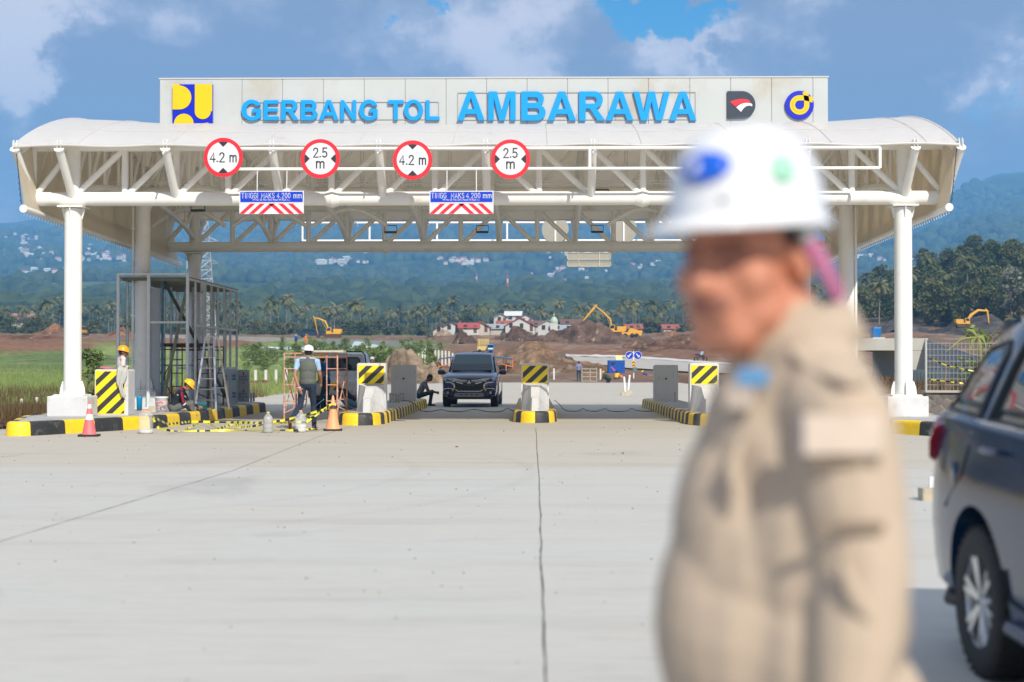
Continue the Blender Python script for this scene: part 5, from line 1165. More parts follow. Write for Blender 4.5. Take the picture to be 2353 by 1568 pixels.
# ------------------------------------------------------------------ vehicles
def loft(mb, secs, m=0, cap=True, closed=False):
    k = len(secs[0]); n = len(secs); vs = [p for s in secs for p in s]
    fs = [(i*k+j, i*k+(j+1) % k, (i+1)*k+(j+1) % k, (i+1)*k+j) for i in range(n-1) for j in range(k if closed else k-1)]
    if cap and closed: fs += [tuple(range(k))[::-1], tuple((n-1)*k+j for j in range(k))]
    mb.add(vs, fs, m, True)
def wheel(parent, c, r, w, side, spokes=6, rimr=.68, local=True, rimmat=None):
    """axle along x; side = +1 if the outer face looks towards +x"""
    M = Matrix(((0, 0, 1), (0, 1, 0), (-1, 0, 0))); mb = MB(); c = Vector(c); h = w/2
    mb.lathe([(r*.60, -h*.9), (r*.90, -h), (r*.97, -h*.85), (r, -h*.6), (r, h*.6), (r*.97, h*.85), (r*.90, h), (r*.70, h*.94), (r*rimr, h*.80), (r*rimr*.97, h*.2)], c, 44, 0, M=M)
    for k in range(36):
        a = 2*math.pi*k/36
        for s in (-.5, .5): mb.box(c+Vector((s*h, math.cos(a+s*.08)*r*1.0, math.sin(a+s*.08)*r*1.0)), (h*.8, .018, .012), M=Matrix.Rotation(a-math.pi/2, 3, 'X'))
    t = mb.build('wheel', RUBBER, parent, local=local)
    mb = MB(); s = side
    mb.lathe([(r*rimr*.98, s*h*.86), (r*rimr*.93, s*h*.88), (r*rimr*.90, s*h*.70), (r*rimr*.88, -s*h*.5)], c, 44, 0, M=M)
    mb.lathe([(0.001, s*h*.72), (r*.10, s*h*.72), (r*.13, s*h*.60), (r*.14, s*h*.3)], c, 20, 0, M=M)
    for k in range(spokes):
        a = 2*math.pi*k/spokes+.3
        for d in (-.13, .13):
            p0 = c+Vector((s*h*.62, math.cos(a)*r*.10, math.sin(a)*r*.10)); p1 = c+Vector((s*h*.76, math.cos(a+d)*r*rimr*.92, math.sin(a+d)*r*rimr*.92)); mb.bar(p0, p1, .030, .026)
    mb.build('rim', rimmat or ALU, t, local=True)
    mb = MB(); mb.lathe([(0.001, s*h*.1), (r*rimr*.88, s*h*.1)], c, 30, 0, M=M); mb.build('brake_shade_disc', mat('brake_shadow', (.03, .03, .03), .6), t, local=True)  # brake disc near-black, the shade behind the spokes painted in
    return t
def bake(o, mods):
    dg = bpy.context.evaluated_depsgraph_get(); me = bpy.data.meshes.new_from_object(o.evaluated_get(dg)); o.modifiers.clear(); o.data = me
def cut_arches(body, arches):
    for (x0, x1, y, z, r) in arches:
        mb = MB(); mb.lathe([(0.0001, x0), (r, x0), (r, x1), (0.0001, x1)], (0, y, z), 40, 0, M=Matrix(((0, 0, 1), (0, 1, 0), (-1, 0, 0)))); me = mb.mesh('cut', BLACKP); c = bpy.data.objects.new('cut', me); C.objects.link(c)
        bm = bmesh.new(); bm.from_mesh(me); bmesh.ops.remove_doubles(bm, verts=bm.verts, dist=1e-3); bmesh.ops.recalc_face_normals(bm, faces=bm.faces); bm.to_mesh(me); bm.free()
        c.matrix_world = body.matrix_world.copy() if body.parent is None else body.parent.matrix_world.copy()
        b = body.modifiers.new('b', 'BOOLEAN'); b.operation = 'DIFFERENCE'; b.object = c; b.solver = 'EXACT'
        bpy.context.view_layer.update(); bake(body, None); bpy.data.objects.remove(c)
    body.data.polygons.foreach_set('use_smooth', [True]*len(body.data.polygons)); body.data.set_sharp_from_angle(angle=R(32))
def fix_normals(o):
    bm = bmesh.new(); bm.from_mesh(o.data); bmesh.ops.recalc_face_normals(bm, faces=bm.faces); bm.to_mesh(o.data); bm.free()
GLASSD = mat('dark_car_glass', (.008, .022, .030), .03, spec=.5, coat=.15)
HEADL = mat('headlamp_glass', (.42, .45, .47), .12, metal=.4, coat=.8)
TAILR = mat('tail_lamp_red', (.42, .005, .02), .15, coat=.8)

def car_body(root, secs, paint, arches, name='body'):
    """secs: (y, list of half-section points from bottom centre round to the top centre)"""
    mb = MB(); S = []
    for y, half in secs:
        pts = [(x, y, z) for x, z in half]; S.append(pts + [(-x, y, z) for x, z in reversed(half) if x > 1e-4])
    loft(mb, S, 0, True, True); o = mb.build(name, paint, root, local=True); fix_normals(o); bpy.context.view_layer.update(); cut_arches(o, arches); return o

def suv():
    g = G(1082, 934.5); root = empty('parked_car', (g.x, g.y, 0), R(-1.2), 'dark blue SUV facing the camera in the lane under the canopy', 'car')
    PB = mat('dark_blue_car_paint', (.004, .018, .065), .16, coat=.8, spec=.6)
    # local: front at y=-0.85 (front axle at y=0), looking towards -y
    def half(w, zb, zs, zt, tw, bulge=.03):  # lower body ring
        return [(0, zb), (w*.80, zb), (w*.95, zb+.06), (w, zb+.22), (w+.0, zs-.12), (w-.02, zs), (tw, zt-.015), (tw*.6, zt+.01), (0, zt+.02)]
    secs = [(-.86, half(.60, .50, .86, .93, .52)), (-.80, half(.74, .36, .90, .98, .66)), (-.66, half(.86, .30, .95, 1.03, .74)), (-.35, half(.905, .28, 1.0, 1.09, .78)), (.2, half(.907, .28, 1.03, 1.13, .78)), (.62, half(.907, .28, 1.05, 1.16, .76)), (1.5, half(.907, .28, 1.06, 1.13, .74)), (3.0, half(.905, .30, 1.08, 1.14, .74)), (3.55, half(.88, .34, 1.08, 1.14, .72)), (3.85, half(.78, .44, 1.02, 1.10, .62))]
    car_body(root, secs, PB, [(-1.2, -.60, 0, .38, .45), (.60, 1.2, 0, .38, .45), (-1.2, -.60, 2.8, .38, .45), (.60, 1.2, 2.8, .38, .45)])
    cab = lambda wb, wt, z0, z1: [(0, z0), (wb, z0), (wt, z1-.07), (wt-.06, z1-.015), (wt*.5, z1+.01), (0, z1+.015)]
    mb = MB(); S = []
    for y, wb, wt, z0, z1 in ((.45, .74, .70, 1.10, 1.14), (.55, .76, .715, 1.08, 1.22), (1.25, .79, .66, 1.08, 1.72), (1.6, .79, .655, 1.08, 1.78), (2.6, .79, .65, 1.08, 1.79), (3.3, .78, .63, 1.08, 1.75), (3.75, .74, .60, 1.08, 1.2)):
        h = cab(wb, wt, z0, z1); S.append([(x, y, z) for x, z in h]+[(-x, y, z) for x, z in reversed(h) if x > 1e-4])
    loft(mb, S, 0, True, True); o = mb.build('cabin', PB, root, local=True, sharp=28); fix_normals(o)
    def ws(x, t): return (x, .49+(.76)*t-.012, 1.155+(.565)*t)   # windscreen plane
    mb = MB(); prof = [(-.70, .03), (.70, .03), (.605, .92), (.56, .96), (-.56, .96), (-.605, .92)]
    a = [Vector(ws(x, t))+Vector((0, -.02, .012)) for x, t in prof]; mb.add(a, [tuple(range(len(a)))], 0); mb.add([p+Vector((0, -.004, .003)) for p in []], [], 0)
    o = mb.build('windscreen', GLASSD, root, local=True); so = o.modifiers.new('s', 'SOLIDIFY'); so.thickness = .012; so.offset = 0
    for s in (-1, 1):
        mb = MB(); a = [(s*.797, .85, 1.13), (s*.797, 2.0, 1.13), (s*.68, 2.0, 1.66), (s*.69, 1.32, 1.64)]; mb.add(a, [(0, 1, 2, 3)], 0); b_ = [(s*.797, 2.08, 1.13), (s*.79, 3.3, 1.14), (s*.66, 3.1, 1.64), (s*.68, 2.08, 1.66)]; mb.add(b_, [(0, 1, 2, 3)], 0); o = mb.build('side_window', GLASSD, root, local=True); so = o.modifiers.new('s', 'SOLIDIFY'); so.thickness = .02; so.offset = 0
        # mirrors
        mb = MB(); mb.ell((s*1.03, .62, 1.14), (.125, .07, .085), nu=20, nv=12); mb.bar((s*.86, .60, 1.09), (s*.96, .62, 1.10), .04, .05); mr = mb.build('door_mirror', PB, root, local=True)
        mb = MB(); mb.ell((s*1.03, .628, 1.075), (.12, .068, .035), nu=16, nv=8); mb.build('mirror_base', BLACKP, mr, local=True)
        # headlamp: slanted wedge going round the corner
        mb = MB(); pl = [(.36, .905), (.60, .945), (.80, .965), (.86, .93), (.80, .86), (.62, .82), (.46, .835)]
        yf = lambda x: -.895 + max(0, x-.45)**1.5*.75
        f = [(s*x, yf(x), z) for x, z in pl]; bk = [(s*x, yf(x)+.12, z) for x, z in pl]; n = len(pl)
        mb.add(f+bk, [tuple(range(n)) if s > 0 else tuple(range(n))[::-1]]+[(k, n+k, n+(k+1) % n, (k+1) % n) for k in range(n)], 0); o = mb.build('headlight', HEADL, root, local=True, bevel=.006)
        # chrome blade beside the grille with amber lamp
        mb = MB(); pts = [(.78, .81), (.60, .79), (.50, .74), (.475, .66), (.52, .545)]
        mb.path([(s*x, -.885+(x-.45)*.25, z) for x, z in pts], [.012, .024, .034, .036, .022], 8, squash=(1, .5)); mb.build('chrome_blade', CHROME, root, local=True)
        mb = MB(); mb.bb(s*.50, s*.56, -.905, -.86, .53, .60); mb.build('indicator', mat('amber_lamp', (.75, .30, .01), .2), root, local=True)
        mb = MB(); mb.lathe([(.001, 0), (.036, 0), (.045, .02)], (s*.69, -.845, .475), 16, M=Matrix(((1, 0, 0), (0, 0, -1), (0, 1, 0)))); mb.lathe([(.001, -.003), (.022, -.003)], (s*.69, -.85, .475), 16, M=Matrix(((1, 0, 0), (0, 0, -1), (0, 1, 0)))); mb.build('fog_lamp', HEADL, root, local=True)
        mb = MB(); mb.path([(s*.55, -.87, .60), (s*.68, -.865, .61), (s*.80, -.80, .595), (s*.86, -.70, .52)], [.01, .014, .014, .008], 6); mb.build('bumper_trim', CHROME, root, local=True)
    # grille
    mb = MB(); mb.prism([(-.47, .50), (.47, .50), (.50, .66), (.50, .80), (.44, .90), (-.44, .90), (-.50, .80), (-.50, .66)], (0, -.885, 0), (1, 0, 0), (0, 0, 1), (0, .06, 0)); gr = mb.build('grille', BLACKP, root, local=True)
    for z, hw, th, curve in ((.895, .50, .016, .02), (.845, .46, .013, .02), (.785, .42, .020, .03)):
        mb = MB()
        for s in (-1, 1): mb.path([(s*.07, -.90, z-.03), (s*hw*.55, -.905, z-.03+curve*.2), (s*hw, -.895, z+curve)], [th*.8, th, th*.8], 8, squash=(1, .5))
        mb.build('chrome_bar', CHROME, gr, local=True)
    mb = MB(); mb.path([(-.44, -.90, .57), (-.36, -.90, .515), (.36, -.90, .515), (.44, -.90, .57)], .014, 8); mb.build('chrome_bar', CHROME, gr, local=True)
    mb = MB()                                     # three-diamond emblem
    for a in (90, 210, 330):
        t = R(a); u = Vector((math.cos(t), math.sin(t))); v = Vector((-u.y, u.x)); q = [u*.0, u*.036+v*.021, u*.072, u*.036-v*.021]; mb.prism([(p.x, p.y) for p in q], (0, -.915, .80), (1, 0, 0), (0, 0, 1), (0, .012, 0))
    mb.build('emblem', CHROME, gr, local=True)
    mb = MB(); mb.bb(-.20, .20, -.915, -.90, .655, .775); pl = mb.build('number_plate', mat('black_plate', (.012, .013, .015), .4), root, local=True)
    text_mesh('H 1560 LD', 1, .002, 'plate_lettering', mat('plate_grey_letters', (.20, .21, .22), .5), pl, (0, -.918, .722), fit=(.34, .055), local=True)
    mb = MB(); mb.prism([(-.50, .36), (-.44, .47), (.44, .47), (.50, .36), (.42, .335), (-.42, .335)], (0, -.875, 0), (1, 0, 0), (0, 0, 1), (0, .05, 0)); sk = mb.build('skid_plate', mat('skid_grey', (.22, .22, .22), .35, metal=.6), root, local=True, bevel=.006)
    for k in range(4): mb = MB(); mb.bb(-.31+.17*k, -.22+.17*k, -.88, -.87, .40, .425); mb.build('skid_slot', BLACKP, sk, local=True)
    mb = MB(); mb.bb(-.70, .70, -.80, .0, .255, .34); mb.bb(-.15, .25, -.2, .3, .24, .30); mb.build('underbody', BLACKP, root, local=True)
    for x in (-.78, .78):
        for y in (0, 2.8): wheel(root, (x, y, .375), .375, .245, 1 if x > 0 else -1)
    mb = MB(); mb.tube((0, 1.35, 1.72), (-.005, 1.50, 1.86), .006, .003, n=6); mb.build('antenna', BLACKP, root, local=True)
    mb = MB()
    for s in (-1, 1): mb.path([(s*.55, .50, 1.165), (s*.30, .53, 1.195), (s*.05, .54, 1.20)], .008, 5)
    mb.build('wipers', BLACKP, root, local=True)
suv()

def mpv():
    """the car at the right edge, its rear towards the gate; side wall nearest the middle of the picture"""
    g = G(2222, 1557); X0 = 1222; ax = (2236-1222)/FPX
    Yw = 6.22; root = empty('parked_car', (0, 0, 0), 0, 'glossy dark people carrier cut off by the right edge of the picture', 'car')
    root.location = (1.93+.84, Yw, 0)
    # local: y=0 rear axle, rear end towards +y, side seen at x=-.86
    PM = mat('dark_mirror_paint', (.006, .028, .075), .12, coat=.16, spec=.4)
    def half(w, zb, zw, zbelt, ztop, wtop):      # whole-height section
        return [(0, zb), (w*.85, zb), (w*.965, zb+.05), (w*.985, zb+.16), (w, zw-.15), (w, zw), (w*.985, zw+.12), (w*.955, zbelt), (w*.955-.02, zbelt+.02), (wtop+(w*.93-wtop)*.45, (zbelt+ztop)/2), (wtop, ztop-.10), (wtop-.06, ztop-.03), (wtop*.5, ztop), (0, ztop+.01)]
    secs = [(1.00, half(.42, .50, .70, .86, .95, .36)), (.985, half(.60, .40, .72, .95, 1.03, .48)), (.94, half(.70, .34, .74, 1.02, 1.12, .56)), (.86, half(.775, .30, .76, 1.07, 1.20, .60)), (.72, half(.825, .28, .76, 1.10, 1.33, .60)), (.56, half(.840, .27, .77, 1.105, 1.49, .60)), (.38, half(.850, .27, .77, 1.10, 1.58, .61)), (0, half(.853, .27, .77, 1.08, 1.63, .62)), (-.8, half(.855, .27, .76, 1.05, 1.65, .63)), (-1.8, half(.855, .27, .75, 1.02, 1.58, .63)), (-2.4, half(.85, .27, .74, 1.0, 1.40, .62)), (-2.9, half(.84, .27, .72, .98, 1.12, .70)), (-3.5, half(.74, .32, .70, .86, .92, .60))]
    car_body(root, secs, PM, [(-1.2, -.58, 0, .335, .405), (-1.2, -.58, -2.65, .335, .405), (.58, 1.2, 0, .335, .405), (.58, 1.2, -2.65, .335, .405)])
    s = -1
    def sidex(z, y):   # outer skin at this height
        w = np.interp(y, [-1.8, -.8, 0, .45, .72, .86], [.855, .855, .853, .848, .828, .775]); zb = np.interp(y, [-1.8, 0, .9], [1.02, 1.08, 1.10]); zt = float(np.interp(y, [-1.8, -.8, 0, .38, .56, .72, .86], [1.58, 1.65, 1.63, 1.58, 1.49, 1.33, 1.2])); wt = .61
        if z < zb: return float(np.interp(z, [.27, .45, .77, .9, zb], [w*.96, w, w, w*.985, w*.955]))
        m = (zb+zt)/2; return float(np.interp(z, [zb, m, zt-.10], [w*.955-.02, wt+(w*.93-wt)*.45, wt]))
    def glass(name, poly):
        mb = MB(); vs = []; P_ = [Vector((p[0], p[1])) for p in poly]; c = sum(P_, Vector((0, 0)))/len(P_)
        rings = []; 
        dens = []
        for i in range(len(P_)):
            a, b = P_[i], P_[(i+1) % len(P_)]; dens += [a.lerp(b, k/6) for k in range(6)]
        for f in (1, .66, .33): rings.append([c+(p-c)*f for p in dens])
        n = len(dens); vs = [(-(sidex(p.y, p.x)+.006), p.x, p.y) for r_ in rings for p in r_]+[(-(sidex(c.y, c.x)+.006), c.x, c.y)]
        fs = [(j*n+k, j*n+(k+1) % n, (j+1)*n+(k+1) % n, (j+1)*n+k) for j in range(2) for k in range(n)]+[(2*n+k, 2*n+(k+1) % n, 3*n) for k in range(n)]
        mb.add(vs, fs, 0, True); o = mb.build(name, GLASSD, root, local=True); so = o.modifiers.new('s', 'SOLIDIFY'); so.thickness = .01; so.offset = 0
        mb = MB(); mb.path([(-(sidex(p.y, p.x)+.008), p.x, p.y) for p in dens]+[(-(sidex(dens[0].y, dens[0].x)+.008), dens[0].x, dens[0].y)], .010, 6, caps=False); mb.build('window_seal', BLACKP, o, local=True)
    glass('quarter_window', [(.66, 1.145), (.10, 1.12), (.04, 1.40), (.12, 1.46), (.36, 1.43)])
    glass('rear_door_window', [(-.02, 1.11), (-.92, 1.08), (-.88, 1.47), (-.12, 1.47)])
    glass('front_door_window', [(-1.0, 1.08), (-1.9, 1.05), (-1.7, 1.35), (-1.1, 1.46)])
    # belt chrome, seams, handle, lamp, bumper parts
    def line(name, pts, r, m, off=.004):
        mb = MB(); mb.path([(-(sidex(z, y)+off), y, z) for y, z in pts], r, 6); mb.build(name, m, root, local=True)
    seam = mat('door_seam', (.003, .003, .003), .8)
    line('door_seam', [(.0, 1.45), (.03, 1.12), (.14, .98), (.20, .86), (.43, .70)], .006, seam, 0); line('door_seam', [(-.96, 1.47), (-.97, 1.0), (-.95, .40)], .006, seam, 0); line('door_seam', [(-.40, .52), (-.44, .40), (-.95, .36)], .006, seam, 0)
    line('belt_strip', [(.72, 1.125), (0, 1.10), (-1.9, 1.05)], .012, CHROME, .004)
    mb = MB(); z = .99; mb.path([(-(sidex(z, y)+.03), y, z) for y in (-.10, -.16, -.28, -.34)], [.008, .016, .016, .008], 8); mb.build('door_handle', PM, root, local=True)
    mb = MB(); mb.lathe([(.001, .004), (.05, .006), (.055, 0)], (-(sidex(.88, .32)+.002), .32, .86), 20, M=Matrix(((0, 0, -1), (0, 1, 0), (1, 0, 0)))); mb.build('fuel_flap', PM, root, local=True)
    mb = MB(); secs2 = []
    for y, z0, z1, dx in ((.66, 1.04, 1.07, .006), (.74, .98, 1.10, .016), (.82, .90, 1.11, .024), (.90, .87, 1.09, .024), (.96, .88, 1.04, .018)):
        w = float(np.interp(y, [.58, .72, .86, .94, .985], [.84, .828, .775, .70, .60])); secs2.append([(-(w+dx), y, z0), (-(w*.985+dx), y, (z0+z1)/2), (-(w*.95+dx*.8), y, z1), (-(w*.8), y, z1-.02), (-(w*.8), y, z0+.02)])
    loft(mb, secs2, 0, True, True); o = mb.build('tail_light', TAILR, root, local=True, sharp=40); fix_normals(o)
    mb = MB(); mb.box((-.70, .93, .46), (.10, .03, .05)); mb.build('reflector', TAILR, root, local=True)
    mb = MB(); mb.path([(-.74, .44, .25), (-.78, .60, .24), (-.70, .82, .26), (-.45, .93, .30)], .03, 8); mb.build('lower_bumper', BLACKP, root, local=True)
    mb = MB(); S = []
    for y, zt_, w_ in ((.25, 1.545, .58), (.40, 1.535, .575), (.52, 1.515, .56), (.58, 1.495, .53)):
        S.append([(-w_, y, zt_+.02), (-w_*.6, y, zt_+.045), (w_*.6, y, zt_+.045), (w_, y, zt_+.02), (w_, y, zt_-.03), (-w_, y, zt_-.03)])
    loft(mb, S, 0, True, True); o = mb.build('spoiler', PM, root, local=True, sharp=40); fix_normals(o)
    mb = MB(); mb.path([(-.84, -.45, .29), (-.865, -1.2, .29), (-.84, -2.2, .29)], .035, 8); mb.build('side_sill', PM, root, local=True)
    for a in ((-.74, 0), (-.74, -2.65), (.74, 0), (.74, -2.65)): wheel(root, (a[0], a[1], .325), .325, .215, 1 if a[0] > 0 else -1, spokes=6, rimr=.70, rimmat=mat('bright_alloy', (.62, .64, .66), .22, metal=.9))
    mb = MB(); mb.bb(-.6, .6, -3.0, .8, .22, .36); mb.build('underbody', BLACKP, root, local=True)
mpv()

def pickup():
    g = G(768, 942); root = empty('small_truck', (g.x, g.y, 0), 0, 'small grey flatbed truck seen from behind in the left lane', 'truck')
    TG = mat('truck_grey_paint', (.62, .63, .61), .4, noise=.04, dirt=((.30, .28, .25), .2, 5)); W_ = .82
    mb = MB()  # cab rear shell
    sec = lambda y, w, wt, z0, z1: [(-w, y, z0), (w, y, z0), (w, y, 1.15), (wt, y, z1-.07), (wt-.07, y, z1), (-wt+.07, y, z1), (-wt, y, z1-.07), (-w, y, 1.15)]
    loft(mb, [sec(2.0, .72, .66, .42, 1.70), sec(2.1, .745, .68, .42, 1.76), sec(3.0, .745, .68, .42, 1.77), sec(3.5, .745, .64, .42, 1.70), sec(3.75, .74, .62, .42, 1.12)], 0, True, True); o = mb.build('cab', TG, root, local=True, sharp=40); fix_normals(o)
    mb = MB(); r = .05; mb.prism([(-.50, 1.20), (.50, 1.20), (.54, 1.26), (.52, 1.55), (.46, 1.60), (-.46, 1.60), (-.52, 1.55), (-.54, 1.26)], (0, 1.985, 0), (1, 0, 0), (0, 0, 1), (0, .02, 0)); w = mb.build('rear_window', GLASSD, root, local=True)
    mb = MB(); mb.path([(-.50, 1.975, 1.20), (.50, 1.975, 1.20), (.54, 1.975, 1.26), (.52, 1.975, 1.55), (.46, 1.975, 1.60), (-.46, 1.975, 1.60), (-.52, 1.975, 1.55), (-.54, 1.975, 1.26), (-.50, 1.975, 1.20)], .018, 6, caps=False); mb.tube((0, 1.97, 1.20), (0, 1.97, 1.60), .012, n=6); mb.build('window_frame', BLACKP, w, local=True)
    mb = MB(); mb.path([(-.77, 1.96, .9), (-.77, 1.96, 1.2), (-.70, 1.96, 1.68), (-.60, 1.96, 1.79), (.60, 1.96, 1.79), (.70, 1.96, 1.68), (.77, 1.96, 1.2), (.77, 1.96, .9)], .022, 8); mb.build('headboard_frame', BLACKP, root, local=True)
    for k in range(7): mb = MB(); mb.bb(-.42+.13*k, -.35+.13*k, 1.975, 1.99, .99, 1.05); mb.build('cab_pressing', mat('truck_pressing', (.52, .53, .53), .5), root, local=True)
    for nm, b in (('tail_board', (-W_, W_, -.02, .02, .50, .86)), ('side_board', (-W_, -W_+.03, .03, 1.9, .50, .86)), ('side_board', (W_-.03, W_, .03, 1.9, .50, .86)), ('bed_floor', (-W_, W_, 0.03, 1.9, .44, .50))):
        mb = MB(); mb.bb(*b[:6])
        if nm == 'tail_board':
            for z in (.60, .70, .78): mb.bb(-W_+.05, W_-.05, -.03, -.015, z, z+.012)
            for x in (-.5, 0, .5): mb.bb(x-.02, x+.02, -.04, -.01, .50, .86)
        mb.build(nm, TG, root, local=True, bevel=.006)
    for x in (-.70, .70): mb = MB(); mb.bb(x-.09, x+.09, -.03, .02, .37, .45); mb.build('tail_lamp', TAILR, root, local=True)
    mb = MB(); mb.bb(-.6, .6, -.02, 3.4, .36, .43); mb.bb(-.7, .7, -.03, .0, .30, .36); mb.build('chassis', BLACKP, root, local=True)
    for x in (-.66, .66):
        for y in (.75, 3.0): wheel(root, (x, y, .28), .28, .19, 1 if x > 0 else -1, spokes=5)
    mb = MB(); mb.ell((.83, 3.2, 1.25), (.05, .04, .10)); mb.build('door_mirror', BLACKP, root, local=True)
pickup()

# ------------------------------------------------------------------ unfinished toll booth of steel channels
def booth():
    x0, x1, y0, y1, zb, zt = -10.28, -8.55, 35.2, 41.1, .27, 3.50
    root = empty('toll_booth_frame', ((x0+x1)/2, (y0+y1)/2, zb), 0, 'unfinished toll booth of bare grey steel channels on the left island', 'booth frame')
    GB = mat('channel_steel', (.60, .63, .62), .5, metal=.05, noise=.12, nscale=6, dirt=((.16, .17, .11), .25, 4))
    GL = mat('channel_bright', (.66, .70, .72), .4, metal=.15, noise=.08)
    def st(x, y, a=zb, b=zt, w=.055, m=GB, nm='stud'):
        mb = MB(); mb.bb(x-w/2, x-w/2+.008, y-w/2, y+w/2, a, b); mb.bb(x-w/2, x+w/2, y-w/2, y-w/2+.008, a, b); mb.bb(x-w/2, x+w/2, y+w/2-.008, y+w/2, a, b); mb.build(nm, m, root)
    for x in (x0, x0+.76, x1): st(x, y0, w=.07, m=GL, b=zt+.1)
    for y in (36.0, 36.7, 37.1, 37.8, 38.6, 39.4, 40.2, y1): st(x1, y, b=zt-.02)
    for y in (36.9, 37.0): st(x1-.02, y, m=GL, b=zt+.08)
    for y in (36.0, 36.9, 37.8, 38.7, 39.6, 40.4, y1): st(x0, y)
    for x in (x0+.35, x0+.7, x0+1.05, x0+1.4): st(x, y1)
    for x in (x0+.45, x0+1.05): st(x, 38.6, w=.05)
    def bar(a, b, w=.05, m=GB, nm='rail'): mb = MB(); mb.bar(a, b, w); mb.build(nm, m, root)
    bar((x0-.03, y0, zt+.12), (x1+.03, y0, zt+.12), .045, GL)
    for z in (zt, 2.42): bar((x0, y1, z), (x1, y1, z)); 
    bar((x0+.76, y0, 2.42), (x1, y0, 2.42)); bar((x0, y0, 2.40), (x0, 36.6, 2.40)); bar((x1, y0+.8, 2.36), (x1, y1, 2.36)); bar((x0, y0, zt), (x0, y1, zt)); bar((x1, y0, zt), (x1, y1, zt))
    bar((x0, 38.6, 1.35), (x1, 38.6, 1.35)); bar((x1, 37.5, 1.27), (x1, y1, 1.27), .06); bar((x0, y1, 1.27), (x1, y1, 1.27), .06)
    bar((x0, y0, zb+.02), (x1, y0, zb+.02)); bar((x1, y0, zb+.02), (x1, y1, zb+.02)); bar((x0, y0, zb+.02), (x0, y1, zb+.02))
    bar((x0+1.0, 35.8, zt-.05), (x1+.25, 38.5, zb+.25), .06, mat('channel_olive', (.07, .08, .055), .5), 'brace'); bar((x1-.1, 35.6, zt-.1), (x0+1.05, 35.5, zb+.2), .065, mat('channel_olive2', (.17, .18, .13), .5), 'brace')
    bar((x0+1.0, 35.6, zb), (x0+1.0, 35.6, zt-.05), .055, mat('channel_blue_tape', (.02, .12, .22), .5, dirt=((.16, .18, .17), .5, 5)), 'brace')
    mb = MB(); mb.bb(x0-.03, x1+.03, y0+.02, y1+.05, zt+.03, zt+.055)
    for k in range(12): y = y0+.25+k*.49; mb.bb(x0, x1, y, y+.05, zt-.03, zt+.028)
    mb.build('roof_deck', mat('deck_underside', (.22, .225, .18), .6, noise=.1, nscale=2), root)
    mb = MB(); mb.bb(x0+.35, x0+.9, 35.75, 35.8, zb, 3.3); mb.build('white_column_cover', mat('cover_grey', (.38, .42, .46), .5, noise=.05), root)
    # protective film printed with the maker's name, mirrored panes at the foot of the right wall
    FILM = mat('film_wrapped_panel', (.36, .41, .43), .28, noise=.12, nscale=2.5, coat=.5, dirt=((.55, .56, .55), .25, 3)); BT = mat('film_blue_print', (.015, .10, .33), .5); RT = mat('film_red_print', (.40, .02, .05), .5)
    for k, (ya, yb) in enumerate(((37.55, 38.7), (38.75, 39.9), (39.95, y1))):
        mb = MB(); mb.bb(x1+.035, x1+.05, ya, yb, zb+.02, 1.24); pn = mb.build('film_panel', FILM, root)
    mb = MB(); mb.bb(x1-.9, x1+.02, y1+.03, y1+.05, zb+.02, 1.24); mb.build('film_panel', FILM, root)
    mb = MB(); mb.bb(x1-.55, x1+.03, y1-1.6, y1-1.58, zb+.02, 1.22); f1 = mb.build('film_panel', FILM, root)
    mb = MB(); mb.bb(x1+.02, x1+.36, y1+.06, y1+.08, zb+.02, 1.22); f2 = mb.build('film_panel', FILM, root)
    for fx, fy, fz, f in ((x1-.28, y1-1.605, 1.0, f1), (x1-.28, y1-1.605, .5, f1), (x1+.19, y1+.055, .98, f2), (x1+.19, y1+.055, .48, f2)):
        text_mesh('SEVEN\nHVbAR', 1, .002, 'film_lettering', BT, f, (fx, fy-.004, fz), fit=(.26, .15))
        mb = MB(); mb.bb(fx-.02, fx+.02, fy-.006, fy-.002, fz+.09, fz+.17); mb.bb(fx-.008, fx+.008, fy-.006, fy-.002, fz-.17, fz-.09); mb.build('film_mark', RT, f)
    for y in (38.1, 39.3, 40.5):
        for z in (1.0, .5):
            mb = MB(); 
            for r_ in range(2):
                for c_ in range(5): mb.bb(x1+.051, x1+.054, y-.22+c_*.09, y-.22+c_*.09+.06, z-.07+r_*.09, z-.07+r_*.09+.065)
            mb.build('film_print', BT, root)
booth()
def scaffold(x0, x1, y0, y1, z0, z1, m, label, tag_='scaffold', r=.021):
    root = empty('scaffold', ((x0+x1)/2, (y0+y1)/2, z0), 0, label, 'scaffold')
    for y in (y0, y1):
        mb = MB()
        mb.path([(x0, y, z0), (x0, y, z1), (x1, y, z1), (x1, y, z0)], r*1.1, 8); ww = (x1-x0)
        for s, xx in ((1, x0), (-1, x1)):
            xi = xx+s*ww*.20
            mb.path([(xi, y, z1), (xi, y, z0+.45), (xi-s*ww*.03, y, z0+.34), (xx, y, z0+.24)], r*.8, 6)
            for z in (z0+(z1-z0)*.32, z0+(z1-z0)*.55, z0+(z1-z0)*.78): mb.tube((xx, y, z), (xi, y, z), r*.65, n=6)
        mb.tube((x0, y, z1-.09), (x1, y, z1-.09), r*.7, n=6)
        mb.build('end_frame', m, root)
    for x in (x0, x1):
        mb = MB(); mb.bar((x, y0, z0+.25), (x, y1, z1-.35), .028, .006); mb.bar((x+.01, y1, z0+.25), (x+.01, y0, z1-.35), .028, .006); mb.build('cross_brace', m, root)
    return root
a = P(653, 966, 33.0); b = P(775, 960, 33.0)
sc1 = scaffold(a.x, b.x, 33.0, 34.7, 0, 1.63, RUST, 'pink painted tube scaffold frame standing in the left lane')
mb = MB(); q = P(703, 812, 33.4); mb.bb(q.x, q.x+.95, 32.9, 33.4, 1.655, 1.70); o = mb.build('plank', mat('bare_plank', (.50, .48, .42), .8, noise=.1), label='pale perforated plank laid across the top of the pink scaffold', cat='plank')
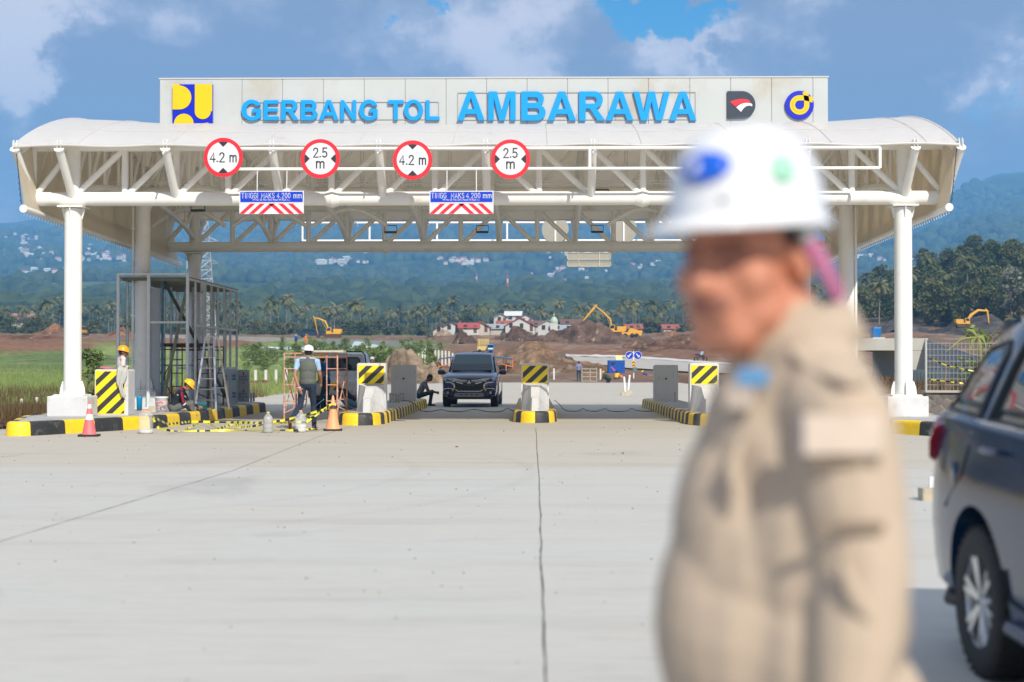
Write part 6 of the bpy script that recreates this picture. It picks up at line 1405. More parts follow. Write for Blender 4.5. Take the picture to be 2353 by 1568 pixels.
scaffold(-9.75, -8.35, 36.6, 38.4, .27, 1.85, RUST2, 'dark brown scaffold frames standing inside the unfinished booth')
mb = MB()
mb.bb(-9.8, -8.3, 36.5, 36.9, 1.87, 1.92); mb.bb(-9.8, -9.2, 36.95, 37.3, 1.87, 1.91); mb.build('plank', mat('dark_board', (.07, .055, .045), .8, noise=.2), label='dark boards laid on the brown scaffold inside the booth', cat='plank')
def ladder():
    y = 33.9; L0, L1, T0, T1 = P(446, 935, y), P(516, 938, y), P(471, 774, y), P(495, 774, y)
    L0, L1 = G(446, 944, .27), G(488, 945, .27); root = empty('step_ladder', ((L0.x+L1.x)/2, L0.y, .27), 0, 'tall aluminium step ladder standing open in front of the booth frame', 'ladder'); zt = P(471, 774, L0.y+.4).z
    for nm, dy, sl in (('front_ladder', 0, 1), ('rear_ladder', 1.1, -1)):
        mb = MB(); yb = L0.y+dy*.8; yt = L0.y+.42
        A, B_ = Vector((L0.x+.02+dy*.2, yb, .27)), Vector((L1.x+.02+dy*.12, yb, .27)); A2, B2 = Vector((P(472, 774, yt).x+.05*dy, yt+.03*dy, zt)), Vector((P(491, 774, yt).x+.08*dy, yt+.03*dy, zt))
        mb.bar(A, A2, .045, .025); mb.bar(B_, B2, .045, .025)
        if dy == 0:
            for k in range(1, 7): t = k/7.0; mb.bar(A.lerp(A2, t), B_.lerp(B2, t), .05, .018)
        else:
            for t in (.3, .6): mb.bar(A.lerp(A2, t), B_.lerp(B2, t), .02, .015)
        mb.build(nm, ALU, root)
    mb = MB(); mb.bar(A2, B2, .06, .03); mb.build('hinge_bar', ALU, root)
ladder()

# ------------------------------------------------------------------ small things on the ground
def cone(px, py, h, m, label, w=.38, band=None, txt=None):
    g = G(px, py); root = empty('traffic_cone', g, .15, label, 'traffic cone'); s = h/.72
    mb = MB(); mb.prism([(w/2*c_, w/2*s_) for c_, s_ in ((-1, -.85), (-.85, -1), (.85, -1), (1, -.85), (1, .85), (.85, 1), (-.85, 1), (-1, .85))], (0, 0, .004), (1, 0, 0), (0, 1, 0), (0, 0, .035)); mb.build('base', RUBBER, root, local=True, bevel=.008)
    R_ = lambda z: .145*s*(1-z/(h*1.12)); mb = MB(); mb.lathe([(R_(.04)*1.15, .035), (R_(.05), .06), (R_(h*.5), h*.5), (R_(h*.98), h*.98), (R_(h)*.6, h), (.004, h)], (0, 0, 0), 28); mb.build('body', m, root, local=True)
    if band:
        for (a, b) in band: mb = MB(); mb.lathe([(R_(a*h)+.003, a*h), (R_(b*h)+.003, b*h)], (0, 0, 0), 28); mb.build('reflective_band', mat('cone_white_band', (.72, .70, .68), .45), root, local=True)
    return root
PINKC = mat('faded_red_cone', (.66, .14, .15), .55, noise=.08, dirt=((.5, .32, .30), .2, 8)); ORC = mat('faded_orange_cone', (.90, .36, .16), .55, noise=.08, dirt=((.8, .5, .35), .2, 8))
cone(205, 1003, .68, PINKC, 'faded red traffic cone with two white bands before the left kerb', band=[(.46, .62), (.78, .90)])
cone(765, 990, .73, ORC, 'faded orange traffic cone with barrier tape tied round it by the second island')
g = G(765, 990)
def jug(px, py, h, r, label, fill, level, squat=False, cap=ORC):
    g = G(px, py); root = empty('water_jug', g, .3, label, 'jug')
    PL = mat('clear_plastic', (.78, .80, .80), .12, alpha=.28, spec=.6); k = r
    prof = [(.001, .0), (k*.85, 0), (k, .02*h/.45), (k, h*.16), (k*.955, h*.18), (k, h*.20), (k, h*.40), (k*.955, h*.42), (k, h*.44), (k, h*.60), (k*.92, h*.70), (k*.70, h*.80), (k*.38, h*.90), (k*.24, h*.93), (k*.24, h*.97)]
    if squat: prof = [(.001, 0), (k*.9, 0), (k, h*.05), (k, h*.22), (k*.95, h*.24), (k, h*.27), (k, h*.78), (k*.9, h*.88), (k*.68, h*.94), (k*.66, h*.98)]
    mb = MB(); mb.lathe(prof, (0, 0, 0), 28); mb.build('shell', PL, root, local=True)
    mb = MB(); rc = prof[-1][0]*1.12; mb.lathe([(rc, h*.95), (rc, h), (.001, h*1.0)], (0, 0, 0), 20); mb.build('cap', cap, root, local=True)
    p2 = [(rr*.96, z+.004) for rr, z in prof if z <= level*h]; p2.append((p2[-1][0], level*h)); p2.append((.001, level*h)); mb = MB(); mb.lathe(p2, (0, 0, 0), 28); mb.build('contents', fill, root, local=True)
    return root
SAND = mat('grey_sand', (.30, .29, .26), .9, noise=.25, nscale=40); WCEM = mat('white_cement', (.60, .60, .58), .8, noise=.08)
jug(335, 997, .46, .143, 'big clear water jug with an orange lid and a little white sand in it', WCEM, .17, True)
jug(616, 995, .42, .10, 'squat plastic bottle filled with grey sand on the concrete', SAND, .80, cap=SYEL)
jug(691, 993.5, .44, .115, 'clear plastic bottle holding white cement near the walking man', WCEM, .36)
TAPE_M = bpy.data.materials.new('barrier_tape'); TAPE_M.use_nodes = True
def tape_mat():
    N = TAPE_M.node_tree.nodes; L = TAPE_M.node_tree.links; b = N['Principled BSDF']; b.inputs['Roughness'].default_value = .35
    a = N.new('ShaderNodeAttribute'); a.attribute_name = 'tint'; L.new(a.outputs[0], b.inputs['Base Color'])
tape_mat()
def tape(pts, label, w=.05, twist=0, yellow=.0, seed=0):
    rg = random.Random(seed); pts = [Vector(p) for p in pts]; dens = []
    for a, b in zip(pts[:-1], pts[1:]):
        n = max(2, int((b-a).length/.05)); dens += [a.lerp(b, k/n) for k in range(n)]
    dens.append(pts[-1]); mb = MB(); vs = []; cols = []
    n = len(dens); L_ = 0
    for i, p in enumerate(dens):
        d = (dens[min(i+1, n-1)]-dens[max(i-1, 0)]).normalized(); u = Vector((0, 0, 1)); u = (u-d*u.dot(d)); u = u.normalized() if u.length > .05 else Vector((0, 1, 0)); v = d.cross(u); an = twist*math.sin(i*.11+seed)+.25*math.sin(i*.37+seed*2)
        uu = u*math.cos(an)+v*math.sin(an); ww = w*(.55+.45*abs(math.cos(an*1.3))); vs += [p-uu*ww/2, p+uu*ww/2]
    me_f = [(2*i, 2*i+2, 2*i+3, 2*i+1) for i in range(n-1)]
    me = bpy.data.meshes.new('barrier_tape'); me.from_pydata([tuple(v) for v in vs], [], me_f); me.materials.append(TAPE_M)
    a = me.color_attributes.new('tint', 'FLOAT_COLOR', 'CORNER'); acc = 0
    for i, pl in enumerate(me.polygons):
        acc += (dens[i+1]-dens[i]).length; blk = (int((acc+seed*.07)/.13) % 2 == 0) and not (rg.random() < yellow)
        for l in pl.loop_indices: a.data[l].color = (.025, .025, .03, 1) if blk else (.80, .74, .06, 1)
    o = bpy.data.objects.new('barrier_tape', me); C.objects.link(o); so = o.modifiers.new('s', 'SOLIDIFY'); so.thickness = .0015
    c = sum(dens, Vector())/n; 
    for v in me.vertices: v.co -= c
    o.location = c; return tag(o, label, 'barrier tape')
def gz(px, py, z=.02): return G(px, py, z)
cn = G(765, 990)
tape([G(335, 997)+Vector((.14, -.05, .34)), gz(385, 975, .22), gz(440, 969, .20), gz(530, 971, .16), G(616, 995)+Vector((-.1, -.02, .20)), G(616, 995)+Vector((.1, -.02, .22)), gz(655, 966, .24), cn+Vector((-.16, -.02, .44)), cn+Vector((-.07, -.09, .53)), cn+Vector((.07, -.08, .54))], 'yellow and black tape running past the grey bottle to the orange cone', twist=.4, seed=1)
tape([G(335, 997)+Vector((.14, -.05, .32)), gz(365, 985, .10), gz(400, 991, .02), gz(440, 991, .03), gz(520, 989, .04), gz(600, 989, .05), gz(680, 989, .05), cn+Vector((-.3, -.05, .05))], 'crumpled yellow and black tape lying on the concrete', twist=1.0, yellow=.6, seed=2)
tape([gz(425, 988, .03), gz(470, 966, .12), gz(500, 986, .04), gz(560, 968, .12), gz(535, 984, .04), gz(585, 979, .12), gz(640, 972, .15), G(691, 993)+Vector((-.10, 0, .20)), G(691, 993)+Vector((.12, 0, .20)), cn+Vector((-.12, -.04, .48))], 'knotted yellow tape zigzagging between the bottles', twist=.8, yellow=.45, seed=3)
tape([G(691, 993)+Vector((.1, -.05, .18)), gz(712, 958, .30), gz(740, 946, .42), cn+Vector((-.05, -.1, .50))], 'upper strand of tape rising to the orange cone', twist=.5, seed=4)
mb = MB(); c = cn; mb.lathe([(.098, .47), (.090, .53)], c, 24); mb.build('barrier_tape', SBLK, label='black tape wrapped tightly round the orange cone', cat='barrier tape')
def bucket():
    g = G(371, 946, .27); root = empty('paint_bucket', (g.x, g.y, .27), 0, 'white paint bucket with a red printed label standing on the left island', 'bucket')
    WB = mat('white_bucket', (.72, .73, .74), .4); mb = MB(); mb.lathe([(.001, 0), (.130, 0), (.150, .31), (.158, .315), (.158, .345), (.150, .35), (.001, .35)], (0, 0, 0), 30); mb.build('pail', WB, root, local=True)
    mb = MB(); mb.lathe([(.1405, .16), (.1465, .255)], (0, 0, 0), 30); mb.build('label_band', mat('label_pale_pink', (.70, .50, .50), .5, dirt=((.45, .10, .12), .3, 14)), root, local=True)
    mb = MB(); mb.lathe([(.1325, .03), (.139, .13)], (0, 0, 0), 30); mb.build('label_band', mat('label_dark_print', (.55, .42, .46), .5, dirt=((.07, .05, .08), .5, 18)), root, local=True)
    t = text_mesh('GLATEX', 1, .002, 'bucket_lettering', mat('label_red', (.42, .03, .06), .5), root, (0, -.154, .215), fit=(.17, .045), local=True)
    mb = MB(); mb.path([(.158*math.cos(a), .158*math.sin(a)-.0, .30-.10*abs(math.sin(a))) for a in np.linspace(0, math.pi, 12)], .004, 5); mb.build('handle', GALV, root, local=True)
bucket()
def ontop(px, py): v = G(px, py, .27); return v
g = ontop(351, 948); mb = MB(); mb.prism([(-.08, -.07), (.08, -.07), (.085, .07), (-.085, .07)], g, (1, 0, 0), (0, 1, 0), (0, 0, .14)); mb.build('tub', mat('beige_tub', (.50, .45, .34), .6, noise=.1), label='small beige open tub next to the white paint bucket', cat='tub', bevel=.01)
def crate():
    g = ontop(461, 942); root = empty('plastic_basket', (g.x, g.y, .27), .1, 'turquoise plastic basket on the kerb behind the sitting worker', 'basket'); TQ = mat('turquoise_plastic', (.08, .42, .42), .45)
    mb = MB()
    for z in (.0, .045, .09, .135, .17):
        for s in (-1, 1): mb.bar((-.14, s*.10, z+.01), (.14, s*.10, z+.01), .012); mb.bar((s*.14, -.10, z+.01), (s*.14, .10, z+.01), .012)
    for k in range(8):
        for s in (-1, 1): mb.bar((-.14+.04*k, s*.10, 0), (-.14+.04*k, s*.10, .18), .010)
    for k in range(5):
        for s in (-1, 1): mb.bar((s*.14, -.10+.05*k, 0), (s*.14, -.10+.05*k, .18), .010)
    mb.bb(-.13, .13, -.09, .09, .01, .02); mb.build('basket_body', TQ, root, local=True)
crate()
def slim(px, py, r, h, m, name, label, cat, grp=None, z=.27, tilt=(0, 0)):
    g = G(px, py, z); mb = MB(); mb.tube((g.x, g.y, z), (g.x+tilt[0], g.y+tilt[1], z+h), r, n=14, caps=False); mb.tube((g.x, g.y, z), (g.x+tilt[0], g.y+tilt[1], z+h-.01), r*.86, n=14); return mb.build(name, m, label=label, cat=cat, group=grp)
slim(577, 924, .033, .26, GALV, 'steel_pipe', 'short upright steel conduit on the left island, the left one of the pair', 'pipe'); slim(583, 923, .033, .27, GALV, 'steel_pipe', 'short upright steel conduit on the left island, the right one of the pair', 'pipe')
DPVC = mat('dirty_white_pvc', (.52, .52, .49), .6, noise=.15, nscale=14, dirt=((.22, .21, .18), .4, 10))
pv = [(901, 926, .30), (909, 926.5, .29), (917, 926, .26), (923, 926, .25), (899.5+22, 923.5, .27), (930, 923, .27), (936, 922, .27), (942, 919.5, .42), (950, 919, .42)]
xs_ = [899, 906, 912, 918.5, 923.5, 929, 935, 940.5, 946.5]
for k, ((_, py, h), px) in enumerate(zip(pv, xs_)):
    slim(px-2, py-1, .034, h*.92, DPVC, 'pvc_pipe', 'short dirty white pipe standing upright in the row on the second island' if k < 7 else 'taller dirty white pipe at the right end of the row on the second island', 'pipe', 'short white pipes standing in a row on the second island')
slim(1551-.0, 924, .03, .30, DPVC, 'pvc_pipe', 'short white pipe on the right island beside the impact block', 'pipe')
def cloth_thing():
    g = P(281, 850, 30.72); m = cloth('white_rag', (.46, .46, .44), noise=.1); n = 11; mb = MB(); vs = []; rg = random.Random(3)
    x0 = g.x; 
    prof = [(.42, -.62), (.40, -.5), (.34, -.3), (.26, -.12), (.14, .02), (.02, .06), (-.10, .05), (-.2, .0)]
    rows = 16; cols = 12
    for j in range(rows):
        t = j/(rows-1)
        for i in range(cols):
            u = i/(cols-1); w = .07+.07*math.sin(math.pi*min(1, t*1.5))**.5-.03*t; x = (u-.5)*2*w*.9 + .03*math.sin(t*7) - .02 + .05*t
            if t < .18: y = .22*(1-t/.18); z = 1.275+.03*math.sin(u*9)+.05*math.sin(math.pi*t/.18)
            else: y = -.03-.035*abs(math.sin(u*7+t*2)); z = 1.29-(t-.18)*.78+.02*math.sin(u*8)
            vs.append((x0+x, 30.72+y, z))
    mb.add(vs, [(j*cols+i, j*cols+i+1, (j+1)*cols+i+1, (j+1)*cols+i) for j in range(rows-1) for i in range(cols-1)], 0, True)
    o = mb.build('draped_cloth', m, label='crumpled white shirt hung over the top of the striped barrier', cat='cloth'); so = o.modifiers.new('s', 'SOLIDIFY'); so.thickness = .012
    mb = MB(); mb.ell((P(247, 847, 30.95).x, 30.95, 1.285), (.16, .14, .035)); mb.ell((P(238, 847, 30.9).x, 30.9, 1.30), (.09, .10, .03)); mb.build('folded_cloth', cloth('pink_cloth', (.50, .16, .22)), label='folded pink cloth lying on top of the striped barrier', cat='cloth')
cloth_thing()
g = ontop(304, 945); mb = MB(); mb.lathe([(.001, 0), (.06, 0), (.07, .30), (.072, .33), (.05, .335)], (g.x+.03, g.y+.5, .27), 18); mb.build('bucket', mat('blue_plastic', (.0, .25, .50), .4), label='slim blue plastic container behind the striped barrier', cat='container')
def cable(pts, m, r, label, name='cable'):
    P_ = [Vector(p) for p in pts]; out = []
    for i in range(len(P_)-1):
        p0 = P_[max(i-1, 0)]; p1 = P_[i]; p2 = P_[i+1]; p3 = P_[min(i+2, len(P_)-1)]
        for k in range(6):
            t = k/6; out.append(.5*((2*p1)+(p2-p0)*t+(2*p0-5*p1+4*p2-p3)*t*t+(3*p1-p0-3*p2+p3)*t**3))
    out.append(P_[-1]); mb = MB(); mb.path(out, r, 6); return mb.build(name, m, label=label, cat='cable')
BC = mat('black_cable', (.02, .02, .02), .5)
cable([G(925, 922, .28), G(936, 921, .29), G(948, 926, .28), G(958, 935, .20), G(968, 944, .02), G(985, 946, .02), G(1005, 943, .02), G(1014, 941, .03), G(1030, 945, .02), G(1060, 946, .02), G(1090, 941, .03), G(1120, 946, .02), G(1150, 946, .02), G(1165, 938, .02), G(1172, 941, .02), G(1180, 944.5, .02)], BC, .011, 'black cable looping from the second island across the lane under the SUV')
lp = G(1375, 938, .015)
cable([G(1274, 920, .28), G(1284, 928, .12), G(1296, 941, .02), G(1312, 945, .02), G(1330, 944, .02), G(1340, 939, .04), G(1350, 944, .02), G(1372, 945, .02), G(1389, 939.5, .05), G(1400, 944, .02), G(1420, 946, .02), G(1440, 944.5, .02), G(1451, 939, .04), G(1462, 943, .02), G(1485, 945.5, .02), G(1505, 944, .02), G(1518, 941, .02), G(1510, 936, .02), G(1503, 940, .02), G(1515, 945, .02), G(1540, 945, .02), G(1560, 943, .04), G(1590, 938, .20)], BC, .011, 'black cable snaking over the lane between the middle and right islands')
cable([G(713, 958, .15), G(722, 938, .3), G(735, 925, .5), P(744, 918, 31.6)], mat('blue_hose_plastic', (.0, .20, .55), .4), .012, 'blue hose held by the man in the blue T-shirt', 'hose')
def bollard():
    g = G(2130, 1150); root = empty('concrete_footing', g, .2, 'rough concrete lump with a white pipe stub on the slab near the car', 'footing')
    mb = MB(); mb.prism([(-.08, -.07), (.075, -.075), (.085, .06), (.0, .085), (-.07, .07)], (0, 0, 0), (1, 0, 0), (0, 1, 0), (0, 0, .125)); o = mb.build('lump', mat('rough_mortar', (.48, .42, .32), .9, noise=.15, bump=.8, bscale=30), root, local=True, bevel=.02)
    mb = MB(); mb.tube((.07, .05, .02), (.072, .05, .23), .026, n=14); mb.build('pipe_stub', WHITE2, root, local=True)
bollard()
def leaning():
    for (a, b, base, lab) in (((1437, 909), (1434, 866), (1437, 912), 'left'), ((1443, 905), (1447, 862), (1444, 907), 'right')):
        g = G(*a); root = empty('white_pole', g, 0, 'slim white marker pole in a concrete foot, the %s of the pair beyond the gate' % lab, 'marker pole'); t = P(b[0], b[1], g.y)
        mb = MB(); mb.tube((0, 0, .05), (t.x-g.x, 0, t.z), .045, n=10); mb.build('pole', WHITE2, root, local=True); mb = MB(); mb.prism([(-.2, -.12), (.2, -.12), (.16, .12), (-.2, .12)], (0, 0, 0), (1, 0, 0), (0, 1, 0), (0, 0, .17)); mb.build('foot', mat('rough_mortar'), root, local=True, bevel=.03)
leaning()
# ------------------------------------------------------------------ trees, shrubs, far things
def leaf_material(name, c1, c2, c3=None):
    m = bpy.data.materials.new(name); m.use_nodes = True; N = m.node_tree.nodes; L = m.node_tree.links; b = N['Principled BSDF']; b.inputs['Roughness'].default_value = .65; b.inputs['Specular IOR Level'].default_value = .25
    g = N.new('ShaderNodeNewGeometry'); oi = N.new('ShaderNodeObjectInfo'); ad = N.new('ShaderNodeMath'); ad.operation = 'ADD'; L.new(g.outputs['Random Per Island'], ad.inputs[0])
    mm = N.new('ShaderNodeMath'); mm.operation = 'MULTIPLY'; mm.inputs[1].default_value = .8; L.new(oi.outputs['Random'], mm.inputs[0]); L.new(mm.outputs[0], ad.inputs[1])
    h = N.new('ShaderNodeMath'); h.operation = 'MULTIPLY'; h.inputs[1].default_value = .55; L.new(ad.outputs[0], h.inputs[0])
    cr = N.new('ShaderNodeValToRGB'); e = cr.color_ramp.elements; e[0].color = (*c1, 1); e[1].color = (*(c3 or c2), 1); k = e.new(.55); k.color = (*c2, 1); L.new(h.outputs[0], cr.inputs[0]); L.new(cr.outputs[0], b.inputs['Base Color'])
    t = N.new('ShaderNodeBsdfTranslucent'); L.new(cr.outputs[0], t.inputs[0]); x = N.new('ShaderNodeMixShader'); x.inputs[0].default_value = .25; L.new(b.outputs[0], x.inputs[1]); L.new(t.outputs[0], x.inputs[2]); L.new(x.outputs[0], N['Material Output'].inputs[0]); return m
LEAF = leaf_material('broad_leaves', (.030, .060, .022), (.095, .125, .042), (.24, .23, .10)); PALM = leaf_material('palm_fronds', (.07, .095, .035), (.17, .18, .075), (.36, .32, .16)); LEAF2 = leaf_material('olive_leaves', (.05, .07, .025), (.14, .15, .055), (.30, .26, .12)); SILV = leaf_material('silvery_leaves', (.10, .13, .08), (.20, .22, .15), (.30, .31, .24)); SHRUB = leaf_material('shrub_leaves', (.09, .14, .035), (.18, .24, .07), (.33, .36, .13))
BARK = mat('pale_bark', (.20, .17, .13), .9, noise=.2, nscale=3)
def quad_mesh(vs, m, name):
    n = len(vs)//4; me = bpy.data.meshes.new(name); me.vertices.add(len(vs)); me.vertices.foreach_set('co', np.asarray(vs, float).reshape(-1)); me.loops.add(4*n); me.loops.foreach_set('vertex_index', np.arange(4*n, dtype=np.int32)); me.polygons.add(n); me.polygons.foreach_set('loop_start', np.arange(0, 4*n, 4, dtype=np.int32)); me.update(calc_edges=True); me.materials.append(m); return me
def leaf_quads(C_, s, rg, flat=.5):
    n = len(C_); a = rg.normal(size=(n, 3)); a[:, 2] *= flat; a /= np.linalg.norm(a, axis=1)[:, None]; b = np.cross(a, rg.normal(size=(n, 3))); b /= np.linalg.norm(b, axis=1)[:, None]; s = (s*rg.uniform(.6, 1.4, n))[:, None]
    return np.stack([C_-a*s, C_+b*s*.6, C_+a*s, C_-b*s*.6], 1).reshape(-1, 3)
def crown_mesh(seed, h, w, n, leaf, m, lobes=9, zlo=.3, name='crown'):
    rg = np.random.default_rng(seed); Lc = []
    for k in range(lobes):
        a = rg.uniform(0, 2*math.pi); r = w*.5*rg.uniform(.15, .72); z = h*rg.uniform(zlo, .86); rr = w*rg.uniform(.16, .30)*(1.1-.4*z/h); Lc.append((r*math.cos(a), r*math.sin(a), z, rr))
    Lc.append((0, 0, h*.86, w*.2)); Lc = np.array(Lc); k = rg.integers(0, len(Lc), n); d = rg.normal(size=(n, 3)); d /= np.linalg.norm(d, axis=1)[:, None]; rad = Lc[k, 3]*rg.uniform(.45, 1.06, n)**.6
    C_ = Lc[k, :3]+d*rad[:, None]*np.array([1, 1, .78]); return quad_mesh(leaf_quads(C_, leaf, rg), m, name)
def trunk_mesh(seed, h, r, w):
    rg = random.Random(seed); mb = MB(); top = Vector((rg.uniform(-.3, .3), rg.uniform(-.3, .3), h*.62)); mb.path([(0, 0, -.6), (rg.uniform(-.15, .15), 0, h*.3), top], [r, r*.75, r*.45], 7)
    for k in range(5): a = rg.uniform(0, 6.28); s = Vector((0, 0, h*rg.uniform(.28, .5))); mb.path([s, s+Vector((math.cos(a)*w*.16, math.sin(a)*w*.16, h*.14)), s+Vector((math.cos(a)*w*.3, math.sin(a)*w*.3, h*.30))], [r*.42, r*.28, r*.12], 5)
    return mb.mesh('trunk', BARK)
def palm_meshes(seed, h):
    rg = random.Random(seed); mb = MB(); lx, ly = rg.uniform(-.8, .8), rg.uniform(-.8, .8); mb.path([(0, 0, -.6), (lx*.15, ly*.15, h*.3), (lx*.55, ly*.55, h*.7), (lx, ly, h)], [.24, .17, .14, .13], 7); tr = mb.mesh('trunk', BARK)
    vs = []
    for k in range(24):
        a = 2*math.pi*k/24*1.0+rg.uniform(-.2, .2); el = rg.uniform(-.45, 1.25); L_ = rg.uniform(3.2, 4.3); p = Vector((lx, ly, h)); d = Vector((math.cos(a)*math.cos(el), math.sin(a)*math.cos(el), math.sin(el))); prev = p
        for j in range(9):
            d = (d+Vector((0, 0, -.17))).normalized(); nx_ = prev+d*L_/9; side = d.cross(Vector((0, 0, 1))).normalized(); wd = .80*math.sin(math.pi*min(1, (j+1.2)/10.5))**.7
            for s in (-1, 1):
                tip = (prev+nx_)/2+side*s*wd+Vector((0, 0, -.25-.15*rg.random()))+d*.3; vs += [prev, nx_, tip+d*.10, tip-d*.08]
            vs += [prev-side*.04, nx_-side*.03, nx_+side*.03, prev+side*.04]; prev = nx_
    return tr, quad_mesh([tuple(v) for v in vs], PALM, 'crown')
def tree_proto(name, cm, tm):
    r = bpy.data.objects.new(name, None); c = bpy.data.objects.new('crown', cm); t = bpy.data.objects.new('trunk', tm); return (r, c, t)
PROTO = {'palm': [tree_proto('palm_tree', *palm_meshes(k, 10+k*1.1)[::-1]) for k in range(5)],
 'leafy': [tree_proto('leafy_tree', crown_mesh(20+k, 10+k*1.3, 8+k*.9, 1500, .5, LEAF if k % 2 else LEAF2, 7+k*2, zlo=.15+.08*(k % 3)), trunk_mesh(k, 11+k, .28, 9)) for k in range(6)],
 'silver': [tree_proto('silvery_tree', crown_mesh(90, 15, 9, 1500, .5, SILV, 12), trunk_mesh(9, 15, .3, 9))],
 'shrub': [tree_proto('shrub', crown_mesh(50+k, 2.0+.3*k, 2.4, 500, .13, SHRUB, 8, .15), trunk_mesh(60+k, 2, .05, 2)) for k in range(4)]}
TREES = []
def plant(kind, p, s, label, cat, group, rg):
    r, c, t = rg.choice(PROTO[kind]); r2 = r.copy(); C.objects.link(r2); r2.location = p; r2.rotation_euler = (0, 0, rg.uniform(0, 6.28)); r2.scale = (s*rg.uniform(.9, 1.1), s*rg.uniform(.9, 1.1), s)
    tag(r2, label, cat, group); c2 = c.copy(); C.objects.link(c2); c2.parent = r2; t2 = t.copy(); C.objects.link(t2); t2.parent = r2; return r2
def groundat(x, y): return Vector((x, y, float(land_z(x, y))))
rg = random.Random(11)
# the belt of coconut palms and broad trees behind the works
for k in range(190):
    px = -40+k*10.9+rg.uniform(-8, 8); d = rg.uniform(445, 650); 
    v = ray(px, 760); p = groundat(v.x/v.y*d, d); plant('palm', p, rg.uniform(.5, .92), 'coconut palm in the long palm belt behind the building site', 'palm tree', 'coconut palms in the belt behind the building site', rg)
for k in range(105):
    px = -60+k*20+rg.uniform(-12, 12); d = rg.uniform(450, 700); v = ray(px, 760); p = groundat(v.x/v.y*d, d)-Vector((0, 0, 1.2)); plant('leafy', p, rg.uniform(.35, .6)+.35*max(0, (d-560)/140), 'broad leafy tree standing among the palms behind the building site', 'tree', 'broad trees among the palms', rg)
def undergrowth():
    out = []; r2 = random.Random(4)
    for k in range(120):
        px = -60+k*17+r2.uniform(-12, 12); d = r2.uniform(428, 470); v = ray(px, 760); x, y = v.x/v.y*d, d; me = r2.choice(PROTO['leafy'])[1].data; n = len(me.vertices); co = np.empty(n*3); me.vertices.foreach_get('co', co); s_ = r2.uniform(.25, .48); out.append(co.reshape(-1, 3)*s_*np.array([1.3, 1.3, 1])+np.array([x, y, float(land_z(x, y))-1.3]))
    for m_, i0 in ((LEAF, 0), (LEAF2, 1)):
        o = bpy.data.objects.new('undergrowth', quad_mesh(np.concatenate(out[i0::2]), m_, 'undergrowth')); C.objects.link(o); tag(o, kind='stuff')
undergrowth()
# wooded rise at the right
for k in range(240):
    px = rg.uniform(1930, 2440); py = rg.uniform(592, 752); p = T(px, py)
    if p.y > 640 or TREES.__len__() >= 190: continue
    TREES.append(1); plant('leafy', p-Vector((0, 0, 1)), rg.uniform(.32, .78), 'dark leafy tree in the woodland on the right rise', 'tree', 'trees of the woodland on the right rise', rg)
for k, (px, d, s) in enumerate(((2118, 400, .95), (1990, 430, .8), (2085, 380, .85), (2225, 350, .9), (2170, 330, .75), (2020, 330, .8))):
    v = ray(px, 760); plant('palm', groundat(v.x/v.y*d, d), s, 'coconut palm at the foot of the right woodland', 'palm tree', 'palms at the foot of the right woodland', rg)
v = ray(2325, 760); plant('silver', groundat(v.x/v.y*300, 300), .85, 'tall silvery grey-green tree at the right edge of the woodland', 'tree', None, rg)
v = ray(2122, 600); plant('leafy', groundat(v.x/v.y*470, 470)+Vector((0, 0, 1)), .95, 'tall tree rising above the skyline of the right woodland', 'tree', None, rg)
# shrubs on the field and round the site
for k in range(110):
    px = rg.choice([rg.uniform(560, 900), rg.uniform(560, 1020)]); py = rg.uniform(800, 866); p = T(px, py)
    if p.y < 100: continue
    plant('shrub', p, rg.uniform(.4, .85), 'green shrub on the scrubby ground left of the gate', 'shrub', 'shrubs on the scrubby ground left of the gate', rg)
for px, py, s in ((205, 905, .85), (330, 880, .8), (215, 880, 1.0), (250, 958, .45), (870, 868, 1.0), (2240, 880, .9), (2300, 872, .8)):
    g = T(px, py) if py < 900 else G(px, py); plant('shrub', Vector((g.x, g.y, float(land_z(g.x, g.y))-.03)), s, 'single bush growing near the columns', 'bush', 'bushes near the columns', rg)

def grass_blades():
    """long dry grass by the left kerb and green blades over the near field"""
    rgn = np.random.default_rng(5); out = []
    def patch(n, gen, hmin, hmax, w):
        x, y = gen(n); z = land_z(x, y)-.04; h = rgn.uniform(hmin, hmax, n); a = rgn.uniform(0, 2*math.pi, n); dx = np.cos(a)*w; dy = np.sin(a)*w; lx = rgn.normal(0, .22, n)*h; ly = rgn.normal(0, .22, n)*h
        b0 = np.stack([x-dx, y-dy, z], 1); b1 = np.stack([x+dx, y+dy, z], 1); t1 = np.stack([x+lx+dx*.25, y+ly+dy*.25, z+h], 1); t0 = np.stack([x+lx-dx*.25, y+ly-dy*.25, z+h], 1); return np.stack([b0, b1, t1, t0], 1).reshape(-1, 3)
    def near(n): y = 29.5+32*rgn.random(n)**1.1; x = -11.4-rgn.random(n)*(y*.38+1-11.4 if False else 1)*(0.40*y-8.5); return x, y
    def mid(n): y = 48+110*rgn.random(n)**1.5; x = -11.6-rgn.random(n)*(.42*y-3); return x, y
    def right(n): y = 41+60*rgn.random(n); x = 12.5+rgn.random(n)*.3*y; return x, y
    D = leaf_material('dry_grass', (.06, .07, .02), (.14, .085, .04), (.26, .19, .10)); E_ = leaf_material('green_grass', (.13, .20, .05), (.24, .31, .09), (.42, .43, .18))
    for nm, arr, m in (('grass', patch(36000, near, .25, .62, .012), D), ('grass', patch(70000, mid, .2, .5, .022), E_), ('grass', patch(9000, right, .15, .45, .02), D)):
        o = bpy.data.objects.new(nm, quad_mesh(arr, m, nm)); C.objects.link(o); tag(o, kind='stuff')
grass_blades()
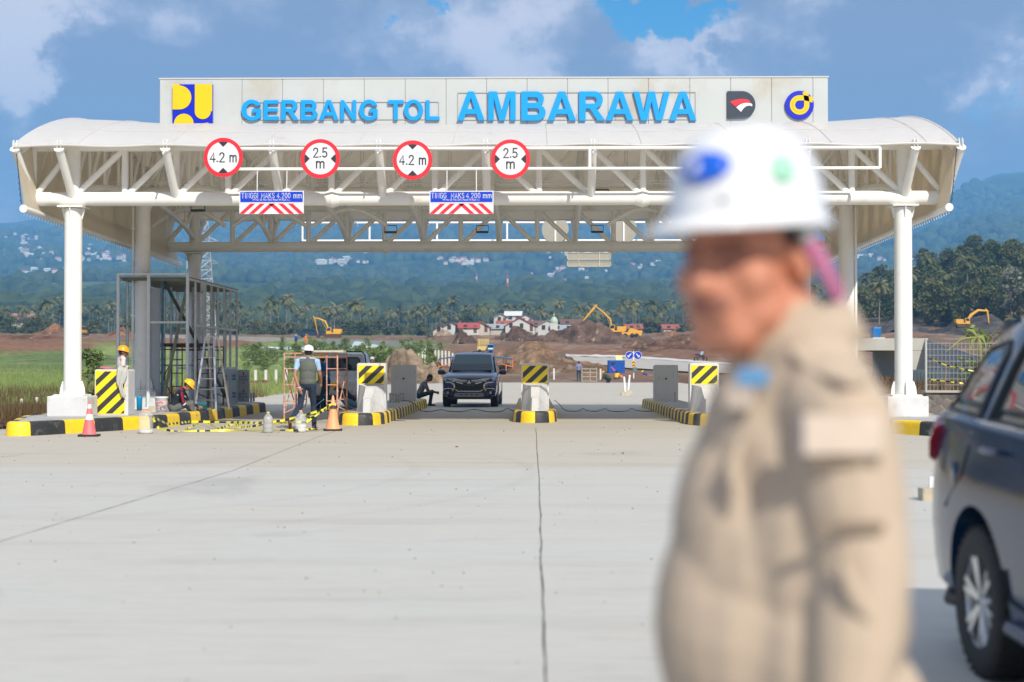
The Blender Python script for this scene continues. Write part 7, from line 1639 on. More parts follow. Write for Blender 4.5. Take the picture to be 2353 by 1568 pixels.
def far_wood():
    """tree cover of the hills: thousands of crown-shaped clumps"""
    rgn = np.random.default_rng(9); base = MB(); base.ell((0, 0, 0), 1.0, nu=7, nv=5); V = np.array(base.v); F = base.f; n = 15000
    az = np.radians(rgn.uniform(-24.5, 24.5, n)); r = 870+ (rgn.random(n)**1.25)*3600; x = r*np.sin(az); y = r*np.cos(az); keep = fbm(x/150, y/150, 4, 77) > .40; az, r, x, y = az[keep], r[keep], x[keep], y[keep]; n = len(x)
    z = hill_z(az, r); s = rgn.uniform(4.5, 9.5, n)*(1+.00025*r); sc = np.stack([s, s, s*rgn.uniform(.7, 1.1, n)], 1)
    jit = rgn.uniform(.72, 1.25, (n, len(V), 1)); P_ = V[None]*sc[:, None, :]*jit + np.stack([x, y, z+s*.35], 1)[:, None, :]
    co = P_.reshape(-1, 3); q = [f for f in F if len(f) == 4]; t = [f for f in F if len(f) == 3]; off = (np.arange(n)*len(V))[:, None, None]
    q = (np.array(q)[None]+off).reshape(-1, 4); t = (np.array(t)[None]+off).reshape(-1, 3); me = bpy.data.meshes.new('forest'); me.vertices.add(len(co)); me.vertices.foreach_set('co', co.reshape(-1))
    me.loops.add(q.size+t.size); me.loops.foreach_set('vertex_index', np.concatenate([q.reshape(-1), t.reshape(-1)]).astype(np.int32)); me.polygons.add(len(q)+len(t)); me.polygons.foreach_set('loop_start', np.concatenate([np.arange(0, q.size, 4), q.size+np.arange(0, t.size, 3)]).astype(np.int32)); me.update(calc_edges=True)
    me.materials.append(leaf_material('far_canopy', (.012, .024, .012), (.035, .06, .024), (.075, .105, .04))); o = bpy.data.objects.new('forest', me); C.objects.link(o); tag(o, kind='stuff')
far_wood()

# ------------------------------------------------------------------ houses: the village behind the site and the hillside towns
TILE = mat('clay_tile_roof', (.30, .085, .05), .8, noise=.2, nscale=.8); TILE2 = mat('bright_red_roof', (.36, .06, .05), .6, noise=.1); TILE3 = mat('brown_tile_roof', (.15, .075, .055), .8, noise=.2, nscale=.8); GREYROOF = mat('grey_sheet_roof', (.30, .33, .34), .6, noise=.15); WALLW = mat('white_house_wall', (.52, .52, .49), .8, noise=.08, nscale=.5); WALLC = mat('cream_house_wall', (.50, .45, .38), .8, noise=.1, nscale=.5); WINDK = mat('dark_window', (.03, .035, .04), .3)
def house(p, w, d, h, rh, rz, roofm, wallm, label, group=None, gable='y', detail=True):
    root = empty('house', p, rz, label, 'house', group); mb = MB(); mb.bb(-w/2, w/2, -d/2, d/2, -1.5, h); 
    if gable == 'y': mb.prism([(-w/2, h), (w/2, h), (0, h+rh*.97)], (0, -d/2+.01, 0), (1, 0, 0), (0, 0, 1), (0, d-.02, 0))
    else: mb.prism([(-d/2, h), (d/2, h), (0, h+rh*.97)], (-w/2+.01, 0, 0), (0, 1, 0), (0, 0, 1), (w-.02, 0, 0))
    mb.build('wall', wallm, root, local=True); mb = MB(); e = .5; t = .14
    if gable == 'y':
        for s in (-1, 1): mb.prism([(0, h+rh), (s*(w/2+e), h-rh*e/(w/2)), (s*(w/2+e), h-rh*e/(w/2)+t), (0, h+rh+t)], (0, -d/2-e, 0), (1, 0, 0), (0, 0, 1), (0, d+2*e, 0))
    else:
        for s in (-1, 1): mb.prism([(0, h+rh), (s*(d/2+e), h-rh*e/(d/2)), (s*(d/2+e), h-rh*e/(d/2)+t), (0, h+rh+t)], (-w/2-e, 0, 0), (0, 1, 0), (0, 0, 1), (w+2*e, 0, 0))
    mb.build('roof', roofm, root, local=True)
    if detail:
        for k in range(max(1, int(w/3.2))):
            x = -w/2+1.6+k*3.0
            if x < w/2-.6: mb = MB(); mb.bb(x-.5, x+.5, -d/2-.04, -d/2+.02, .9, 2.2); mb.build('window', WINDK, root, local=True)
        mb = MB(); mb.bb(w/2-1.4, w/2-.5, -d/2-.05, -d/2+.02, 0, 2.0); mb.build('door', mat('brown_door', (.12, .06, .035), .6), root, local=True)
    return root
def vpt(px, py, d): v = ray(px, py); return Vector((v.x/v.y*d, d, CAM_H+v.z/v.y*d))
VIL = [(1020, 767, 430, 10, 3.0, TILE3, WALLC, 'y', 'brown roofed house at the left end of the village'), (1041, 762, 425, 9, 3.6, TILE3, WALLW, 'y', 'white gabled house with brown roof left of the red roofed shop'), (1077, 762, 422, 10, 3.2, TILE2, WALLW, 'x', 'white house with a low bright red roof in the village'), (1103, 760, 436, 11, 3.2, TILE, WALLC, 'y', 'cream gabled house right of the bright red roof'), (1139, 762, 445, 15, 2.8, GREYROOF, WALLC, 'x', 'long low house with a grey sheet roof in the village'), (1168, 756, 455, 12, 3.4, TILE, WALLW, 'x', 'red tiled house behind the long grey roof'),
       (1150, 742, 470, 8, 4.5, GREYROOF, WALLC, 'y', 'high grey gable in the second row of the village'), (1196, 758, 440, 16, 3.4, TILE2, WALLW, 'y', 'wide house with a large red roof and white gable'), (1206, 745, 468, 9, 4.5, TILE3, WALLW, 'y', 'white gabled house behind the large red roof'), (1180, 738, 480, 9, 4.8, mat('white_sheet_roof', (.6, .62, .62), .5), WALLW, 'x', 'house with a pale sheet roof in the back row'), (1240, 757, 450, 12, 3.6, TILE3, WALLC, 'x', 'dark brown roofed house right of the large red roof'), (1262, 762, 440, 11, 4.6, GREYROOF, WALLW, 'y', 'tall pale grey gabled house beside the little dome'),
       (1300, 764, 430, 16, 2.6, GREYROOF, WALLC, 'x', 'long flat grey roofed shed at the right end of the village'), (1312, 752, 455, 12, 3.2, TILE3, WALLC, 'x', 'brown roofed house behind the long shed'), (1455, 762, 470, 9, 3.0, TILE, WALLC, 'x', 'small red roofed house under the palms behind the centre excavator'), (1540, 762, 480, 10, 3.0, TILE, WALLW, 'x', 'red roofed house under the palms near the helmeted man')]
for px, py, d, w, h, rm, wm, gb, lab in VIL:
    p = vpt(px, py+4, d*.92); house(p, w*.52, 6, h*.46, w*.14 if gb == 'y' else 1.25, rg.uniform(-.15, .15), rm, wm, lab, gable=gb)
house(vpt(50, 748, 520), 8.5, 8, 1.6, 2.6, .5, mat('faded_pink_roof', (.34, .18, .15), .8, noise=.2), WALLC, 'large house with a faded pink tiled roof among trees at the far left', gable='x')
def dome():
    p = vpt(1273, 757, 380); root = empty('small_dome', p, 0, 'small pale green dome with a golden spike in the village', 'dome'); mb = MB(); mb.bb(-1.6, 1.6, -1.6, 1.6, -3, 2.2); mb.build('tower', WALLW, root, local=True)
    mb = MB(); mb.lathe([(1.7, 2.2), (1.9, 2.8), (1.6, 3.7), (.9, 4.4), (.15, 4.8)], (0, 0, 0), 20); mb.build('dome_shell', mat('dome_green', (.40, .50, .40), .5), root, local=True); mb = MB(); mb.lathe([(.2, 4.8), (.35, 5.2), (.12, 5.5), (.04, 6.6), (.001, 6.7)], (0, 0, 0), 10); mb.build('spike', mat('dome_gold', (.60, .40, .12), .4, metal=.5), root, local=True); root.scale = (.6, .6, .72)
dome()
HB = []
for k, (rm, wm, w, h) in enumerate(((TILE, WALLW, 12, 5), (mat('white_sheet_roof'), WALLW, 18, 6), (TILE2, WALLW, 13, 4.5), (TILE3, WALLC, 11, 5), (mat('white_sheet_roof'), WALLW, 9, 7))):
    mb = MB(); mb.bb(-w/2, w/2, -5, 5, -4, h); wall = mb.mesh('wall', wm); mb = MB()
    for s in (-1, 1): mb.prism([(0, h+2.6), (s*5.6, h-.2), (s*5.6, h+.1), (0, h+2.9)], (-w/2-.4, 0, 0), (0, 1, 0), (0, 0, 1), (w+.8, 0, 0))
    HB.append((wall, mb.mesh('roof', rm)))
def town(cx, cy, sx, sy, n, where, seed):
    r_ = random.Random(seed); n = int(n*1.33)
    for k in range(n):
        px = cx+r_.gauss(0, sx*.5); py = cy+r_.gauss(0, sy*.5); p = H(px, py); wm, rm = r_.choice(HB); root = empty('hillside_house', p+Vector((0, 0, 6.5*p.y/2000)), r_.uniform(-.5, .5), 'tiny pale house in the hazy hillside town ' + where, 'house', 'houses of the hillside town ' + where); s = r_.uniform(.3, .8)*(.6+.4*p.y/2500); root.scale = (s, s, s)
        a = bpy.data.objects.new('wall', wm); C.objects.link(a); a.parent = root; b = bpy.data.objects.new('roof', rm); C.objects.link(b); b.parent = root
town(225, 600, 95, 14, 28, 'left of the left columns', 1); town(60, 590, 80, 22, 20, 'at the far left', 2); town(50, 560, 60, 8, 9, 'high at the far left edge', 3); town(1060, 612, 60, 10, 22, 'below the rear truss, left part', 4); town(760, 610, 60, 9, 18, 'right of the lattice pylon', 5); town(850, 586, 60, 9, 12, 'under the rear truss at the left', 6)
town(1340, 596, 70, 10, 26, 'below the hanging grey boards', 7); town(1330, 640, 100, 8, 16, 'low in the middle of the hillside', 8); town(1150, 668, 190, 10, 22, 'low behind the palms', 9); town(2010, 602, 60, 12, 22, 'between the right columns', 10); town(2120, 612, 60, 8, 10, 'above the right woodland', 11); town(1480, 625, 40, 10, 8, 'left of the helmeted man', 12); town(100, 640, 90, 10, 8, 'low at the left', 13)
def mosque():
    p = H(265, 697); root = empty('white_mosque', p, 0, 'small white mosque with a green dome among the trees on the left', 'mosque'); s = p.y/FPX
    mb = MB(); mb.bb(-8*s, 8*s, -3, 3, -2, 9*s); mb.build('hall', WALLW, root, local=True); mb = MB(); mb.lathe([(3.2*s, 9*s), (3.4*s, 11*s), (2.4*s, 14*s), (.4*s, 17*s), (.05, 19*s)], (0, 0, 0), 16); mb.build('dome_shell', mat('dome_green'), root, local=True)
    for x in (-6, 6): mb = MB(); mb.lathe([(.9*s, 0), (.8*s, 12*s), (.1, 15*s)], (x*s, 0, 0), 8); mb.build('minaret', WALLW, root, local=True)
mosque()

# ------------------------------------------------------------------ towers and pylons
def lattice(name, base, h, wb, wt, m, label, cat, arms=(), n=10, r=.12, bands=None):
    root = empty(name, base, .4, label, cat); 
    segs = bands or 1
    for q in range(segs):
        mb = MB(); 
        for k in range(n*q//segs, n*(q+1)//segs):
            t0, t1 = k/n, (k+1)/n; w0, w1 = wb+(wt-wb)*t0, wb+(wt-wb)*t1; c0 = [Vector((sx*w0/2, sy*w0/2, h*t0)) for sx, sy in ((-1, -1), (1, -1), (1, 1), (-1, 1))]; c1 = [Vector((sx*w1/2, sy*w1/2, h*t1)) for sx, sy in ((-1, -1), (1, -1), (1, 1), (-1, 1))]
            for i in range(4):
                j = (i+1) % 4; mb.tube(c0[i], c1[i], r, n=4, caps=False); mb.tube(c0[i], c1[j], r*.6, n=3, caps=False); mb.tube(c0[j], c1[i], r*.6, n=3, caps=False); mb.tube(c1[i], c1[j], r*.6, n=3, caps=False)
        mb.build('tower_body' if segs == 1 else 'tower_section', m if segs == 1 else m[q % 2], root, local=True)
    for z, L_ in arms:
        mb = MB()
        for s in (-1, 1):
            w = wb+(wt-wb)*z/h; tip = Vector((s*L_, 0, z+.2))
            for y in (-w/2, w/2): mb.tube((s*w/2, y, z), tip, r*.7, n=3); mb.tube((s*w/2, y, z+1.4), tip, r*.7, n=3)
            mb.tube(tip, tip-Vector((0, 0, 1.4)), r*.6, n=4)
        mb.build('cross_arm', mat('galvanised_steel'), root, local=True)
    return root
PYL = mat('pylon_grey', (.45, .47, .48), .5)
b = vpt(469, 790, 400); h = (790-492)*400/FPX
lattice('electricity_pylon', Vector((b.x, 400, b.z)), h, 6.2, 1.3, PYL, 'tall grey lattice pylon rising behind the unfinished booth', 'pylon', arms=((h*.98, 4.2), (h*.79, 4.0), (h*.62, 4.0)), n=14, r=.10)
TR = [mat('tower_red', (.50, .10, .09), .6), mat('tower_white', (.62, .62, .62), .6)]
for px, y0, y1, lab in ((1095, 672, 628, 'left of the pair'), (1166, 690, 632, 'right of the pair')):
    p = H(px, y0); s = p.y/FPX; lattice('radio_tower', p-Vector((0, 0, 3)), (y0-y1)*s+3, 6*s, 2.0*s, TR, 'thin red and white radio mast on the hillside, ' + lab, 'radio mast', n=14, r=.22, bands=7)
p = H(430, 640); s = p.y/FPX; lattice('radio_tower', p-Vector((0, 0, 3)), 45*s, 5*s, 2*s, PYL, 'thin grey mast on the hillside left of the lattice pylon', 'radio mast', n=10, r=.3)
for px, d in ((1188, 340), (1206, 345)):
    pass

# ------------------------------------------------------------------ earth heaps
def heap(px0, px1, ytop, ybase, d, col, label, rough=1.0, seed=0, depth=None, stones=True, sink=.4):
    """an uneven pile of tipped earth; d is its distance"""
    a = ray(px0, ybase); b = ray(px1, ybase); x0, x1 = a.x/a.y*d, b.x/b.y*d; cx = (x0+x1)/2; W_ = (x1-x0)/2*1.08; Dp = depth or W_*.7; zb = float(land_z(cx, d)); ztop = vpt(0, ytop, d).z
    nx, ny = 64, 40; H_ = ztop-zb; u = np.linspace(-1, 1, nx)[:, None]+np.zeros((1, ny)); v = np.linspace(-1, 1, ny)[None, :]+np.zeros((nx, 1)); X = cx+u*W_; Y = d+v*Dp
    rr = np.sqrt(u**2+v**2)+ (fbm(X/W_*2.2+seed, Y/W_*2.2, 3, seed)-.5)*.7; env = np.clip(1.06-rr, 0, 1); n1 = fbm(X/1.6+seed*3, Y/1.6, 4, seed+5); n2 = fbm(X/(W_*.45), Y/(W_*.45)+seed, 3, seed+9)
    Z = land_z(X, Y)*.5+zb*.5 - sink + env*(H_+sink)*(.62+.75*n2)*1.05 + env**.5*(n1-.5)*1.5*rough*min(1, H_/3+.3) + env**.5*(vnoise(X*1.3, Y*1.3, seed+1)-.5)*.5*rough*min(1, H_/3)
    c0 = np.array(col); t = sstep(.35, .7, n1)[..., None]; c = c0*(.75)*(1-t)+c0*1.3*t; st = (vnoise(X*3.1, Y*2.2, seed+2) > .88)[..., None] & (n1 > .4)[..., None]; c = np.where(st, np.array([.33, .27, .20]), c) if stones else c
    o = grid_mesh('earth_heap', X, Y, Z, c, HEAPM); cc = Vector((cx, d, zb)); co = np.empty(nx*ny*3); o.data.vertices.foreach_get('co', co); co = co.reshape(-1, 3)-np.array(cc); o.data.vertices.foreach_set('co', co.reshape(-1)); o.location = cc; return tag(o, label, 'earth heap')
HEAPM = land_material('tipped_earth', 2.2, .5, 1.0, 3.0, .45, .4)
RED = (.23, .12, .07); BRN = (.18, .11, .075); DKB = (.135, .088, .066); PAL = (.30, .225, .155); GRV = (.085, .078, .075)
heap(872, 1022, 803, 872, 112, PAL, 'stony brown earth heap behind the slab left of the SUV', 1.2, 1)
heap(1058, 1390, 800, 870, 138, (.22, .14, .085), 'wide stony earth heap behind the middle island', 1.1, 2, depth=9)
heap(1225, 1500, 746, 822, 235, DKB, 'tall dark clumpy earth heap in front of the centre excavator', 1.7, 3, depth=9)
heap(1128, 1262, 758, 806, 250, DKB, 'dark clumpy earth heap left of the tall dark one', 1.6, 4)
heap(1026, 1105, 760, 812, 225, DKB, 'dark earth heap behind the yellow and blue truck', 1.5, 5)
heap(990, 1050, 760, 782, 330, PAL, 'small pale conical earth heap before the village', .6, 6)
heap(1440, 1760, 770, 850, 200, (.17, .095, .06), 'long slope of brown earth right of the centre excavator', 1.3, 7, depth=16)
heap(1500, 1580, 762, 785, 300, RED, 'low red earth heap behind the long brown slope', .6, 8)
heap(1570, 1680, 760, 788, 300, RED, 'pointed red earth heap near the helmeted man', .7, 9)
heap(1700, 1990, 790, 862, 150, (.17, .11, .07), 'rough brown earth bank beside the new carriageway', 1.2, 10)
heap(1340, 1500, 838, 872, 158, DKB, 'low dark earth heap behind the blue generator', .7, 11)
heap(1980, 2135, 726, 780, 290, GRV, 'dark gravel heap left of the right excavator', .5, 12, stones=False)
heap(2120, 2420, 731, 782, 280, GRV, 'long dark gravel heap below the right excavator', .6, 13, stones=False)
heap(72, 165, 749, 778, 300, RED, 'red earth heap at the far left behind the field', .6, 14)
heap(236, 330, 755, 782, 300, RED, 'red earth heap behind the unfinished booth', .6, 15)
heap(-80, 215, 768, 796, 240, (.17, .085, .05), 'long reddish earth bank along the left field', .8, 16, depth=6)
heap(215, 340, 783, 800, 232, (.16, .10, .06), 'low earth bank between the left columns', .6, 17, depth=5)
heap(540, 660, 873, 893, 88, (.24, .10, .055), 'low red earth ridge along the slab edge right of the booth', .5, 18, depth=2, sink=.1)
heap(2040, 2120, 858, 882, 66, RED, 'small red earth heap between the wire fence and the column', .5, 19, depth=3)

# ------------------------------------------------------------------ long wall and the white sheeting at its foot
WALLCON = mat('retaining_wall_concrete', (.40, .39, .36), .85, noise=.08, nscale=.4, dirt=((.25, .24, .22), .2, .3))
def long_wall():
    pts = [(330, 768, 800, 262), (560, 774, 800, 245), (700, 777, 802, 235), (900, 783, 808, 215), (1010, 793, 808, 205)]
    mb = MB()
    for a, b in zip(pts[:-1], pts[1:]):
        A1, A0 = vpt(a[0], a[1], a[3]), vpt(a[0], a[2], a[3]); B1, B0 = vpt(b[0], b[1], b[3]), vpt(b[0], b[2], b[3]); dn = Vector((0, 0, 3)); th = Vector((0, .5, 0))
        mb.add([A0-dn, B0-dn, B1, A1, A0-dn+th, B0-dn+th, B1+th, A1+th], [(0, 1, 2, 3), (3, 2, 6, 7), (4, 7, 6, 5)], 0)
    mb.build('retaining_wall', WALLCON, label='long low grey retaining wall behind the scrubby field', cat='wall')
    mb = MB(); rg = random.Random(2); top = [(0, 0)]; line = [(120, 784, 240), (250, 790, 232), (400, 798, 226), (560, 799, 222), (740, 803, 214)]
    vs = []; n = 60
    for k in range(n+1):
        t = k/n*(len(line)-1); i = min(int(t), len(line)-2); f = t-i; px = line[i][0]*(1-f)+line[i+1][0]*f; py = line[i][1]*(1-f)+line[i+1][1]*f; d = line[i][2]*(1-f)+line[i+1][2]*f
        for j in range(4): q = vpt(px, py+2-j*1.6, d-6+j*2.0); q.z += rg.uniform(-.1, .15); vs.append(q)
    mb.add(vs, [(k*4+j, (k+1)*4+j, (k+1)*4+j+1, k*4+j+1) for k in range(n) for j in range(3)], 0); mb.build('plastic_sheeting', mat('white_sheeting', (.66, .68, .72), .5, dirt=((.12, .18, .42), .35, .6)), label='long strip of white and blue sheeting laid at the foot of the retaining wall', cat='sheeting')
    mb = MB(); a = [vpt(815, 785, 223), vpt(880, 784, 217), vpt(905, 806, 214), vpt(800, 806, 221)]; mb.prism([(0, 0), (1, 0), (1, 1), (0, 1)], a[3], a[2]-a[3], a[0]-a[3], (0, -.2, 0)); mb.build('tarpaulin', mat('pale_tarpaulin', (.45, .53, .55), .5, noise=.15, nscale=.3), label='pale translucent tarpaulin hanging on the retaining wall', cat='tarpaulin')
long_wall()
strip_on_land('road', [(1300, 818), (1440, 820), (1620, 833), (1800, 845), (1990, 853)], [(1300, 821), (1440, 825), (1620, 838), (1800, 849), (1990, 858)], mat('lime_edge', (.52, .51, .49), .8, noise=.12, nscale=.4), .13)

# ------------------------------------------------------------------ machines
MY = mat('machine_yellow', (.72, .36, .02), .5, noise=.08, dirt=((.40, .25, .10), .2, 3)); TRK = mat('track_brown', (.09, .05, .035), .8, noise=.2)
def excavator(p, s, flip, boom, label, rz=0):
    """boom: list of (x, z) from the cab foot out to the bucket, metres"""
    root = empty('excavator', p, rz, label, 'excavator'); f = -1 if flip else 1
    def X(v): return (v[0]*f*s, v[1]*s, v[2]*s)
    for y in (-1.2, 1.2):
        mb = MB(); n = 12; pr = [(-1.9+.0, .0)]; pr = [(-2.1+.42*math.cos(a), .42+.42*math.sin(a)) for a in np.linspace(math.pi/2, 3*math.pi/2, 7)]+[(2.1+.42*math.cos(a), .42+.42*math.sin(a)) for a in np.linspace(-math.pi/2, math.pi/2, 7)]
        mb.prism([(a*s, b_*s) for a, b_ in pr], (0, (y-.3)*s, 0), (1, 0, 0), (0, 0, 1), (0, .6*s, 0)); mb.build('track', TRK, root, local=True)
    mb = MB(); mb.box((0, 0, .75*s), (2.4*s, 1.8*s, .5*s)); mb.build('undercarriage', TRK, root, local=True)
    mb = MB(); mb.box(X((-.3, 0, 1.2)), (4.4*s, 2.5*s, .4*s)); mb.box(X((-1.55, 0, 1.95)), (2.5*s, 2.5*s, 1.2*s)); mb.build('upper_body', MY, root, local=True, bevel=.08*s)
    mb = MB(); mb.box(X((-1.4, .2, 2.62)), (1.2*s, 1.2*s, .16*s)); mb.tube(X((-2.0, .6, 2.6)), X((-2.0, .6, 3.0)), .08*s, n=8); mb.build('engine_cover', TRK, root, local=True)
    mb = MB(); mb.prism([(.35*f*s, 1.4*s), (1.75*f*s, 1.4*s), (1.85*f*s, 2.1*s), (1.45*f*s, 3.0*s), (.35*f*s, 3.0*s)], (0, -1.2*s, 0), (1, 0, 0), (0, 0, 1), (0, 1.0*s, 0)); cb = mb.build('cab', MY, root, local=True, bevel=.04*s)
    mb = MB(); mb.prism([(.5*f*s, 2.0*s), (1.65*f*s, 2.0*s), (1.70*f*s, 2.15*s), (1.38*f*s, 2.85*s), (.5*f*s, 2.85*s)], (0, -1.22*s, 0), (1, 0, 0), (0, 0, 1), (0, .02*s, 0)); mb.build('cab_window', GLASSD, cb, local=True)
    bp = boom['boom']; mb = MB(); mb.path([X((a, .25, b_)) for a, b_ in bp], [q*s for q in boom['br']], 8, squash=(1, .55)); mb.build('boom', MY, root, local=True)
    st = boom['stick']; mb = MB(); mb.path([X((a, .25, b_)) for a, b_ in st], [.22*s, .34*s, .18*s], 8, squash=(1, .5)); mb.build('stick', MY, root, local=True)
    a, b_ = boom['cyl']; mb = MB(); mb.tube(X((a[0], .0, a[1])), X((b_[0], .0, b_[1])), .10*s, n=8); mb.build('hydraulic_cylinder', mat('cyl_steel', (.4, .4, .4), .3, metal=.7), root, local=True)
    q = boom['bucket']; mb = MB(); mb.prism([((q[0]+dx)*f*s, (q[1]+dz)*s) for dx, dz in ((-.1, .1), (.45, -.1), (.6, -.7), (.2, -1.15), (-.5, -.95), (-.35, -.3))], (0, -.35*s, 0), (1, 0, 0), (0, 0, 1), (0, 1.2*s, 0)); mb.build('bucket', TRK, root, local=True)
    return root
# left one: boom reaching left and down
d = 235; p = vpt(770, 776, d); s = (d/FPX)*70/9.2
p.x = vpt(766, 0, d).x; excavator(p, s, True, dict(boom=[(.9, 1.6), (2.3, 4.9), (4.2, 5.7), (5.6, 6.0)], br=[.35, .55, .45, .25], stick=[(5.9, 6.5), (5.5, 5.6), (4.5, .9)], cyl=((1.2, 1.6), (3.3, 5.0)), bucket=(4.4, .9)), 'yellow excavator left of centre with its arm folded down to the left')
d = 290; p = vpt(1415, 772, d); s = (d/FPX)*75/9.0
excavator(p, s, True, dict(boom=[(.9, 1.6), (1.6, 4.6), (3.6, 6.6), (5.6, 8.2)], br=[.35, .55, .42, .25], stick=[(5.2, 8.6), (6.0, 7.6), (8.9, 4.2)], cyl=((1.2, 1.6), (2.4, 5.0)), bucket=(9.1, 3.9)), 'yellow excavator in the centre with its long arm raised to the left')
d = 275; p = vpt(2214, 752, d); s = (d/FPX)*62/9.0
excavator(p, s, False, dict(boom=[(.9, 1.6), (2.6, 4.0), (5.0, 5.6), (7.6, 5.4)], br=[.35, .55, .42, .25], stick=[(7.3, 6.0), (8.0, 5.3), (8.5, 1.2)], cyl=((1.2, 1.6), (3.4, 4.2)), bucket=(8.4, 1.3)), 'yellow excavator on the dark gravel heap with its arm bent to the right')
def roller(px, py, d, label, w=1.0):
    p = vpt(px, py, d); root = empty('dump_truck', p, 0, label, 'construction vehicle'); s = d/FPX
    mb = MB(); mb.prism([(-24*s, 6*s), (20*s, 4*s), (24*s, 14*s), (-4*s, 22*s), (-10*s, 12*s), (-24*s, 12*s)], (0, -1, 0), (1, 0, 0), (0, 0, 1), (0, 2.2, 0)); mb.build('tipper_body', MY, root, local=True, bevel=.1)
    for x in (-16, 0, 10): mb = MB(); mb.lathe([(.01, -.3), (5*s, -.3), (5*s, .3), (.01, .3)], (x*s, -1.1, 4.5*s), 14, M=Matrix(((1, 0, 0), (0, 0, 1), (0, -1, 0)))); mb.build('wheel', RUBBER, root, local=True)
roller(1452, 776, 285, 'yellow wheeled tipper right of the centre excavator')
def dozer():
    d = 260; p = vpt(187, 771, d); s = d/FPX; root = empty('bulldozer', p, 0, 'small yellow bulldozer seen from behind between the left columns', 'bulldozer')
    mb = MB(); mb.bb(-8*s, 8*s, -1.5, 1.5, 3*s, 12*s); mb.build('body', MY, root, local=True, bevel=.1); mb = MB(); mb.bb(-5*s, 5*s, -.8, .8, 12*s, 20*s); mb.build('cab', mat('dozer_cab_dark', (.05, .04, .035), .5), root, local=True, bevel=.05); mb = MB(); mb.bb(-6*s, 6*s, -1, 1, 20*s, 21.5*s); mb.build('cab_roof', MY, root, local=True)
    for x in (-8.5, 8.5): mb = MB(); mb.bb((x-2)*s, (x+2)*s, -2, 2, 0, 6*s); mb.build('track', TRK, root, local=True, bevel=.15)
dozer()
def site_truck():
    p = T(1116, 812); d = p.y; s = d/FPX; root = empty('site_truck', p, 0, 'small truck with yellow cage body and blue cab behind the SUV', 'truck'); YB2 = mat('truck_body_yellow', (.62, .48, .16), .6, noise=.1, dirt=((.3, .2, .1), .2, 2)); BL = mat('truck_cab_blue', (.0, .19, .55), .4)
    mb = MB(); mb.bb(-19*s, 8*s, 0, 3.6, 5*s, 15*s); mb.build('side_boards', YB2, root, local=True)
    for k in range(8): x = -18+k*3.4; mb = MB(); mb.bb(x*s, (x+1.2)*s, -.05, .05, 15*s, 30*s); mb.build('cage_post', YB2, root, local=True)
    mb = MB()
    for z in (19, 23, 27, 30): mb.bb(-18*s, 8*s, -.08, .02, z*s, (z+1.3)*s); mb.bb(-18*s, -17*s, 0, 3.6, z*s, (z+1.3)*s)
    mb.build('cage_rails', YB2, root, local=True); mb = MB(); mb.bb(5*s, 19*s, -1.4, -.1, 3*s, 19*s); cb = mb.build('cab', BL, root, local=True, bevel=.12); mb = MB(); mb.bb(6*s, 18*s, -1.44, -1.39, 11*s, 17*s); mb.build('windscreen', GLASSD, cb, local=True); mb = MB(); mb.bb(6*s, 18*s, -1.44, -1.39, 7*s, 10*s); mb.build('white_band', SIGNWHITE, cb, local=True)
    for x in (-14, 12): mb = MB(); mb.lathe([(.01, -.15), (4*s, -.15), (4*s, .15), (.01, .15)], (x*s, -.2, 3.6*s), 16, M=Matrix(((1, 0, 0), (0, 0, 1), (0, -1, 0)))); mb.build('wheel', RUBBER, root, local=True)
site_truck()
def far_car():
    p = vpt(715, 776, 236); root = empty('parked_car', p, 0, 'small dark blue car on top of the wall left of the excavator', 'car'); mb = MB(); mb.prism([(-2.0, .3), (2.0, .3), (2.05, .8), (1.2, .95), (.7, 1.45), (-1.2, 1.45), (-1.9, .95), (-2.05, .7)], (0, -.8, 0), (1, 0, 0), (0, 0, 1), (0, 1.6, 0)); mb.build('body', mat('far_car_paint', (.02, .04, .09), .3), root, local=True, bevel=.08)
    mb = MB(); mb.prism([(-1.5, .95), (1.0, .95), (.6, 1.35), (-1.1, 1.35)], (0, -.82, 0), (1, 0, 0), (0, 0, 1), (0, .02, 0)); mb.build('window', GLASSD, root, local=True)
    for x in (-1.3, 1.3): mb = MB(); mb.lathe([(.01, -.1), (.33, -.1), (.33, .1), (.01, .1)], (x, -.75, .33), 16, M=Matrix(((1, 0, 0), (0, 0, 1), (0, -1, 0)))); mb.build('wheel', RUBBER, root, local=True)
far_car()
def motorbike(px, py, label, rider=None, rz=0):
    p = T(px, py); root = empty('motorcycle', p, rz, label, 'motorcycle'); MK = mat('bike_dark', (.03, .035, .04), .5)
    for x in (-.65, .65): mb = MB(); mb.lathe([(.24, -.05), (.31, -.05), (.31, .05), (.24, .05), (.24, -.05)], (x, 0, .31), 18, M=Matrix(((1, 0, 0), (0, 0, 1), (0, -1, 0)))); mb.build('wheel', RUBBER, root, local=True)
    mb = MB(); mb.path([(-.65, 0, .35), (-.3, 0, .6), (.3, 0, .62), (.55, 0, .9)], [.06, .14, .12, .04], 8); mb.path([(.65, 0, .31), (.5, 0, 1.0)], .04, 6); mb.tube((.48, -.3, 1.0), (.48, .3, 1.0), .02, n=6); mb.build('frame', MK, root, local=True); mb = MB(); mb.path([(-.75, 0, .82), (-.2, 0, .78), (.1, 0, .76)], [.08, .1, .08], 8); mb.build('seat', BLACKP, root, local=True)
    return root
for px, py, l in ((85*0+335, 800, 'motorcycle parked below the wall right of the booth'), ): pass
motorbike(740, 799, 'motorcycle parked beside the worker in orange-red below the wall'); motorbike(787, 806, 'motorcycle parked at the foot of the pale tarpaulin'); motorbike(988, 781, 'motorcycle parked far behind in front of the village')
mk = motorbike(1610, 832, 'motorcycle ridden along the new carriageway', rz=.6)
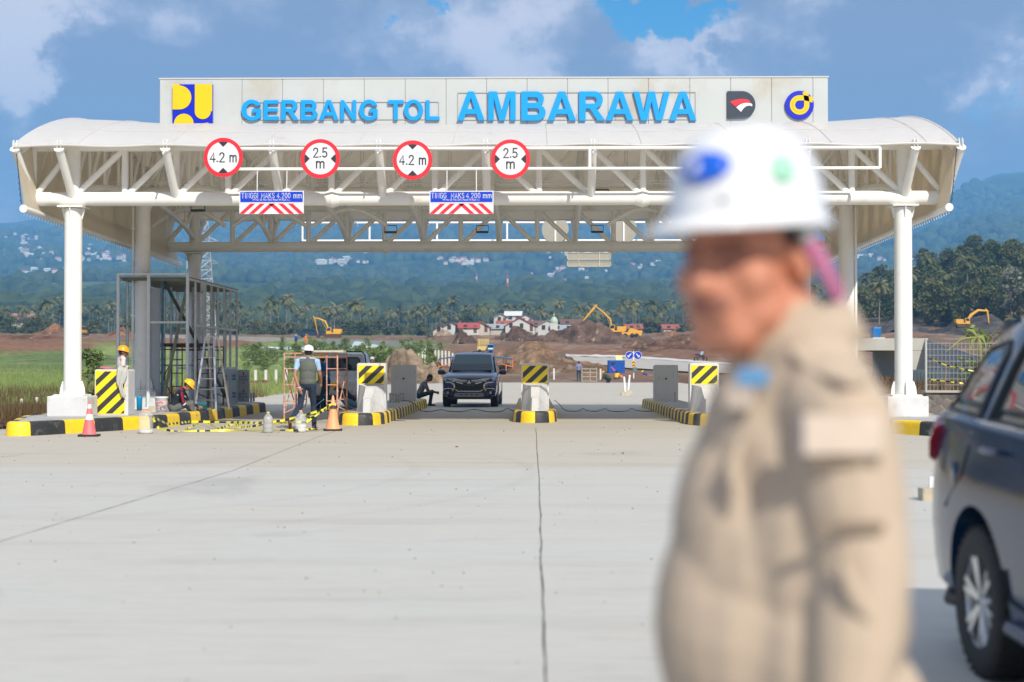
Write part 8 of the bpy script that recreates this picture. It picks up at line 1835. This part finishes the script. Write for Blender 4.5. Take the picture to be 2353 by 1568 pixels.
r = empty('person', mk.location+Vector((0, 0, .35)), .6-math.pi/2, 'rider in pale shirt on the motorcycle on the new carriageway', 'person'); human(r, dict(Js), [SKIN, LBLUE, cloth('dark_green_cloth'), SHOE, HAIR], voxel=.03)

# generator, arrow sign, works things beyond the gate
def generator():
    g = G(1417, 874); d = g.y; s = d/FPX; root = empty('generator', (g.x, g.y, 0), 0, 'blue boxed generator on a trailer with a pale yellow lid raised', 'generator'); B = mat('generator_blue', (.0, .07, .36), .45, noise=.06)
    mb = MB(); mb.bb(-19*s, 19*s, 0, 1.8, 14*s, 46*s); bx = mb.build('housing', B, root, local=True, bevel=.05)
    mb = MB(); mb.bb(-13*s, -4*s, -.03, 0, 36*s, 41*s); mb.build('grille', BLACKP, bx, local=True); mb = MB(); mb.prism([(-14*s, 30*s), (-12*s, 31*s), (-3*s, 23*s), (-5*s, 21*s)], (0, -.02, 0), (1, 0, 0), (0, 0, 1), (0, .02, 0)); mb.build('magenta_sticker', mat('magenta', (.60, .08, .38), .5), bx, local=True)
    mb = MB(); mb.bar((7*s, .5, 46*s), (7*s, 1.4, 57*s), 15*s, .04); mb.build('raised_lid', mat('pale_yellow', (.72, .66, .28), .5), root, local=True)
    mb = MB(); mb.bb(-18*s, 8*s, .1, 1.6, 7*s, 14*s); mb.build('trailer', BLACKP, root, local=True); 
    for x in (-19, 8): mb = MB(); mb.bb(x*s, (x+7)*s, .2, .75, 0, 11*s); mb.build('wheel', RUBBER, root, local=True, bevel=.12)
    mb = MB(); mb.bb(-21*s, -16*s, -.05, 0, 10*s, 13*s); mb.build('tail_lamp', TAILR, root, local=True)
generator()
def arrow_sign():
    g = G(1456, 877); s = g.y/FPX; root = empty('arrow_sign', g, 0, 'two round blue arrow signs on one post above a yellow chevron board', 'road sign')
    mb = MB(); mb.tube((0, 0, 0), (0, 0, 70*s), .045, n=10); mb.build('post', WHITE2, root, local=True)
    for sx in (-1, 1):
        c = Vector((sx*9.4*s, -.06, 60*s)); mb = MB(); mb.prism(circ(9.4*s, 32), c, (1, 0, 0), (0, 0, 1), (0, .02, 0)); pl = mb.build('sign_plate', SIGNWHITE, root, local=True); mb = MB(); mb.prism(circ(8.6*s, 32), c-Vector((0, .006, 0)), (1, 0, 0), (0, 0, 1), (0, .003, 0)); mb.build('blue_disc', SIGNBLUE, pl, local=True)
        ar = [(-5, -5), (1, -5), (-1, -3), (5, 3), (3, 5), (-3, -1), (-5, 1)]; mb = MB(); mb.prism([(-sx*a*s*.9, b_*s*.9) for a, b_ in ar], c-Vector((0, .010, 0)), (1, 0, 0), (0, 0, 1), (0, .003, 0)); mb.build('white_arrow', SIGNWHITE, pl, local=True)
    mb = MB(); mb.bb(-3.2*s, 3.2*s, -.06, -.04, 33*s, 48*s); ch = mb.build('chevron_board', mat('chevron_orange', (.85, .42, .02), .4), root, local=True)
    for z in (36, 43): mb = MB(); mb.prism([(-3.2*s, (z-2)*s), (0, (z+1)*s), (3.2*s, (z-2)*s), (3.2*s, (z+.5)*s), (0, (z+3.5)*s), (-3.2*s, (z+.5)*s)], (0, -.065, 0), (1, 0, 0), (0, 0, 1), (0, .003, 0)); mb.build('chevron', SIGNBLACK, ch, local=True)
    mb = MB(); mb.box((.1, -.05, 27*s), (.33, .1, .42)); mb.build('lamp_box', mat('lamp_box_green', (.12, .17, .15), .6), root, local=True, bevel=.02)
arrow_sign()
def canopy_frame():
    g0, g1 = G(1008, 872), G(1178, 876); y = (g0.y+g1.y)/2; O = mat('orange_frame_paint', (.80, .22, .07), .5); root = empty('orange_frame', ((g0.x+g1.x)/2, y, 0), 0, 'orange steel frame gate with a blue sheet roof behind the SUV', 'frame gate'); x0, x1 = P(1008, 870, y).x, P(1178, 870, y).x; z0 = P(0, 826, y).z; zm = P(1100, 818, y).z
    for x in (x0, x1, x1-.6): mb = MB(); mb.tube((x, y, 0), (x, y, z0-.05), .05, n=8); mb.build('post', O, root)
    n = 16; top = [(x0+(x1-x0)*k/n, y, z0+(zm-z0)*math.sin(math.pi*k/n)) for k in range(n+1)]; low = [(p[0], y, p[2]-.35-.35*abs(2*k/n-1)) for k, p in enumerate(top)]
    mb = MB(); mb.path(top, .045, 6); mb.path(low, .04, 6)
    for k in range(0, n+1, 2): mb.tube(top[k], low[k], .03, n=6)
    mb.build('arched_truss', O, root); mb = MB()
    A = [Vector(p)+Vector((0, -.7, .06)) for p in top]; B_ = [Vector(p)+Vector((0, 1.2, .10)) for p in top]; mb.add(A+B_, [(k, k+1, n+2+k, n+1+k) for k in range(n)], 0, True); o = mb.build('roof_sheet', mat('blue_sheet', (.0, .17, .42), .5), root); so = o.modifiers.new('s', 'SOLIDIFY'); so.thickness = .05
canopy_frame()
def notice():
    p = T(1194, 815); s = p.y/FPX; root = empty('notice_board', p, 0, 'small white framed board standing on the brown slope', 'board'); mb = MB()
    for x in (-8, 7): mb.bb(x*s, (x+1.5)*s, -.05, .05, 0, 17*s)
    mb.bb(-8*s, 8.5*s, -.05, .05, 15.5*s, 17*s); mb.bb(-8*s, 8.5*s, -.05, .05, 3*s, 4.5*s); mb.build('frame', SIGNWHITE, root, local=True); mb = MB(); mb.bb(-6.5*s, 7*s, -.02, .02, 4.5*s, 15.5*s); mb.build('panel', mat('panel_peach', (.55, .40, .28), .6), root, local=True)
notice()
def tent():
    p = vpt(1392, 778, 245); s = p.y/FPX; root = empty('tent', p, 0, 'small pale blue pyramid tent in front of the centre excavator', 'tent'); mb = MB(); h0, h1, w, d2 = 10*s, 22*s, 17*s, 2.5
    mb.add([(-w, -d2, h0), (w, -d2, h0), (w, d2, h0), (-w, d2, h0), (0, 0, h1)], [(0, 1, 4), (1, 2, 4), (2, 3, 4), (3, 0, 4)], 0); mb.build('roof', mat('tent_cloth', (.36, .50, .58), .6, noise=.1), root, local=True)
    for x in (-w*.95, w*.95):
        for y in (-d2, d2): mb = MB(); mb.tube((x, y, -1), (x, y, h0), .05, n=6); mb.build('pole', GALV, root, local=True)
    mb = MB(); mb.bb(-w*.8, w*.8, d2-.1, d2, 0, h0*.8); mb.build('back_cloth', NAVY, root, local=True)
tent()
def trestle():
    g = G(1355, 879); s = g.y/FPX; root = empty('formwork_frame', g, .1, 'open timber formwork frame standing right of the man in lilac', 'timber frame'); WD = mat('weathered_wood', (.36, .31, .24), .8, noise=.2); mb = MB()
    for x in (-19, 0, 15): mb.bb(x*s, (x+2)*s, -.05, .05, 0, (34 if x else 30)*s)
    for z in (2, 12, 22, 30): mb.bb(-19*s, 17*s, -.08, -.03, z*s, (z+2)*s)
    mb.build('frame', WD, root, local=True)
trestle()
# marker posts
PO = mat('post_white', (.62, .62, .58), .7, noise=.1)
def posts(lst, d_=None, label='', group='', h=1.0, w=.10):
    for px, py in lst:
        g = T(px, py) if py < 884 else G(px, py, float(-.1)); z = float(land_z(g.x, g.y)); mb = MB(); mb.prism([(-w/2, -w/2), (w/2, -w/2), (w/2, w/2), (-w/2, w/2)], (g.x, g.y, z-.1), (1, 0, 0), (0, 1, 0), (0, 0, h+.1)); mb.build('marker_post', PO, label=label, cat='post', group=group, bevel=.01)
posts([(564+k*23.5, 892-k*1.2) for k in range(5)], label='white marker post in the row right of the unfinished booth', group='white marker posts right of the booth', h=1.05, w=.17)
posts([(1052*0+1020+k*5, 838+k*.8) for k in range(0)])
posts([(1679/1*0+984+k*9, 846-k*.5) for k in range(0)])
posts([(1048*0+971, 834), (977, 834), (1000, 838), (1008, 838), (1016, 839), (1024, 840), (1032, 841), (962, 848), (1040, 846), (1046, 852)], label='white concrete post in the cluster left of the SUV', group='white posts clustered left of the SUV', h=1.5, w=.16)
posts([(300, 905), (330, 903), (365, 900), (395, 898), (430, 897), (480, 896), (520, 895), (50, 936), (85, 934), (120, 932)], label='white marker post at the edge of the left field', group='white marker posts along the left field', h=.5, w=.09)
posts([(1273, 872), (1380, 873)], label='short white post on the slab edge beyond the middle island', group='short posts beyond the middle island', h=.9, w=.14)
# ------------------------------------------------------------------ right side: stone wall, mesh fence, underpass, tank, torn plant
def stone_wall():
    m = bpy.data.materials.new('rubble_stone'); m.use_nodes = True; N = m.node_tree.nodes; L = m.node_tree.links; b = N['Principled BSDF']; b.inputs['Roughness'].default_value = .9; tc = N.new('ShaderNodeTexCoord'); v = N.new('ShaderNodeTexVoronoi'); v.inputs['Scale'].default_value = 6; L.new(tc.outputs['Object'], v.inputs['Vector'])
    cr = N.new('ShaderNodeValToRGB'); cr.color_ramp.elements[0].color = (.09, .085, .085, 1); cr.color_ramp.elements[1].color = (.24, .22, .20, 1); sp = N.new('ShaderNodeSeparateColor'); L.new(v.outputs['Color'], sp.inputs[0]); L.new(sp.outputs[0], cr.inputs[0]); L.new(cr.outputs[0], b.inputs['Base Color']); v2 = N.new('ShaderNodeTexVoronoi'); v2.feature = 'DISTANCE_TO_EDGE'; v2.inputs['Scale'].default_value = 6; L.new(tc.outputs['Object'], v2.inputs['Vector']); bp = N.new('ShaderNodeBump'); bp.inputs['Strength'].default_value = .8; bp.inputs['Distance'].default_value = .06; L.new(v2.outputs[0], bp.inputs['Height']); L.new(bp.outputs[0], b.inputs['Normal'])
    root = empty('stone_wall', (16, 38.5, 0), 0, 'low grey rubble stone wall below the wire fence at the right', 'wall'); mb = MB(); mb.prism([(39.4, 0), (39.7, 0), (39.7, .60), (39.45, .60)], (10.9, 0, 0), (0, 1, 0), (0, 0, 1), (14, -2.2, 0)); mb.build('wall_stones', m, root); mb = MB(); mb.prism([(39.38, .60), (39.74, .60), (39.74, .66), (39.38, .66)], (10.85, 0, 0), (0, 1, 0), (0, 0, 1), (14.1, -2.2, 0)); mb.build('coping', WALLCON, root)
stone_wall()
def fence():
    FM = mat('fence_galvanised', (.52, .55, .53), .5, metal=.3); root = empty('wire_fence', (15, 39.9, .6), 0, 'galvanised wire mesh fence with grey posts on the rubble wall', 'fence'); x0, y0 = P(2128, 905, 41.0).x, 41.0; dx, dy = 1, -.10; zt0 = P(0, 790, 41).z; zb_ = .62
    P0 = lambda t: (x0+dx*t, y0+dy*t)
    for t in (0, 2.25, 4.5, 6.75): a = P0(t); mb = MB(); mb.tube((a[0], a[1], .4), (a[0], a[1], zt0+.1), .035, n=10); mb.build('fence_post', FM, root)
    mb = MB(); t = .0
    while t < 8: a = P0(t); mb.tube((a[0], a[1], zb_), (a[0], a[1]-.02, zt0+.04), .006, n=4, caps=False); t += .11
    mb.build('mesh_wires', FM, root); mb = MB()
    for k in range(9): z = zb_+(zt0-zb_)*k/8; a, b = P0(0), P0(8); mb.tube((a[0], a[1], z), (b[0], b[1], z), .006, n=4)
    mb.build('mesh_rails', FM, root)
    a = P0(.35); tape([(a[0]-.3, a[1]-.1, 1.55), (a[0]+.2, a[1]-.1, 1.35), (a[0]+1.9, a[1]-.2, .98), (a[0]+2.6, a[1]-.2, .98)], 'thin yellow and black tape tied sloping across the wire fence, upper one', w=.035, twist=.6, seed=7); tape([(a[0]-.3, a[1]-.1, .95), (a[0]+.8, a[1]-.2, .82), (a[0]+1.8, a[1]-.2, .72), (a[0]+2.6, a[1]-.1, .95)], 'thin yellow and black tape tied across the wire fence, lower one', w=.035, twist=.6, seed=8)
    for pa, pb, l in (((2168, 902), (2177, 830), 'rusty stake leaning inside the wire fence, the nearly upright one'), ((2205, 902), (2262, 858), 'rusty stake leaning far over inside the wire fence')):
        A, B_ = P(*pa, 41.6), P(*pb, 41.6); mb = MB(); mb.tube(A, B_, .018, n=6); mb.build('stake', mat('rust_brown', (.28, .13, .06), .8), label=l, cat='stake')
fence()
def underpass():
    d = 72; root = empty('concrete_underpass', vpt(2080, 860, d), 0, 'pale concrete underpass frame with a sloping wing wall behind the fence', 'underpass'); CN = mat('underpass_concrete', (.44, .43, .39), .85, noise=.08, nscale=.8); A = vpt(1955, 778, d); B_ = vpt(2133, 806, d); mb = MB(); mb.bb(A.x, B_.x, d, d+6, B_.z, A.z); mb.build('deck_beam', CN, root, bevel=.02)
    w0 = vpt(2125, 780, d); w1 = vpt(2262, 833, d-6); zb = vpt(0, 895, d).z-.5; mb = MB(); mb.add([(w0.x, d-.02, zb), (w1.x, d-8, zb), (w1.x, d-8, w1.z), (w0.x, d-.02, w0.z), (w0.x+.1, d+.4, zb), (w1.x+.2, d-7.6, zb), (w1.x+.2, d-7.6, w1.z), (w0.x+.1, d+.4, w0.z)], [(0, 1, 2, 3), (3, 2, 6, 7), (1, 5, 6, 2), (5, 4, 7, 6), (4, 0, 3, 7)], 0); mb.build('wing_wall', mat('wing_wall_grey', (.30, .32, .34), .8, noise=.1), root)
    mb = MB(); mb.bb(w0.x-1.2, w0.x, d+.02, d+6, zb, B_.z); mb.build('side_wall', CN, root); mb = MB(); mb.bb(A.x, B_.x, d+20, d+20.1, zb-1, B_.z+1.0)
    g = T(2100, 860); mb = MB(); rr = []; n = 40
    Y_ = 58; xx0, xx1 = P(2098, 860, Y_).x, P(2180, 860, Y_).x; za, zb2 = P(0, 850, Y_).z, P(0, 862, Y_).z
    prof = [(xx0+(xx1-xx0)*k/n, Y_+.12*math.sin(k*1.57)) for k in range(n+1)]; vs = [(x, y, z) for z in (zb2-.3, za) for x, y in prof]; mb.add(vs, [(k, k+1, n+2+k, n+1+k) for k in range(n)], 0); o = mb.build('corrugated_sheet', mat('sheet_blue_grey', (.36, .43, .45), .4, metal=.3), label='strip of pale corrugated sheet lying behind the right column', cat='metal sheet'); so = o.modifiers.new('s', 'SOLIDIFY'); so.thickness = .02
underpass()
def tank():
    d = 90; p = vpt(2014, 776, d); s = d/FPX; root = empty('water_tank', p, 0, 'square blue water tank on the deck of the underpass', 'water tank'); mb = MB(); mb.bb(-10*s, 8*s, -.3, .5, 0, 22*s); mb.bb(-8*s, 10*s, -.2, .6, 19*s, 24*s); mb.build('tank_body', mat('tank_blue', (.0, .14, .42), .45), root, local=True, bevel=.03); mb = MB(); mb.bb(-12*s, 16*s, -.4, .7, -6*s, 0); mb.build('tank_stand', PO, root, local=True)
tank()
def torn_plant():
    y = 44; b = P(2252, 862, y); root = empty('banana_plant', b, 0, 'torn thin banana plant with drooping leaves behind the wire fence', 'plant'); mb = MB(); t = P(2246, 775, y)-b; mb.path([(0, 0, -.5), t*.5+Vector((.04, 0, 0)), t], [.05, .045, .03], 8); mb.build('stem', mat('banana_stem', (.20, .17, .07), .7, noise=.2), root, local=True)
    GL_ = mat('banana_leaf', (.22, .25, .07), .6, noise=.2)
    for dx, dz, w in ((-.95, -.45, .05), (-.25, -.5, .09), (.12, -.55, .10), (.3, -.3, .08), (-.3, .25, .06), (.02, .32, .05)): mb = MB(); mb.path([t, t+Vector((dx*.5, .02, dz*.35+.10)), t+Vector((dx, .05, dz))], [w*.5, w, .01], 6, squash=(1, .2)); mb.build('leaf', GL_, root, local=True)
torn_plant()
v = ray(2372, 760); plant('palm', groundat(v.x/v.y*100, 100)-Vector((0, 0, 5.2)), .62, 'bright green palm just entering at the right edge above the car', 'palm tree', None, rg)
# low debris at the left end of the kerb
for k, (px, py, w, h, l) in enumerate(((12, 985, .5, .12, 'dark rubble lying at the left end of the striped kerb'), (45, 965, .9, .10, 'dark rubble behind the left end of the striped kerb'))):
    g = G(px, py); mb = MB(); r_ = random.Random(k)
    for q in range(26): mb.box((g.x+r_.uniform(-w, w), g.y+r_.uniform(-.5, .5), r_.uniform(-.02, h)), (r_.uniform(.05, .2), r_.uniform(.05, .2), r_.uniform(.03, .10)), rz=r_.uniform(0, 3))
    mb.build('rubble', mat('dark_rubble', (.08, .05, .035), .9, noise=.3), kind='stuff')
flat_poly('path', [(10.95, 34), (26, 32.5), (26, 37.2), (10.95, 39.3)], -.02+.03, mat('reddish_path', (.36, .25, .17), .9, noise=.12, nscale=1, dirt=((.20, .12, .08), .3, 1.5)))
# ------------------------------------------------------------------ haze
def haze():
    mb = MB(); mb.bb(-4600, 4600, -900, 6300, -6, 800)
    m = bpy.data.materials.new('haze_air'); m.use_nodes = True; N = m.node_tree.nodes; N.clear()
    out = N.new('ShaderNodeOutputMaterial'); v = N.new('ShaderNodeVolumePrincipled'); v.inputs['Density'].default_value = HAZE_D; v.inputs['Color'].default_value = (.22, .55, 1.0, 1)
    v.inputs['Anisotropy'].default_value = 0.0
    m.node_tree.links.new(v.outputs[0], out.inputs['Volume'])
    mb.build('haze', m, kind='stuff', base=False)
HAZE_D = .00026
haze()
